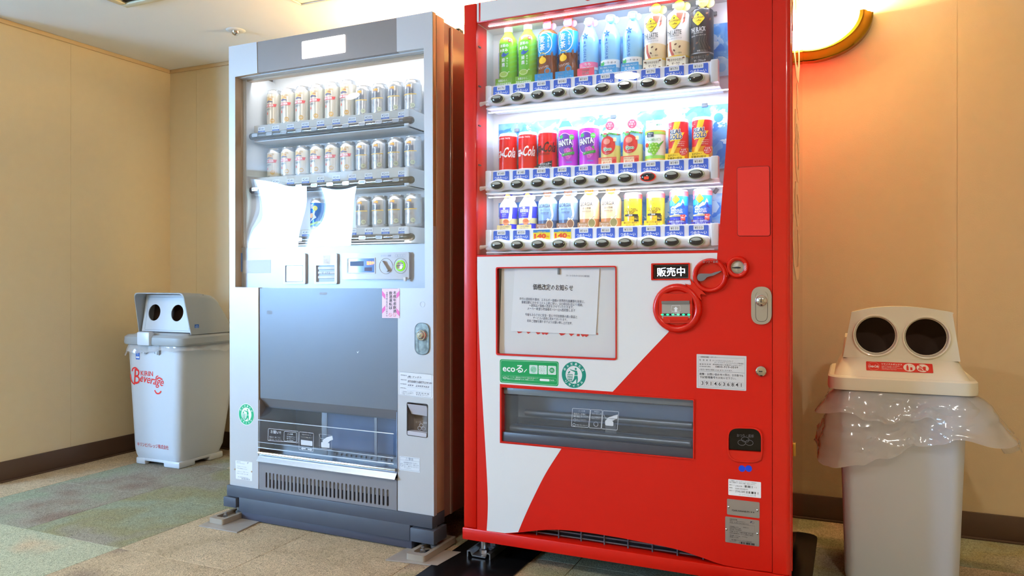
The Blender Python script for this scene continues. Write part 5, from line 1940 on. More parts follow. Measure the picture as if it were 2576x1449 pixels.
LAY = [
    (0, d_greentea, (), 'bottle', ['green tea bottle with white cap at the window edge of the red machine top row', 'green tea bottle in the red machine between another green tea and a barley tea']),
    (0, d_barley, (), 'bottle', ['barley tea bottle with blue label next to the green tea in the red machine', 'barley tea bottle with blue label next to the pink peach water']),
    (0, d_water, (True,), 'bottle', ['clear water bottle with pink peach tag and pink card in the red machine top row']),
    (0, d_water, (False,), 'bottle', ['clear water bottle with blue tag next to the pink peach water', 'clear water bottle with blue tag next to the cream latte bottle']),
    (0, d_coffee, (False,), 'bottle', ['cream latte coffee bottle with yellow diamond beside a blue-tagged water bottle', 'cream latte coffee bottle with yellow diamond beside the black coffee bottle']),
    (0, d_coffee, (True,), 'bottle', ['black coffee bottle with yellow diamond at the end of the red machine top row']),
    (1, d_cola, (False,), 'can', ['red cola can with white script at the window edge of the red machine middle row', 'red cola can with white script beside the dark-lettered zero sugar can']),
    (1, d_cola, (True,), 'can', ['red zero sugar cola can with black script and black card']),
    (1, d_grape, (), 'can', ['purple grape soda can next to the zero sugar cola can', 'purple grape soda can next to the apple juice bottle']),
    (1, d_apple, (), 'bottle', ['small apple juice bottle with pink tag beside the purple grape cans', 'small apple juice bottle with pink tag beside the green aloe can']),
    (1, d_aloe, (), 'can', ['white and green aloe grape can with white card above it']),
    (1, d_gold, (), 'can', ['red and yellow energy drink can beside the white aloe can', 'red and yellow energy drink can at the far end of the red machine middle row']),
    (2, d_milktea, (), 'bottle', ['blue and gold milk tea bottle at the window edge of the red machine bottom row', 'blue and gold milk tea bottle beside the grey-blue coffee bottle']),
    (2, d_aroma, (True,), 'bottle', ['grey-blue black coffee bottle beside the milk tea bottle', 'grey-blue black coffee bottle beside the orange coffee bottle']),
    (2, d_aroma, (False,), 'bottle', ['orange low-sugar coffee bottle beside the grey-blue coffee bottle', 'orange low-sugar coffee bottle beside the yellow coffee can']),
    (2, d_goldendrip, (), 'can', ['yellow coffee can with pink band beside the orange coffee bottle', 'yellow coffee can with pink band beside the blue coffee can']),
    (2, d_emerald, (), 'can', ['blue mountain coffee can with pink band beside the yellow coffee can', 'blue mountain coffee can at the far end of the red machine bottom row']),
]
slot = [0, 0, 0]
GRP = ['drinks in the top row of the red machine', 'drinks in the middle row of the red machine', 'drinks in the bottom row of the red machine']
for (r, fn_, args, cat, labels) in LAY:
    src = fn_(*args)
    for k, lb in enumerate(labels):
        o = src if k == 0 else copy_tree(src)
        xa, xb, zc = ROW[r]
        place(RED, o, xa + PITCH[r] * slot[r] + .004, .088, zc + .0495, lb, cat, GRP[r])
        slot[r] += 1
# ================================================================== the silver vending machine
M_SIL = mat('silver_white_paint', (200, 202, 207), 0.32, metal=0.15, noise=0.03, nscale=15)
M_TAUPE = mat('taupe_panel', (140, 131, 128), 0.35, metal=0.25, noise=0.04, nscale=20)
M_BLUEGREY = mat('blue_grey_panel', (112, 117, 128), 0.33, metal=0.2, noise=0.05, nscale=9)
M_BRONZE = mat('bronze_edge', (198, 172, 142), 0.4, metal=0.15)
M_CABB = mat('cabinet_brown', (158, 128, 112), 0.2, coat=0.5)
M_KICK = mat('kick_grey', (78, 84, 98), 0.5, noise=0.12, nscale=18)
M_PANEL = mat('pale_panel', (178, 184, 193), 0.3, metal=0.1, noise=0.03, nscale=12)
M_IN = mat('display_liner', (222, 226, 230), 0.4)
M_GUN = mat('gunmetal_bar', (110, 108, 110), 0.18, metal=0.9)
M_CHR2 = mat('bright_chrome', (225, 228, 235), 0.08, metal=1.0)
GW = .925


def GXp(px, dy=0.0, py=702):
    return GREY(px, py, dy)[0]


gm = tag(empty('vending_machine', GREY.o, GREY.a), 'silver and grey beer vending machine with three rows of cans', 'vending machine')
mb = MB(); mb.shell(.006, GW - .006, .076, .73, .10, 1.818, M_CABB)
mb.box(GW - .0062, GW - .001, .12, .135, .10, 1.81, M_CABB, .002)
mb.build('cabinet', gm)
mb = MB()
mb.box(GW - .02, GW - .001, .0005, .020, .128, 1.827, mat('edge_gold', (186, 158, 116), .35, metal=.25), .001)
mb.box(GW - .02, GW, .0225, .075, .128, 1.825, M_BRONZE, .003)
mb.box(0.0005, .02, .004, .075, .128, 1.825, M_BRONZE, .003)
mb.box(.02, GW - .02, .05, .075, 1.70, 1.825, M_BRONZE)
mb.box(-.010, .062, .02, .12, 1.8255, 1.832, mat('top_cap', (226, 196, 168), .5), .003)
mb.build('door_edge', gm)
mb = MB(); mb.box(GW - .045, GW - .012, .20, .235, 1.818, 1.834, M_BLACK, .003); mb.build('top_hinge', gm)

zA = GREY(575, 117)[1]
LS = [GREY(575.5, 117.5), GREY(579, 1219), GREY(650, 1230.5), GREY(650, 723.5), GREY(591.5, 722.5), GREY(591.5, 193.5), GREY(647.5, 183.5), GREY(645.8, 105.3)]
RS = [GREY(997.2, 44.2), GREY(998.2, 130), GREY(1066, 120.5), GREY(1069, 724.5), GREY(1000.5, 724.5), GREY(1000.5, 1286), GREY(1091.5, 1299.5), GREY(1087.6, 27.8)]
mb = MB(); mb.plate([LS], 0, .02, M_SIL, mside=M_BRONZE); mb.build('left_stile', gm)
CRH = inset(rpoly([GREY(*p) for p in ((1024.5, 1012), (1075.5, 1017.5), (1075, 1101), (1024.5, 1094))], .006), .001)
mb = MB(); mb.plate([RS, CRH], 0, .02, M_SIL); mb.build('right_stile', gm)
mb = MB(); mb.plate([[GREY(646.8, 105.2), GREY(648.4, 183), GREY(997.4, 130.2), GREY(996.2, 44.4)]], .0015, .024, M_TAUPE)
hd = mb.build('header_panel', gm)
mb = MB()
KS = [GREY(*p) for p in ((759.5, 105), (868, 86.5), (868.5, 131.5), (760, 148.5))]
mb.plate([rpoly(KS, .004)], -.001, .003, mat('sign_glow', (255, 254, 250), .4, emit=2.2, ec=(255, 252, 246)))
mb.ptext(GREY, 'KIRIN', 779, 132, 853, 119.5, 22, mat('sign_letters', (255, 238, 190), .4, emit=.75, ec=(255, 240, 190)), -.0011, eps=.0003)
part(mb.build('lit_sign', hd), 'small white lit brand sign')
# recess reveals (left wall of the recess is seen)
zm1 = GREY(591.5, 722.5)[1]; zm0 = GREY(591.5, 193.5)[1]
x591 = GREY(591.5, 500)[0]; x1067 = GREY(1067, 500)[0]
mb = MB()
mb.box(x591 - .012, x591 - .0005, .019, .075, zm1, zm0, M_BRONZE)
mb.box(x1067 + .0005, x1067 + .012, .019, .075, zm1, zm0 + .03, M_IN)
mb.box(x591, x1067, .019, .06, zm0 - .001, zm0 + .02, M_IN)
mb.build('recess_reveal', gm)
# middle money panel, set back in the recess
DP = .034
PN = [GREY(604.5, 622.5, DP), GREY(604.5, 722.6, DP), GREY(1067, 724.5, DP), GREY(1067, 613, DP)]
zp1 = (PN[0][1] + PN[3][1]) / 2
PN = [(PN[0][0], zp1), (PN[1][0], zm1 - .004), (x1067, zm1 - .004), (x1067, zp1)]
mb = MB(); mb.plate([PN], DP, DP + .02, M_PANEL); mp_ = mb.build('money_panel', gm)
mb = MB(); mb.plate([rpoly([GREY(*p, DP) for p in ((612, 655), (681, 653.5), (681, 687), (612, 687.5))], .002)], DP - .0006, DP, ink(200, 206, 212)); part(mb.build('blank_sticker', mp_), 'blank pale sticker')
mb = MB(); a = GREY(605.5, 636.5, DP); b = GREY(610, 684, DP); mb.box(a[0] - .001, b[0], DP - .004, DP, b[1], a[1], mat('blue_tab', (110, 146, 206), .3), .001); mb.build('hinge_tab', mp_)
for k, (xa, xb) in enumerate(((716.5, 772), (794, 851.5))):
    mb = MB()
    oq = rpoly([GREY(*p, DP) for p in ((xa, 639), (xb, 637.5), (xb, 714.5), (xa, 715))], .006)
    iq = [GREY(*p, DP) for p in ((xa + 5, 668), (xb - 6, 667), (xb - 6, 708.5), (xa + 5, 709.5))]
    mb.plate([oq, rpoly(iq, .002)], DP - .009, DP, mat('bezel_pale', (206, 206, 212), .25))
    mb.plate([iq], DP - .001, DP, mat('bezel_back', (150, 150, 160), .3))
    if k:
        a, b = iq[0], iq[2]
        for q in range(3):
            z = a[1] + (b[1] - a[1]) * (.16 + .28 * q)
            mb.box(a[0] + .006, b[0] - .002, DP - .006, DP - .001, z - .005, z + .004, mat('bill_feed', (228, 232, 240), .3), .001)
        mb.ptext(GREY, '千円', xa + 12, 690, xb - 22, 689.5, 6, ink(110, 130, 160), DP - .0062)
        mb.plate([rrect((oq[0][0] + oq[-1][0]) / 2, (oq[0][0] + oq[-1][0]) / 2, 0, 0, 0)] if 0 else [[GREY(*p, DP - .009) for p in ((xa + 19, 643), (xa + 36, 642.5), (xa + 36, 665), (xa + 19, 665.5))]], DP - .0095, 0, ink(236, 228, 220), back=False)
        mb.ptext(GREY, '↑\n1000\n千円札', xa + 21, 663.5, xa + 34, 663, 18, ink(206, 196, 196), DP - .0096, res=1)
        part(mb.build('bill_slot', mp_), 'banknote slot with chrome feed')
    else:
        mb.plate([rpoly([GREY(*p, DP) for p in ((xa + 7, 669), (xb - 8, 668), (xb - 8, 707), (xa + 7, 708))], .003)], DP - .006, DP - .001, mat('smoke_window', (200, 208, 224), .12, coat=.6))
        part(mb.build('card_reader', mp_), 'square reader with a glossy cover')
mb = MB()
cp = rpoly([GREY(*p, DP) for p in ((867, 637.5), (1034.5, 634), (1034.5, 702.5), (867, 702.5))], .008)
mb.plate([cp], DP - .014, DP, mat('control_pale', (186, 184, 190), .22, coat=.3))
ct = mb.build('control_panel', mp_)
DC = DP - .014
mb = MB()
lq = [GREY(*p, DC) for p in ((876, 651), (942.5, 650), (942.5, 685.5), (876, 685.5))]
mb.ring(rpoly([GREY(*p, DC) for p in ((872.5, 649), (944.5, 648), (944.5, 688.5), (872.5, 688.5))], .002), lq, DC - .002, DC, mat('lcd_bezel', (196, 190, 194), .3))
mb.plate([lq], DC - .0003, DC + .0003, mat('lcd_blue', (74, 110, 172), .08, coat=.8, emit=.25, ec=(80, 120, 190)))
mb.plate([[GREY(*p, DC) for p in ((881, 657.5), (915, 657), (915, 669), (881, 669.5))]], DC - .0006, 0, ink(54, 74, 118), back=False)
mb.plate([[GREY(*p, DC) for p in ((917, 673), (936, 672.5), (936, 682), (917, 682))]], DC - .0006, 0, ink(62, 40, 84), back=False)
mb.ptext(GREY, '販売中', 923, 666.5, 941, 666, 9, mat('amber_led', (255, 150, 60), .4, emit=3.5, ec=(255, 120, 40)), DC - .0004, bold=.05)
part(mb.build('lcd', ct), 'blue display with amber lettering')
for k, (px, py) in enumerate(((971, 669.5), (1007.5, 668.5))):
    q = GREY(px, py, DC)
    R_ = (GREY(px + 16.5, py, DC)[0] - GREY(px - 16.5, py, DC)[0]) / 2
    mb = MB()
    mb.lathe([(R_, -.001), (R_ * .97, .0), (R_ * .8, .006), (R_ * .55, .008)], mat('dish_pale', (190, 180, 176), .2), c=(q[0], DC - .0006, q[1]), ax='y', n=32, cap=False)
    mb.lathe([(R_ * .56, .0075), (.0005, .0075)], mat('dish_floor', (170, 164, 164), .25), c=(q[0], DC - .0006, q[1]), ax='y', n=32, cap=False)
    if k == 0:
        a = .9
        for s in (1,):
            P = rpoly([(q[0] + math.cos(t) * dd * R_ , q[1] + math.sin(t) * dd * R_) for t, dd in ((2.35, .78), (2.0, .78), (-.75, .80), (-1.15, .80))], .002)
            mb.plate([P], DC - .012, DC + .004, mat('knob_grey', (176, 178, 186), .25))
        mb.build('return_knob', ct)
    else:
        mb.lathe([(R_ * .72, .004), (R_ * .70, -.002), (R_ * .56, -.003)], mat('green_ring', (120, 206, 40), .3, emit=.6, ec=(110, 220, 30)), c=(q[0], DC - .0006, q[1]), ax='y', n=32, cap=False)
        mb.lathe([(R_ * .57, -.002), (R_ * .5, -.006), (R_ * .3, -.005), (.0005, -.0045)], M_CHR2, c=(q[0], DC - .0006, q[1]), ax='y', n=32, cap=False)
        mb.box(q[0] - R_ * .45, q[0] + R_ * .45, DC - .0078, DC - .006, q[1] - .0011, q[1] + .0011, BLK)
        part(mb.build('coin_slot', ct), 'round coin slot with a green ring')
mb = MB()
mb.ptext(GREY, 'おつり・返却', 958.5, 646, 984, 645.2, 4.6, ink(130, 140, 176), DC)
for k in range(4):
    q = GREY(997 + k * 6.5, 643.2 - k * .1, DC)
    mb.line(circ(q[0], q[1], .0052, n=16), .0007, DC - .0005, ink(150, 156, 170), closed=True)
a = GREY(1017, 699, DC); mb.box(a[0], a[0] + .010, DC - .006, DC, a[1] - .012, a[1] + .003, mat('latch_pale', (214, 212, 216), .3), .0015)
mb.build('panel_marks', ct)

# ------------------------------------------------------------------ display of the silver machine
DB = .205
gx0, gx1 = GREY(603, 500, .03)[0], x1067
mb = MB()
mb.box(x591 - .004, x591 + .008, .04, DB, zp1 - .01, zm0 + .025, M_IN)
mb.box(x1067 + .0, x1067 + .008, .04, DB, zp1 - .01, zm0 + .06, M_IN)
mb.box(x591, x1067, DB, DB + .006, zp1 - .01, zm0 + .06, M_IN)
mb.box(x591, x1067, .036, DB, zp1 - .012, zp1 - .004, M_IN)
mb.box(x591, x1067, .03, DB, zm0 + .055, zm0 + .062, M_IN)
mb.build('display_box', gm)
mb = MB()
mb.box(x591 + .008, x591 + .0125, .045, DB, zp1, zm0 + .02, M_IN); mb.build('liner_edge', gm)
mb = MB()
mb.box(x591 + .0004, x1067 - .0004, .029, .032, zp1 - .002, zm0 + .03, glassy('display_acrylic', refl=1.7, wav=.01, wscale=2.2, haze=.012, hazec=(225, 232, 245)))
mb.build('window_glass', gm)
GR = []
for (ax, ay, bx, by) in ((646, 341, 1000, 306.5), (646.5, 476.5, 1000.5, 455), (647, 606, 1001, 597.5)):
    a, b = GREY(ax, ay, .055), GREY(bx, by, .055)
    GR.append((a[0], b[0], (a[1] + b[1]) / 2))
GP = [(r[1] - r[0]) / 9 for r in GR]
CANZ = [GREY(1027, 283, .125)[1], GREY(1021, 426, .125)[1], GREY(1021, 571, .125)[1]]
_gb = None
_gp = {}


def gprice(s):
    mb = MB()
    mb.box(-.017, .017, -.0006, 0, .011, .024, WHITE)
    mb.box(-.017, .017, -.0008, -.0002, 0, .0095, ink(60, 104, 206))
    mb.text(s, 0, .0175, .028, .008, -.0010, NAVY, anchor='c', res=1); mb.text('COLD', 0, .0048, .024, .006, -.0012, ink(214, 228, 250), anchor='c', bold=.02, res=1)
    return mb


for r in range(3):
    xa, xb, zc = GR[r]
    top = CANZ[r] - .001
    mb = MB()
    mb.lathe([(.0065, -.034), (.0125, -.031), (.0135, -.024), (.0135, xb - xa + .030)], M_GUN, c=(xa, .058, zc), ax='x', n=20)
    mb.lathe([(.0137, 0), (.0137, .020), (.0125, .028), (.0095, .033), (.0045, .036), (.0005, .0365)], mat('bar_end', (96, 84, 72), .25, metal=.5), c=(xb + .030, .058, zc), ax='x', n=20, cap=False)
    for q in (-.026, (xb - xa) * .555, (xb - xa) * .565, xb - xa + .0295):
        mb.lathe([(.0139, -.0006), (.0139, .0006)], BLK, c=(xa + q, .058, zc), ax='x', n=18, cap=False)
    sh = mb.build('shelf', gm)
    mb = MB()
    mb.box(xa - .028, xb + .030, .070, .074, zc - .012, top, mat('price_rail', (206, 198, 184), .4))
    mb.box(xa - .028, xb + .045, .070, DB - .004, zc - .020, zc - .016, M_IN)
    mb.box(xa - .028, xb + .030, .074, DB - .004, top - .002, top, M_IN)
    mb.box(xb + .030, xb + .050, .050, DB - .03, zc - .020, top - .004, M_IN, .002)
    mb.build('price_rail', sh)
    for i in range(10):
        x = xa + GP[r] * i
        if r == 2 and i < 5:
            s = None
        s = '¥340' if (i < 6 and r == 0) else ('¥240' if i < 6 else '¥200')
        if s not in _gp:
            _gp[s] = gprice(s).build('price_label', sh); o = _gp[s]
        else:
            o = _gp[s].copy(); COL.objects.link(o); o.parent = sh
        o.location = (x + .010, .0698, zc + .012)
        if _gb is None:
            b = MB()
            lp = rpoly([(-.0145, -.0062), (.0145, -.0062), (.0145, .0062), (-.0145, .0062)], .0058, 5)
            b.plate([lp, inset(lp, .0012)[::-1]], -.003, .004, M_CHR2)
            b.plate([inset(lp, .0010)], -.0018, .003, mat('button_clear', (186, 192, 204), .15, coat=.5))
            _gb = b.build('button', sh); o = _gb
        else:
            o = _gb.copy(); COL.objects.link(o); o.parent = sh
        o.location = (x, .0455, zc + .001)
mb = MB(); mb.box(x591 + .03, x1067 - .03, .040, .060, zm0 + .030, zm0 + .040, M_LED); mb.build('lamp_tube', gm)
xm = (x591 + x1067) / 2
area('beer_light_top', (xm, .075, zm0 + .022), (math.radians(22), 0, 0), x1067 - x591 - .06, .04, 2.2, (.93, .97, 1.0), parent=gm)
for k, z in enumerate((GR[0][2] - .026, GR[1][2] - .026)):
    area('beer_light_%d' % k, (xm, .085, z), (math.radians(14), 0, 0), x1067 - x591 - .08, .03, .22, (.9, .95, 1.0), parent=gm)
area('beer_light_floor', (xm, .05, zp1 - .001), (math.radians(180 - 20), 0, 0), x1067 - x591 - .06, .012, .5, (.9, .96, 1.0), parent=gm)


# beer cans
M_ALC = mat('beer_alu', (214, 216, 220), .25, metal=.8)


def beer(name, h, r, kind):
    e = empty(name)
    mb = MB()
    mb.lathe([(r * .80, 0), (r * .88, .002), (r * .98, .010), (r, .016), (r, h - .018), (r * .97, h - .012), (r * .84, h - .003), (r * .86, h), (r * .82, h), (r * .80, h - .004), (.0005, h - .004)], M_ALC, n=28)
    mb.build('can_body', e)
    p = Print(r + .0004)
    if kind == 'lager':
        wrap(.014, h - .017, r, mat('beer_cream', (222, 216, 202), .28, metal=.45)).build('label_wrap', e)
        zb = h * .58
        p.t('PRIME BEER', 0, h * .80, .040, .006, ink(206, 164, 90))
        p.shape(circ(-.002, h * .72, .014, .010, 20), ink(224, 190, 120)); p.shape([(-.016, h * .68), (-.004, h * .72), (.012, h * .69), (.016, h * .66), (.002, h * .67), (-.008, h * .65)], ink(96, 92, 130))
        p.shape([(-.006, h * .74), (.006, h * .77), (.014, h * .74), (.004, h * .73)], ink(190, 120, 60))
        p.shape([(-.032, zb - .006), (.026, zb - .006), (.030, zb + .0055), (-.032, zb + .0055)], ink(224, 70, 70)); p.t('KIRIN BEER', -.004, zb, .044, .008, WHITE, bold=.03)
        p.t('一番搾り', -.006, zb - .0145, .028, .009, ink(66, 72, 100), bold=.02)
        p.shape([(-.010, zb - .022), (-.006, zb - .032), (-.010, zb - .037), (-.014, zb - .032)], ink(236, 96, 60))
        for k in range(3):
            p.stroke([(-.002, zb - .024 - k * .004), (.022, zb - .024 - k * .004)], .0006, ink(206, 190, 150))
        p.shape(circ(.013, .026, .009, n=20), ink(216, 170, 90)); p.t('お酒', .013, .026, .011, .006, WHITE)
    elif kind == 'light':
        wrap(.014, h - .017, r, mat('beer_pale', (196, 200, 206), .26, metal=.55)).build('label_wrap', e)
        p.shape([(-.012, h * .78), (-.004, h * .83), (.006, h * .84), (.012, h * .80), (.008, h * .78), (.012, h * .75), (.0, h * .77)], ink(226, 170, 70)); p.shape([(-.012, h * .75), (-.004, h * .78), (.006, h * .76), (.012, h * .73), (.0, h * .74)], ink(150, 120, 130))
        p.t('淡麗', 0, h * .64, .040, .019, ink(92, 98, 116), bold=.03)
        p.shape([(-.032, h * .525), (.030, h * .53), (.030, h * .555), (-.032, h * .55)], ink(240, 196, 90))
        p.t('極上〈生〉', -.001, h * .40, .030, .008, ink(110, 96, 100), bold=.02)
        p.t('発泡酒', -.004, h * .33, .010, .003, GREYI, bold=0, res=1); p.t('キリン', 0, h * .26, .014, .005, ink(206, 200, 180), bold=0)
        p.shape(circ(.016, .024, .0085, n=20), ink(206, 210, 180)); p.t('お酒', .016, .024, .010, .006, ink(120, 124, 110))
    else:
        wrap(.014, h - .017, r, mat('chuhai_blue', (40, 120, 214), .25, metal=.3)).build('label_wrap', e)
        p.shape([(-.02, .03), (.0, .05), (-.006, .062), (.012, .084), (.006, .06), (.014, .048)], ink(230, 240, 250)); p.shape(circ(.008, .084, .010, n=18), ink(226, 224, 120)); p.shape(circ(-.010, .056, .010, n=18), ink(240, 190, 150))
        p.t('氷結', -.008, .092, .018, .020, WHITE, bold=.03); p.shape([(-.03, .022), (.03, .036), (.03, .028), (-.03, .014)], ink(180, 220, 120))
    p.build('printed_label', e)
    return e


GB = ['beer cans in the top row of the silver machine', 'beer cans in the middle row of the silver machine', 'beer cans in the bottom row of the silver machine']
tall = beer('tall_beer_can', .150, .0305, 'lager')
reg = beer('beer_can', .122, .0305, 'lager')
lite = beer('light_beer_can', .120, .0315, 'light')
ice_ = beer('blue_can', .122, .0305, 'blue')
ORD = ['first', 'second', 'third', 'fourth', 'fifth', 'sixth', 'seventh', 'eighth', 'ninth', 'last']
used = set()
for r, rn in enumerate(('top', 'middle', 'bottom')):
    for i in range(10):
        if r == 2 and i < 6 and i != 3:
            continue
        if r == 2 and i == 3:
            src, lb = ice_, 'blue can standing alone in the bottom row of the silver machine'
        elif i < 6:
            src = tall if r == 0 else reg
            lb = ('tall cream lager can' if r == 0 else 'short lager can') + ', %s from the left in the silver machine %s row' % (ORD[i], rn)
        else:
            src = lite
            lb = 'pale light beer can, %s of four in the silver machine %s row' % (ORD[i - 6] if i < 9 else 'last', rn)
        o = copy_tree(src) if src.name in used else src
        used.add(src.name)
        place(GREY, o, GR[r][0] + GP[r] * i + .004, .150, CANZ[r], lb, 'can', GB[r])

# ------------------------------------------------------------------ lower front of the silver machine
mb = MB()
lp = [GREY(651, 725), GREY(653, 1001), GREY(998, 1033), GREY(998.5, 725.5)]
mb.plate([lp], .004, .02, M_BLUEGREY)
lpo = mb.build('lower_panel', gm)
mb = MB()
a0, a1, b0, b1 = GREY(653, 1001), GREY(998, 1033), GREY(658, 1023.5, .03), GREY(998, 1056, .03)
mb.add([(a0[0], .0045, a0[1]), (a1[0], .0045, a1[1]), (a1[0], .032, b1[1]), (a0[0], .032, b0[1]), (a0[0], .05, b0[1]), (a1[0], .05, b1[1])], [(0, 1, 2, 3), (3, 2, 5, 4)], mat('lip_grey', (126, 126, 132), .4))
mb.build('panel_lip', gm)
mb = MB(); mb.plate([[GREY(896, 884), GREY(898, 889), GREY(902, 882), GREY(898.5, 886.5)]], .0036, 0, WHITE, back=False)
q = GREY(676, 786); mb.plate([rrect(q[0] - .014, q[0] + .014, q[1] - .007, q[1] + .007, .001)], .0038, 0, ink(126, 134, 150), back=False)
q = GREY(812, 739); mb.plate([rrect(q[0] - .018, q[0] + .016, q[1] - .004, q[1] + .005, .001)], .0038, 0, ink(150, 156, 170), back=False)
mb.build('scuff_marks', lpo)
# pink sticker
mb = MB()
ps = [GREY(961.5, 726), GREY(1005.5, 726), GREY(1005.5, 800.5), GREY(961.5, 800)]
mb.plate([ps], -.0012, -.0004, ink(246, 214, 232))
PK = ink(238, 104, 186)


def gq(*pts):
    return [GREY(*p) for p in pts]


for poly in (gq((961.5, 731), (961.5, 743), (1005.5, 796), (1005.5, 784)), gq((1005.5, 731), (1005.5, 743), (961.5, 789), (961.5, 777))):
    mb.plate([poly], -.0014, 0, PK, back=False)
mb.plate([gq((970, 733), (998, 733), (998, 796), (970, 796))], -.0015, 0, ink(246, 214, 232), back=False)
for x, y0, s, w_ in ((993, 740, '未成年者飲酒', 8), (983, 741, '飲酒運転は', 8)):
    for k, ch in enumerate(s):
        mb.ptext(GREY, ch, x - w_ / 2, y0 + k * 9.3, x + w_ / 2, y0 + k * 9.3, 8, BLK, -.0015, bold=.02)
for k, ch in enumerate('法律で禁止されています。'):
    mb.ptext(GREY, ch, 971.3, 738.5 + k * 5.25, 975.6, 738.5 + k * 5.25, 4.6, BLK, -.0015, res=1)
for px in (982.5, 993):
    q = GREY(px, 792); mb.line(circ(q[0], q[1], .0058, n=16), .001, -.0018, ink(226, 60, 90), closed=True); mb.line([(q[0] - .004, q[1] + .004), (q[0] + .004, q[1] - .004)], .001, -.0018, ink(226, 60, 90))
part(mb.build('pink_sticker', gm), 'pink and white underage drinking warning sticker')
# key hole, handle lock
q = GREY(1063, 765.5); mb = MB(); mb.lathe([(.0098, .0006), (.0098, -.0008), (.009, -.0008), (.0086, .004), (.0005, .004)], mat('hole_pale', (190, 196, 210), .4), c=(q[0], 0, q[1]), ax='y', n=24, cap=False); mb.build('plug', gm)
mb = MB()
lk = rpoly([GREY(*p) for p in ((1045.5, 812), (1080.5, 813.5), (1080.5, 892), (1045.5, 890.5))], .026, 8)
mb.plate([lk], -.004, .002, mat('worn_chrome', (206, 226, 234), .22, metal=.6, noise=1.0, nscale=60, c2=(60, 76, 84)))
mb.line(lk, .002, -.0042, mat('groove2', (70, 84, 96), .4), closed=True)
hl = rpoly([GREY(*p) for p in ((1053, 826), (1074, 827), (1073, 886), (1054, 885))], .014, 6)
mb.line(hl, .0014, -.0044, _M['groove2'], closed=True)
q = GREY(1063.5, 843)
mb.lathe([(.0195, -.004), (.019, -.009), (.0165, -.0125), (.0135, -.0125), (.0125, -.010), (.0115, -.015), (.009, -.0175), (.0005, -.018)], M_CHR2, c=(q[0], 0, q[1]), ax='y', n=28, cap=False)
mb.line([(q[0] - .004, q[1] - .004), (q[0] + .003, q[1] + .003)], .0014, -.0185, BLK)
part(mb.build('handle_lock', gm), 'worn chrome handle lock')


def gstick(cs, m, r=.002, th=.0006):
    mb = MB(); mb.plate([rpoly([GREY(*p) for p in cs], r)], -th, .0002, m); return mb


mb = gstick(((1002.5, 934.5), (1090.5, 944), (1089.5, 1003), (1002.5, 993.5)), ink(226, 232, 240), .008)
mb.line(rpoly([GREY(*p) for p in ((1004.5, 935), (1086.5, 941.5), (1086, 1001), (1004.5, 993))], .007), .0006, -.0008, ink(70, 84, 110), closed=True)
for (s, xl, yl, xr, yr, h) in (('管理者名', 1008, 944.5, 1023, 946, 2.8), ('連絡先住所', 1008, 956, 1023, 957.5, 2.6), ('受付電話番号', 1007.5, 966.5, 1023, 968, 2.6), ('自動販売機No.', 1007.5, 976.3, 1022.5, 978, 2.4), ('自 動 販 売 機', 1047, 989.5, 1079.5, 993.2, 3.4),
                               ('管 理 者 ステッカー', 1047, 994, 1079, 997.5, 3), ('この自動販売機についてのお問合せは', 1011, 985, 1040, 988, 2), ('お手数ですが上記管理者まで', 1011, 988.5, 1040, 991.5, 2), ('ご連絡ください。', 1011, 991.5, 1032, 994, 2)):
    mb.ptext(GREY, s, xl, yl, xr, yr, h, NAVY, -.0006, eps=.0003, res=1)
for (s, xl, yl, xr, yr, h) in (('(株) マッオカ', 1025.5, 951, 1060, 953.5, 6.5), ('津市島崎町小森町字山787-400', 1025, 962, 1087, 967, 6.2), ('059  2355022', 1026, 971, 1080, 976, 4.6)):
    mb.ptext(GREY, s, xl, yl, xr, yr, h, ink(44, 54, 96), -.0006, eps=.0003, bold=.015, shear=.25, res=1)
for (x0, y0, x1, y1) in ((1025, 951.5, 1083.5, 956), (1025, 962, 1083.5, 967.5), (1024.5, 973.5, 1083, 979.5), (1024.5, 981.5, 1083, 988)):
    mb.line([GREY(x0, y0), GREY(x1, y1)], .0004, -.0008, ink(140, 160, 200))
part(mb.build('owner_sticker', gm), 'white owner sticker with handwriting')
mb = gstick(((1005.5, 1147), (1057, 1152.5), (1057, 1189), (1005, 1182)), ink(222, 230, 240), .001)
mb.line(rpoly([GREY(*p) for p in ((1007, 1149), (1055.5, 1154), (1055.5, 1186), (1006.5, 1180))], .004), .0006, -.0008, ink(120, 136, 160), closed=True)
mb.line([GREY(1007, 1156.5), GREY(1055.5, 1161.5)], .0005, -.0008, ink(120, 136, 160))
for (s, xl, yl, xr, yr, h) in (('⚠警告', 1020, 1157.5, 1040, 1160, 7), ('転倒事故を防ぐために、', 1016, 1164.5, 1051, 1168.5, 3.4), ('上に乗らない、揺さぶら', 1016, 1169, 1053.5, 1173.5, 3.4), ('ない、傾けないようにし', 1016, 1173.7, 1053.5, 1178.2, 3.4), ('てください。', 1016.5, 1178, 1035, 1180.5, 3.2)):
    mb.ptext(GREY, s, xl, yl, xr, yr, h, ink(96, 112, 140), -.0006, eps=.0003, res=1)
q = GREY(1011, 1169); mb.line(circ(q[0], q[1], .0055, n=16), .0008, -.0008, ink(120, 136, 160), closed=True); mb.line([(q[0] - .004, q[1] + .004), (q[0] + .004, q[1] - .004)], .0008, -.0008, ink(120, 136, 160))
part(mb.build('warning_sticker', gm), 'pale warning sticker')
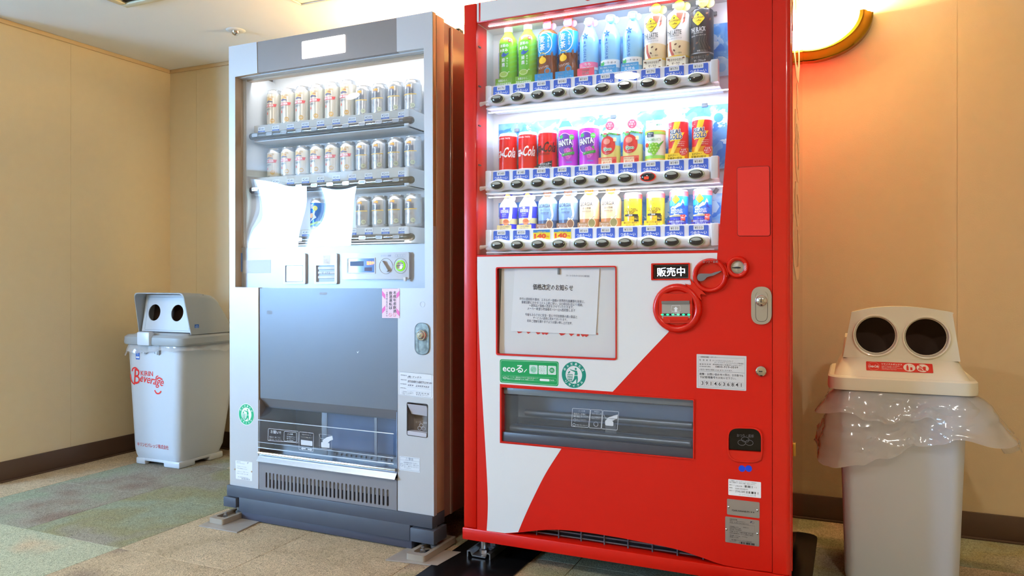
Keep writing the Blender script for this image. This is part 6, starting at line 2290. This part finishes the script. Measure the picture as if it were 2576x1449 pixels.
# coin return
mb = MB()
CRl = [GREY(*p) for p in ((1024.5, 1012), (1075.5, 1017.5), (1075, 1101), (1024.5, 1094))]
co = rpoly(CRl, .006)
mb.ring(rpoly([GREY(*p) for p in ((1023.5, 1011), (1076.5, 1016.5), (1076, 1102), (1023.5, 1095))], .007), inset(co, .001), -.001, .003, mat('ring_dark', (70, 66, 66), .3))
mb.rimwall(inset(co, .001), -.0005, .04, mat('cup_grey', (150, 142, 138), .35))
mb.plate([inset(co, .001)], .04, .042, _M['cup_grey'])
xa_, xb_ = co[0][0], CRl[1][0]
z0_, z1_, z2_ = CRl[3][1], GREY(1050, 1046)[1], CRl[0][1]
mb.add([(CRl[0][0] + .002, -.004, z2_ - .004), (xb_ - .002, -.004, z2_ - .006), (xb_ - .002, .014, z1_ - .002), (CRl[0][0] + .008, .014, z1_ + .002)], [(0, 1, 2, 3)], mat('cup_hood', (196, 196, 208), .3))
mb.plate([rpoly([GREY(*p) for p in ((1026, 1083), (1074, 1090), (1074, 1100), (1026, 1093))], .003)], -.003, .02, _M['cup_hood'])
mb.ptext(GREY, 'おつり・返却', 1046, 1064, 1074, 1066.5, 5.4, ink(214, 214, 220), .025, bold=.02)
for (px, py) in ((1060, 1070), (1056, 1077), (1066, 1078)):
    q = GREY(px, py, .025); mb.line(circ(q[0], q[1], .0075, .006, 14), .0012, .024, ink(200, 200, 206), closed=True)
part(mb.build('coin_return', gm), 'grey coin return cup')
# recycling sticker and rating plate on the left stile
mb = MB()
ra = (GREY(638.5, 1042)[0] - GREY(601, 1042)[0]) / 2; rb = (GREY(620, 1017.5)[1] - GREY(620, 1069)[1]) / 2
recycle(mb, GREY, 620, 1042.5, ra, rb, -.0002, mat('recycle_green', (0, 176, 120), .4), WHITE)
part(mb.build('recycle_sticker', gm), 'round green recycling sticker')
mb = gstick(((592.5, 1158), (635, 1163), (635, 1210.5), (593.5, 1204)), ink(232, 236, 242), .002)
for (s, xl, yl, xr, yr, h) in (('自動販売機', 595.5, 1161.8, 605, 1163.2, 2), ('形名 FBW30DSH', 595.5, 1165, 615, 1168, 2), ('定格電圧 100V 50/60Hz', 596, 1173, 620, 1176.5, 1.8), ('定格消費電力 420W', 596, 1178, 622, 1182, 1.8), ('冷媒 R-22  質量 250kg', 596, 1186, 625, 1190, 1.8), ('製造 1998年  封入量', 596, 1191, 624, 1195, 1.8), ('富士電機冷機株式会社', 599, 1200, 625, 1204, 2)):
    mb.ptext(GREY, s, xl, yl, xr, yr, h, ink(110, 120, 136), -.0006, eps=.0003, res=1)
mb.ptext(GREY, 'F', 622.5, 1167, 625, 1167.3, 4.2, NAVY, -.0006, eps=.0003, bold=.04, shear=.3)
barcode(mb, GREY, 607, 1205.5, 628, 1208.5, 3.6, -.0006, GREYI)
for (px, py) in ((590.8, 1180.3), (633.2, 1186.3)):
    q = GREY(px, py); mb.lathe([(.0032, .0), (.003, -.0016), (.0005, -.0026)], M_BRONZE, c=(q[0], 0, q[1]), ax='y', n=10, cap=False)
part(mb.build('rating_plate', gm), 'white rating plate')
# dispenser
x0, x1 = GREY(652, 1080)[0], GREY(999, 1080)[0]
zt_, zf_, zb_, zl_, zv_ = GREY(655, 1026)[1], GREY(655, 1057, -.012)[1], GREY(655, 1126, -.012)[1], GREY(655, 1142)[1], GREY(652, 1158)[1]
M_DK = mat('bay_blue_dark', (150, 166, 196), .35, noise=.2, nscale=14)
mb = MB()
mb.box(x0, x0 + .003, .0, .22, zl_, zt_ + .03, M_TAUPE); mb.box(x1 - .003, x1, .0, .22, zl_, zt_ + .03, M_DK)
mb.box(x0, x1, .20, .204, zl_, zt_ + .03, M_DK); mb.box(x0, x1, .02, .20, zl_ - .004, zl_, M_STEEL)
mb.build('bay', gm)
mb = MB()
for x in (x0 + .265, x0 + .50):
    mb.box(x, x + (.024 if x < x0 + .3 else .011), .04, .043, zl_ + .01, zt_ + .02, M_STEEL)
mb.box(x0 + .01, x1 - .01, .07, .074, zl_, zl_ + .03, M_STEEL)
for k in range(14):
    mb.box(x0 + .30 + k * .022, x0 + .30 + k * .022 + .012, .065, .069, zl_ + .012, zl_ + .02, M_STEEL)
mb.build('bay_dividers', gm)
mb = MB()
pf = [(.030, zt_ + .004), (.004, zf_ + .012), (-.012, zf_), (-.014, zb_ + .02), (-.012, zb_)]
n = len(pf)
mb.add([(x0 + .006, p[0], p[1]) for p in pf] + [(x1 - .006, p[0], p[1]) for p in pf], [(i, i + 1, i + 1 + n, i + n) for i in range(n - 1)], M_CLEAR)
mb.tube([(x0 + .006, -.0125, zf_ + .0005), (x1 - .006, -.0125, zf_ + .0005)], .0016, mat('flap_edge', (206, 222, 240), .2), 6)
mb.tube([(x0 + .006, -.0125, zb_), (x1 - .006, -.0125, zb_)], .002, _M['flap_edge'], 6)
mb.tube([(x0 + .006, -.0135, zb_ + .021), (x1 - .006, -.0135, zb_ + .021)], .001, _M['flap_edge'], 6)
FY = -.0145
for cs in (((675, 1078), (750, 1085), (750, 1114), (674, 1108)), ((753, 1086), (789, 1090), (788, 1136), (752, 1131)), ((715, 1085), (746, 1088), (746, 1112), (714, 1109))):
    mb.line(rpoly([GREY(*p, FY) for p in cs], .004), .0014, FY, IW, closed=True)
for (s, xl, yl, xr, yr, h, b) in (('お願い!!', 681, 1090, 707, 1092.5, 8.5, .03), ('商品は１本ごとに', 678, 1101, 706, 1103.5, 4.6, .02), ('取り出してください。', 678, 1107.5, 712, 1110.5, 4.6, .02), ('⚠注意', 723, 1093.5, 737, 1095, 4.5, 0), ('中の商品をすべて', 722, 1099.5, 743, 1101.5, 3, 0), ('取り出してから', 722, 1104, 742, 1106, 3, 0), ('次の商品を', 722, 1108.5, 738, 1110.3, 3, 0),
                                  ('商品の取り出し方', 760, 1094, 783, 1096.5, 3, .02), ('フラップを手前に引いて', 756, 1100, 785, 1103, 2.6, 0)):
    mb.ptext(GREY, s, xl, yl, xr, yr, h, IW, FY, bold=b, res=1)
mb.plate([[GREY(*p, FY) for p in ((836, 1096), (822, 1100), (812, 1107), (811, 1118), (815, 1124), (822, 1117), (830, 1109), (838, 1106))]], FY - .0004, 0, IW, back=False)
mb.plate([rpoly([GREY(*p, FY) for p in ((808, 1112), (829, 1115), (829, 1127), (808, 1125))], .003)], FY - .0003, 0, IW, back=False)
mb.line([GREY(*p, FY) for p in ((803, 1092), (806, 1103), (834, 1106), (834, 1131), (804, 1127), (803, 1092), (833, 1095))], .001, FY, IW)
mb.plate([[GREY(*p, FY) for p in ((757, 1106), (786, 1110), (786, 1122), (757, 1119))]], FY - .0002, 0, IW, back=False)
for s in (1, -1):
    mb.plate([[GREY(*p, FY) for p in (((757, 1128), (762, 1124.5), (762, 1126.5), (769, 1127.5), (769, 1130.5), (762, 1130), (762, 1132)) if s > 0 else ((786, 1131.5), (781, 1127.5), (781, 1129.5), (774, 1128.5), (774, 1131.5), (781, 1133), (781, 1135)))]], FY - .0002, 0, IW, back=False)
part(mb.build('flap', gm), 'clear folding flap with printed instructions')
mb = MB()
mb.tube([(x0 + .004, -.006, zl_ + .006), (x1 - .002, -.006, zl_ + .006)], .006, M_CHR2, 10)
mb.add([(x0, .004, zl_ + .002), (x1, .004, zl_ + .002), (x1, -.016, zv_), (x0, -.016, zv_), (x0, .0, zv_ - .006), (x1, .0, zv_ - .006)], [(0, 1, 2, 3), (3, 2, 5, 4)], mat('zinc_ledge', (206, 212, 222), .3, metal=.7, noise=.12, nscale=60))
mb.build('tray_ledge', gm)
mb = MB()
vp = [GREY(652, 1159), GREY(652.5, 1231), GREY(999, 1286), GREY(999, 1204)]
slots = []
sx0, sx1 = GREY(671, 1207)[0], GREY(976, 1253)[0]
sz0, sz1 = (GREY(671, 1226)[1] + GREY(976, 1274)[1]) / 2, (GREY(671, 1188)[1] + GREY(976, 1231)[1]) / 2
for k in range(32):
    x = sx0 + (sx1 - sx0) * k / 31
    slots.append(rrect(x - .0042, x + .0042, sz0, sz1, .0041, 3)[::-1])
mb.plate([vp] + slots, -.002, .003, mat('vent_grey', (134, 132, 138), .4, metal=.1))
mb.build('vent_panel', gm)
mb = MB()
mb.box(x0, x1, .03, .034, sz0 - .02, sz1 + .01, mat('vent_dark2', (34, 36, 42), .8))
mb.box(x0 + .03, x1 - .02, .018, .029, (sz0 + sz1) / 2 - .002, sz1 + .01, mat('vent_foam', (240, 242, 246), .6))
mb.build('vent_filter', gm)
# kick base
zk = GREY(578, 1219)[1]
zk0 = GREY(616, 1287)[1]
mb = MB()
mb.box(-.001, GW + .001, -.008, .075, zk - .042, zk, M_KICK, .002)
mb.box(.062, GW - .088, -.008, .05, zk0, zk - .040, M_KICK, .002)
mb.build('kick_panel', gm)
mb = MB(); mb.box(.068, GW - .086, .0, .05, .004, zk0 + .001, mat('kick_dark', (70, 72, 88), .5), .001); mb.build('toe_board', gm)
mb = MB(); mb.box(-.012, .052, -.014, .07, zk - .082, zk - .045, M_KICK, .002); mb.build('foot_cover', gm)
mb = MB(); mb.box(GW - .082, GW + .012, -.016, .07, zk - .092, zk - .046, M_KICK, .002); mb.build('foot_cover', gm)
M_SHOE = mat('bracket_beige', (178, 166, 152), .4, metal=.3, noise=.12, nscale=40)


def to_local(fr, p):
    q = fr.inv @ (Vector((p[0], p[1], 0)) - fr.o)
    return (q.x, q.y)


for k, (qs, cx) in enumerate(((((500, 1325), (596, 1342), (664, 1309), (572, 1294)), .010), (((970, 1411), (1100, 1426), (1160, 1392), (1030, 1378)), GW - .002))):
    pts = [to_local(GREY, floor_pt(*p)) for p in qs]
    mb = MB()
    mb.plate([pts], 0, .004, mat('floor_plate', (186, 176, 166), .45, metal=.3, noise=.2, nscale=30), fn=lambda x, y, z: (x, z, .005 - y))
    fp = mb.build('floor_plate', gm)
    yb = -.092
    fx = cx + (.02 if k == 0 else -.012)
    mb = MB()
    w2 = .036
    lo = rpoly([(fx - w2, yb), (fx + w2, yb), (fx + w2, .12), (fx - w2, .12)], .010)
    li = rpoly([(fx - w2 + .014, yb + .022), (fx + w2 - .014, yb + .022), (fx + w2 - .014, .115), (fx - w2 + .014, .115)], .010)
    mb.plate([lo, li[::-1]], 0, .020, M_SHOE, fn=lambda x, y, z: (x, z, .0255 - y))
    mb.plate([li], 0, .008, M_SHOE, fn=lambda x, y, z: (x, z, .0135 - y))
    mb.plate([circ(fx, yb + .075, .008, .014, 16)], 0, 0, BLK, fn=lambda x, y, z: (x, z, .0137), back=False)
    bk = mb.build('anchor_bracket', gm)
    mb = MB()
    mb.lathe([(.015, .0136), (.015, .016), (.009, .018)], M_ZINC, c=(fx, yb + .048, 0), n=18)
    mb.lathe([(.0085, .018), (.0085, .027), (.005, .028), (.005, .036), (.0005, .037)], M_ZINC, c=(fx, yb + .048, 0), n=6)
    mb.build('bolt', bk)
    mb = MB(); mb.lathe([(.015, .0136), (.015, .024), (.010, .028), (.0095, .05), (.0095, .09)], M_STEEL, c=(fx + .006, .022, 0), n=14); mb.build('levelling_foot', gm)
for (x, y) in ((.045, .66), (GW - .045, .66)):
    mb = MB(); mb.lathe([(.018, .0), (.018, .01), (.010, .014), (.010, .11)], M_STEEL, c=(x, y, 0), n=14); mb.build('levelling_foot', gm)
# ================================================================== bins
M_BINW = mat('bin_white', (208, 213, 219), .32, noise=.03, nscale=8)
M_BING = mat('bin_grey', (166, 170, 172), .4, noise=.04, nscale=8)
M_CREAM = mat('bin_cream', (234, 230, 212), .3, coat=.2, noise=.03, nscale=8)
M_BIN2 = mat('bin_body_grey', (206, 214, 224), .4, noise=.03, nscale=6)
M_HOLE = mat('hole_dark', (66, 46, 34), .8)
M_BAG = glassy('plastic_bag', tint=(245, 247, 250), refl=2.2, rough=.12, haze=.48, hazec=(252, 252, 252), ior=1.45)


def taper_body(mb, secs, m, r=.04, n=5, cap_top=False):
    """stacked rounded rectangles: (x0, x1, y0, y1, z, radius)"""
    rings = []
    for (x0, x1, y0, y1, z, rr) in secs:
        rings.append([(p[0], p[1], z) for p in rrect(x0, x1, y0, y1, rr, n)])
    k = len(rings[0])
    v = [p for rg in rings for p in rg]
    f = []
    for j in range(len(rings) - 1):
        for i in range(k):
            i2 = (i + 1) % k
            f.append((j * k + i, j * k + i2, (j + 1) * k + i2, (j + 1) * k + i))
    f.append(tuple(range(k))[::-1])
    if cap_top:
        f.append(tuple((len(rings) - 1) * k + i for i in range(k)))
    mb.add(v, f, m)


def hole_panel(mb, quad, holes, m, th, R, fn):
    mb.plate([quad] + [circ(c[0], c[1], R, n=32)[::-1] for c in holes], 0, th, m, fn=fn)


# ------------------------------------------------------------------ left bin
b1 = tag(empty('recycling_bin', (-3.13, 2.717, 0)), 'white recycling bin with grey hood and red lettering in the wall corner', 'bin')
mb = MB()
taper_body(mb, [(-.154, .142, .004, .27, .028, .03), (-.166, .148, -.004, .285, .050, .04), (-.172, .153, -.010, .30, .075, .045), (-.194, .190, -.030, .375, .60, .045)], M_BINW, cap_top=True)
body = mb.build('bin_body', b1)
mb = MB()
for (x0, x1, y0, y1) in ((-.150, -.085, -.002, .03), (.040, .147, -.002, .10), (-.150, -.085, .25, .283), (.055, .147, .19, .283)):
    mb.box(x0, x1, y0, y1, 0, .034, M_BINW, .008)
mb.box(-.149, .146, .0, .281, .018, .034, M_BINW, .006)
mb.build('base_feet', b1)
mb = MB()
taper_body(mb, [(-.206, .214, -.046, .40, .603, .05), (-.210, .220, -.050, .405, .612, .055), (-.208, .218, -.048, .403, .640, .055), (-.196, .206, -.036, .392, .650, .05)], M_BING, cap_top=True)
taper_body(mb, [(-.168, .200, -.02, .37, .649, .05), (-.160, .196, -.01, .36, .660, .05)], M_BING, cap_top=True)
lid = mb.build('lid', b1)
# hood: rounded shell, open at the front
def hood_ring(yb, yt, zt, dx, r=.022):
    z0 = .655
    zt_ = zt - dx
    lx = lambda z: -.152 + dx + .004 * (z - z0) / .2
    rx = lambda z: .205 - dx - .016 * (z - z0) / .2
    r = min(r, (zt_ - z0) * .45)
    pts = [(lx(z0), z0), (lx(zt_ - r), zt_ - r)]
    for k in range(1, 5):
        a = math.pi / 2 * k / 4
        pts.append((lx(zt_) + r - r * math.cos(a), zt_ - r + r * math.sin(a)))
    for k in range(4):
        a = math.pi / 2 * k / 4
        pts.append((rx(zt_) - r + r * math.sin(a), zt_ - r + r * math.cos(a)))
    pts += [(rx(zt_ - r), zt_ - r), (rx(z0), z0)]
    return [(p[0], yb + (yt - yb) * (p[1] - z0) / max(zt_ - z0, .001), p[1]) for p in pts]


ST = [(.018, -.016, .858), (.06, .03, .8585), (.12, .11, .853), (.172, .168, .843), (.19, .19, .832), (.206, .206, .815), (.245, .245, .758), (.282, .282, .705), (.294, .294, .664)]
mb = MB()
outer = [hood_ring(*s, 0) for s in ST]; inner = [hood_ring(*s, .005) for s in ST[:-1]]
k = len(outer[0])
for rings, flip in ((outer, False), (inner, True)):
    v = [p for rg in rings for p in rg]
    f = [((j * k + i, j * k + i + 1, (j + 1) * k + i + 1, (j + 1) * k + i)) for j in range(len(rings) - 1) for i in range(k - 1)]
    mb.add(v, [t[::-1] for t in f] if flip else f, M_BING)
mb.add(outer[0] + inner[0], [(i, i + k, i + k + 1, i + 1) for i in range(k - 1)], M_BING)
mb.add(outer[-1], [tuple(range(k))], M_BING)
hood = mb.build('hood', lid, sharp=50)
# tilted front plate with two holes
mb = MB()
zl0, zl1 = .664, .848


def tilt(x, y, z):
    t = (z - zl0) / (zl1 - zl0)
    return (x, .024 + .028 * t + y, z)


hole_panel(mb, [(-.138, zl0), (.195, zl0), (.184, zl1), (-.136, zl1)], [(-.066, .758), (.090, .758)], M_BINW, .004, .041, tilt)
fpn = mb.build('front_plate', lid)
mb = MB()
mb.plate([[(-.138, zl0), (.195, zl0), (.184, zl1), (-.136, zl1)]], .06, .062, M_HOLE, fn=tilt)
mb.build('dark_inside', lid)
mb = MB()
mb.line(rpoly([(-.118, zl0 + .008), (.182, zl0 + .008), (.172, zl1 - .014), (-.116, zl1 - .014)], .004), .0018, -.0006, mat('seam_grey', (150, 160, 172), .5), fn=tilt, closed=True)
mb.build('plate_seam', fpn)
mb = MB(); mb.box(-.072, .012, -.062, -.028, .600, .668, M_BINW, .008)
clip = mb.build('lid_clip', lid)
mb = MB()
for x in (-.066, .022):
    mb.box(x, x + .032, -.040, -.028, .560, .604, M_BING, .003)
    mb.box(x + .012, x + .022, -.043, -.036, .556, .572, M_BINW, .002)
mb.build('clip_slot', b1)
BLS = ink(30, 96, 196)


def eco_mark(mb, x, z, w_, h_, y, fn):
    mb.plate([rrect(x - w_ / 2, x + w_ / 2, z - h_ / 2, z + h_ / 2, .001)], y - .0005, y, BLS, fn=fn)
    mb.line(circ(x, z + h_ * .16, w_ * .30, n=16), .0014, y - .0008, ink(170, 206, 244), fn=fn, closed=True)
    mb.text('e', x, z + h_ * .16, w_ * .26, w_ * .26, y - .0008, ink(190, 220, 250), anchor='c', fn=fn)
    mb.plate([rrect(x - w_ * .42, x + w_ * .42, z - h_ * .36, z - h_ * .14, .0008)], y - .0008, y - .0005, ink(226, 236, 246), fn=fn)


def ffn(x, y, z):                # on the sloping front of the bin body
    t = (z - .075) / (.60 - .075)
    return (x, -.0105 - .020 * t + y, z)


mb = MB(); eco_mark(mb, -.104, .548, .026, .042, 0, ffn); part(mb.build('eco_mark', b1), 'small blue environmental mark')
mb = MB(); eco_mark(mb, .05, .685, .026, .038, 0, lambda x, y, z: (.2005 - y + .0015, x + .005, z)); part(mb.build('eco_mark', lid), 'small blue environmental mark')
RB = mat('print_bin_red', (232, 40, 34), .45)
mb = MB()
T = -.0008
mb.text('B', -.136, .404, .042, .076, T, RB, bold=.0, shear=.15, fn=ffn)
mb.line(spline([(-.158, .450), (-.156, .426), (-.146, .410), (-.130, .400)], 6), .006, T - .0002, RB, fn=ffn)
mb.line(spline([(-.146, .466), (-.140, .479), (-.124, .485), (-.108, .478)], 6), .007, T - .0002, RB, fn=ffn)
mb.text('everage', -.094, .404, .160, .042, T, RB, bold=.006, shear=.35, rot=-.10, fn=ffn)
mb.text('KIRIN', -.086, .448, .083, .024, T, RB, bold=.004, fn=ffn)
mb.line(spline([(.016, .436), (.022, .448), (.034, .452)], 5), .005, T - .0002, RB, fn=ffn)
mb.line(spline([(.022, .434), (.040, .443), (.060, .434)], 5), .007, T - .0002, RB, fn=ffn)
mb.line(spline([(.006, .380), (.018, .366), (.036, .366), (.050, .378)], 5), .007, T - .0002, RB, fn=ffn)
mb.text('キリンビバレッジ株式会社', -.126, .092, .214, .021, T, RB, rot=.0, bold=.005, fn=ffn)
part(mb.build('lettering', b1), 'red brand lettering')
# liner showing under the lid
bag1 = tag(empty('bin_liner', (-3.13, 2.717, .60)), 'clear plastic bin liner frilled out under the lid of the white corner bin', 'plastic bag')


def skirt(mb, outline, length, flare, m, n=160, rows=10, seed=1, top=0.0, fold=.006):
    rr = random.Random(seed)
    ph = [rr.uniform(0, 6.28) for _ in range(8)]
    v = []; f = []
    for j in range(rows + 1):
        t = j / rows
        for i in range(n):
            s = i / n
            x, y, nx, ny = outline(s)
            L, fl = length(s), flare(s)
            p3 = Vector((x * 6 + seed, y * 6, L * t * 13))
            rg = sum((1 - abs(noise.noise(p3 * q + Vector((q * 5, 0, 0)))) * 2) / q for q in (1, 2.1, 4.3))     # sharp ridges like creased film
            w_ = (rg - 1.1) * fold * 1.1 * min(1, t * 3) + fold * .6 * math.sin(s * 50 + ph[0]) * t
            o = .004 + fl * (t ** .7) + w_
            z = top - L * t + fold * .5 * noise.noise(p3 * 2) + fold * 2.2 * noise.noise(Vector((s * 26, seed, 0))) * t
            v.append((x + nx * o, y + ny * o, z))
    for j in range(rows):
        for i in range(n):
            i2 = (i + 1) % n
            q = (j * n + i, j * n + i2, (j + 1) * n + i2, (j + 1) * n + i)
            f += [(q[0], q[1], q[2]), (q[0], q[2], q[3])] if rr.random() < .5 else [(q[0], q[1], q[3]), (q[1], q[2], q[3])]
    mb.add(v, f, m)


def rect_outline(x0, x1, y0, y1, r=.05):
    P, Nn = [], []
    for cx, cy, a0 in ((x0 + r, y0 + r, 225), (x1 - r, y0 + r, 270), (x1 - r, y1 - r, 0), (x0 + r, y1 - r, 90), (x0 + r, y0 + r, 180)):
        for i in range(13):
            a = math.radians(a0 + (90 if a0 in (270, 0, 90) else 45) * i / 12)
            P.append((cx + r * math.cos(a), cy + r * math.sin(a))); Nn.append((math.cos(a), math.sin(a)))
    cum = [0.0]
    for p, q in zip(P[:-1], P[1:]):
        cum.append(cum[-1] + math.dist(p, q))

    def fn(s):
        d = (s % 1.0) * cum[-1]
        k = 1
        while k < len(cum) - 1 and cum[k] < d:
            k += 1
        t = (d - cum[k - 1]) / max(cum[k] - cum[k - 1], 1e-9)
        a, b, m_, n_ = P[k - 1], P[k], Nn[k - 1], Nn[k]
        return (a[0] + (b[0] - a[0]) * t, a[1] + (b[1] - a[1]) * t, m_[0] + (n_[0] - m_[0]) * t, m_[1] + (n_[1] - m_[1]) * t)
    return fn


mb = MB()
skirt(mb, rect_outline(-.188, .192, -.032, .378), lambda s: .022 + .018 * math.sin(s * 9 + 1) ** 2 + (.022 if s > .9 or s < .02 else 0), lambda s: .020, M_BAG, n=260, rows=10, seed=3, top=.004, fold=.006)
mb.build('bag_film', bag1)

# ------------------------------------------------------------------ right bin
BX, BY = .135, 2.53
b2 = tag(empty('recycling_bin', (BX, BY, 0)), 'cream lidded recycling bin with two big round holes beside the red machine', 'bin')
mb = MB()
taper_body(mb, [(-.148, .150, .02, .30, .0, .03), (-.152, .155, .012, .31, .02, .035), (-.168, .176, -.005, .345, .585, .04)], M_BIN2, cap_top=True)
mb.build('bin_body', b2)
mb = MB()
taper_body(mb, [(-.198, .200, -.028, .37, .592, .045), (-.200, .202, -.030, .372, .600, .05), (-.199, .201, -.029, .371, .628, .05), (-.194, .196, -.024, .366, .633, .048)], M_CREAM, cap_top=True)
taper_body(mb, [(-.182, .180, -.016, .352, .632, .03), (-.176, .172, .0, .346, .648, .03), (-.158, .156, .046, .325, .684, .03)], M_CREAM, cap_top=True)
for s0, s1 in ((-.160, -.134), (.134, .158)):
    taper_body(mb, [(s0, s1, .075, .325, .683, .008), (s0 + .004, s1 - .004, .085, .318, .72, .006), (s0 + .008, s1 - .008, .10, .30, .742, .004)], M_CREAM, cap_top=True)
lid2 = mb.build('lid', b2)
# hood block with an arched top
mb = MB()
zb0 = .683
arch = [(-.157, zb0), (.160, zb0)] + [tuple(p) for p in spline([(.140, .822), (.137, .828), (.07, .839), (0, .843), (-.07, .838), (-.128, .825), (-.133, .820)], 4)]
H1, H2 = (-.0655, .7535), (.0715, .7515)
RR = .058
mb.plate([arch] + [circ(c[0], c[1], RR, n=36)[::-1] for c in (H1, H2)], .048, .053, M_CREAM)
NB = [(p[0], p[1]) for p in arch]
k = len(NB)
mb.add([(p[0], .048, p[1]) for p in NB] + [(p[0] * .98, .16, p[1] - .002) for p in NB] + [(p[0] * .92, .27, min(p[1], .74 + (p[1] - .74) * .3)) for p in NB],
       [(i, (i + 1) % k, (i + 1) % k + k, i + k) for i in range(1, k)] + [(i + k, (i + 1) % k + k, (i + 1) % k + 2 * k, i + 2 * k) for i in range(1, k)] + [tuple(2 * k + i for i in range(k))], M_CREAM)
hood2 = mb.build('hood', lid2)
mb = MB()
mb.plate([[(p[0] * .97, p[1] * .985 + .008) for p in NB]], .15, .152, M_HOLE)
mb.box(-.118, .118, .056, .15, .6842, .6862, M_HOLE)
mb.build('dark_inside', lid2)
for c in (H1, H2):
    mb = MB()
    mb.lathe([(.0645, .0485), (.0645, .043), (.0625, .0405), (.0595, .0415), (.0575, .046), (.0565, .062), (.0545, .064)], M_CREAM, c=(c[0], 0, c[1]), ax='y', n=40, cap=False)
    mb.build('hole_rim', lid2)


def sfn(x, y, z):              # on the sloping skirt in front of the hood
    t = (z - .648) / (.684 - .648)
    return (x, .0 + .046 * t + y, z)


mb = MB()
zz0, zz1 = .6505, .6745
mb.plate([rrect(-.092, .086, zz0, zz1, .002)], -.0014, -.0002, REDI, fn=sfn)
hh = zz1 - zz0
mb.line(circ(-.0715, (zz0 + zz1) / 2, .0155, hh * .44, 28), .0005, -.0016, ink(250, 190, 170), fn=sfn, closed=True)
mb.text('Coca-Cola', -.0715, (zz0 + zz1) / 2, .027, hh * .30, -.0016, WHITE, anchor='c', bold=.03, shear=.35, fn=sfn)
mb.text('リサイクルボックス', -.050, zz0 + hh * .70, .056, hh * .17, -.0016, WHITE, bold=.04, fn=sfn)
for q, s in enumerate(('ペットボトル・カン・ビンを回収し', '資源として再利用しています', 'We want to promote recycling.', 'ONLY Bottles & Cans Here!')):
    mb.text(s, -.050, zz0 + hh * (.55 - q * .125), (.050, .042, .056, .040)[q], hh * .09, -.0016, WHITE, fn=sfn, res=1)
for cx in (.0245, .0595):
    mb.plate([circ(cx, (zz0 + zz1) / 2, .0160, hh * .43, 28)], -.0018, -.0014, ink(248, 240, 232), fn=sfn)
zc_ = (zz0 + zz1) / 2
mb.plate([rpoly([(.0165, zc_ - hh * .30), (.0225, zc_ - hh * .30), (.0225, zc_ + hh * .08), (.0208, zc_ + hh * .22), (.0208, zc_ + hh * .30), (.0182, zc_ + hh * .30), (.0182, zc_ + hh * .22), (.0165, zc_ + hh * .08)], .0006)], -.0021, 0, REDI, fn=sfn, back=False)
mb.plate([rrect(.0265, .0325, zc_ - hh * .28, zc_ + hh * .04, .0006)], -.0021, 0, REDI, fn=sfn, back=False)
mb.plate([[(.061, zc_ - hh * .26), (.067, zc_ - hh * .26), (.068, zc_ + hh * .16), (.060, zc_ + hh * .16)]], -.0021, 0, REDI, fn=sfn, back=False)
mb.line([(.065, zc_ + hh * .16), (.067, zc_ + hh * .32)], .0006, -.0021, REDI, fn=sfn)
for dx, dz in ((0, 0), (.003, -.002), (.006, 0), (.003, .003), (.008, -.003)):
    mb.plate([circ(.049 + dx, zc_ - hh * .12 + dz, .0021, .0018, 10)], -.0021, 0, REDI, fn=sfn, back=False)
mb.line([(.0485, zc_ + hh * .32), (.0705, zc_ - hh * .34)], .0020, -.0023, REDI, fn=sfn)
mb.text('YES', .0275, zc_ + hh * .20, .0045, hh * .06, -.0021, REDI, fn=sfn, res=1); mb.text('NO', .055, zc_ + hh * .20, .004, hh * .06, -.0021, REDI, fn=sfn, res=1)
part(mb.build('recycle_label', lid2), 'red recycling label with white pictograms')
# loose bag hanging out of the bin
bag = tag(empty('plastic_bag', (BX, BY, .595)), 'crumpled clear plastic bag hanging out around the cream bin', 'plastic bag')
out = rect_outline(-.172, .182, -.012, .35)


def lerp_tab(tab):
    def fn(s):
        s = s % 1.0
        for (a, va), (b, vb) in zip(tab[:-1], tab[1:]):
            if a <= s <= b:
                t = (s - a) / (b - a)
                t = t * t * (3 - 2 * t)
                return va + (vb - va) * t
        return tab[-1][1]
    return fn


# s: 0 front left corner, .247 front right, .5 back right, .747 back left
LEN = lerp_tab([(0, .235), (.03, .225), (.10, .185), (.17, .150), (.23, .125), (.27, .13), (.33, .17), (.40, .20), (.5, .16), (.7, .15), (.9, .20), (1, .235)])
FLA = lerp_tab([(0, .050), (.05, .030), (.15, .022), (.22, .05), (.27, .12), (.34, .14), (.42, .12), (.5, .05), (.72, .03), (.92, .07), (1, .050)])
mb = MB()
skirt(mb, out, LEN, FLA, M_BAG, n=320, rows=26, seed=11, top=.0, fold=.010)
mb.build('outer_film', bag, sharp=25)
LEN2 = lerp_tab([(0, .075), (.08, .085), (.16, .075), (.25, .10), (.35, .12), (.5, .08), (.8, .08), (1, .075)])
FLA2 = lerp_tab([(0, .055), (.1, .03), (.2, .04), (.3, .11), (.4, .09), (.5, .04), (.8, .04), (1, .055)])
mb = MB()
skirt(mb, out, LEN2, FLA2, M_BAG, n=300, rows=14, seed=5, top=-.002, fold=.010)
mb.build('inner_fold', bag, sharp=25)
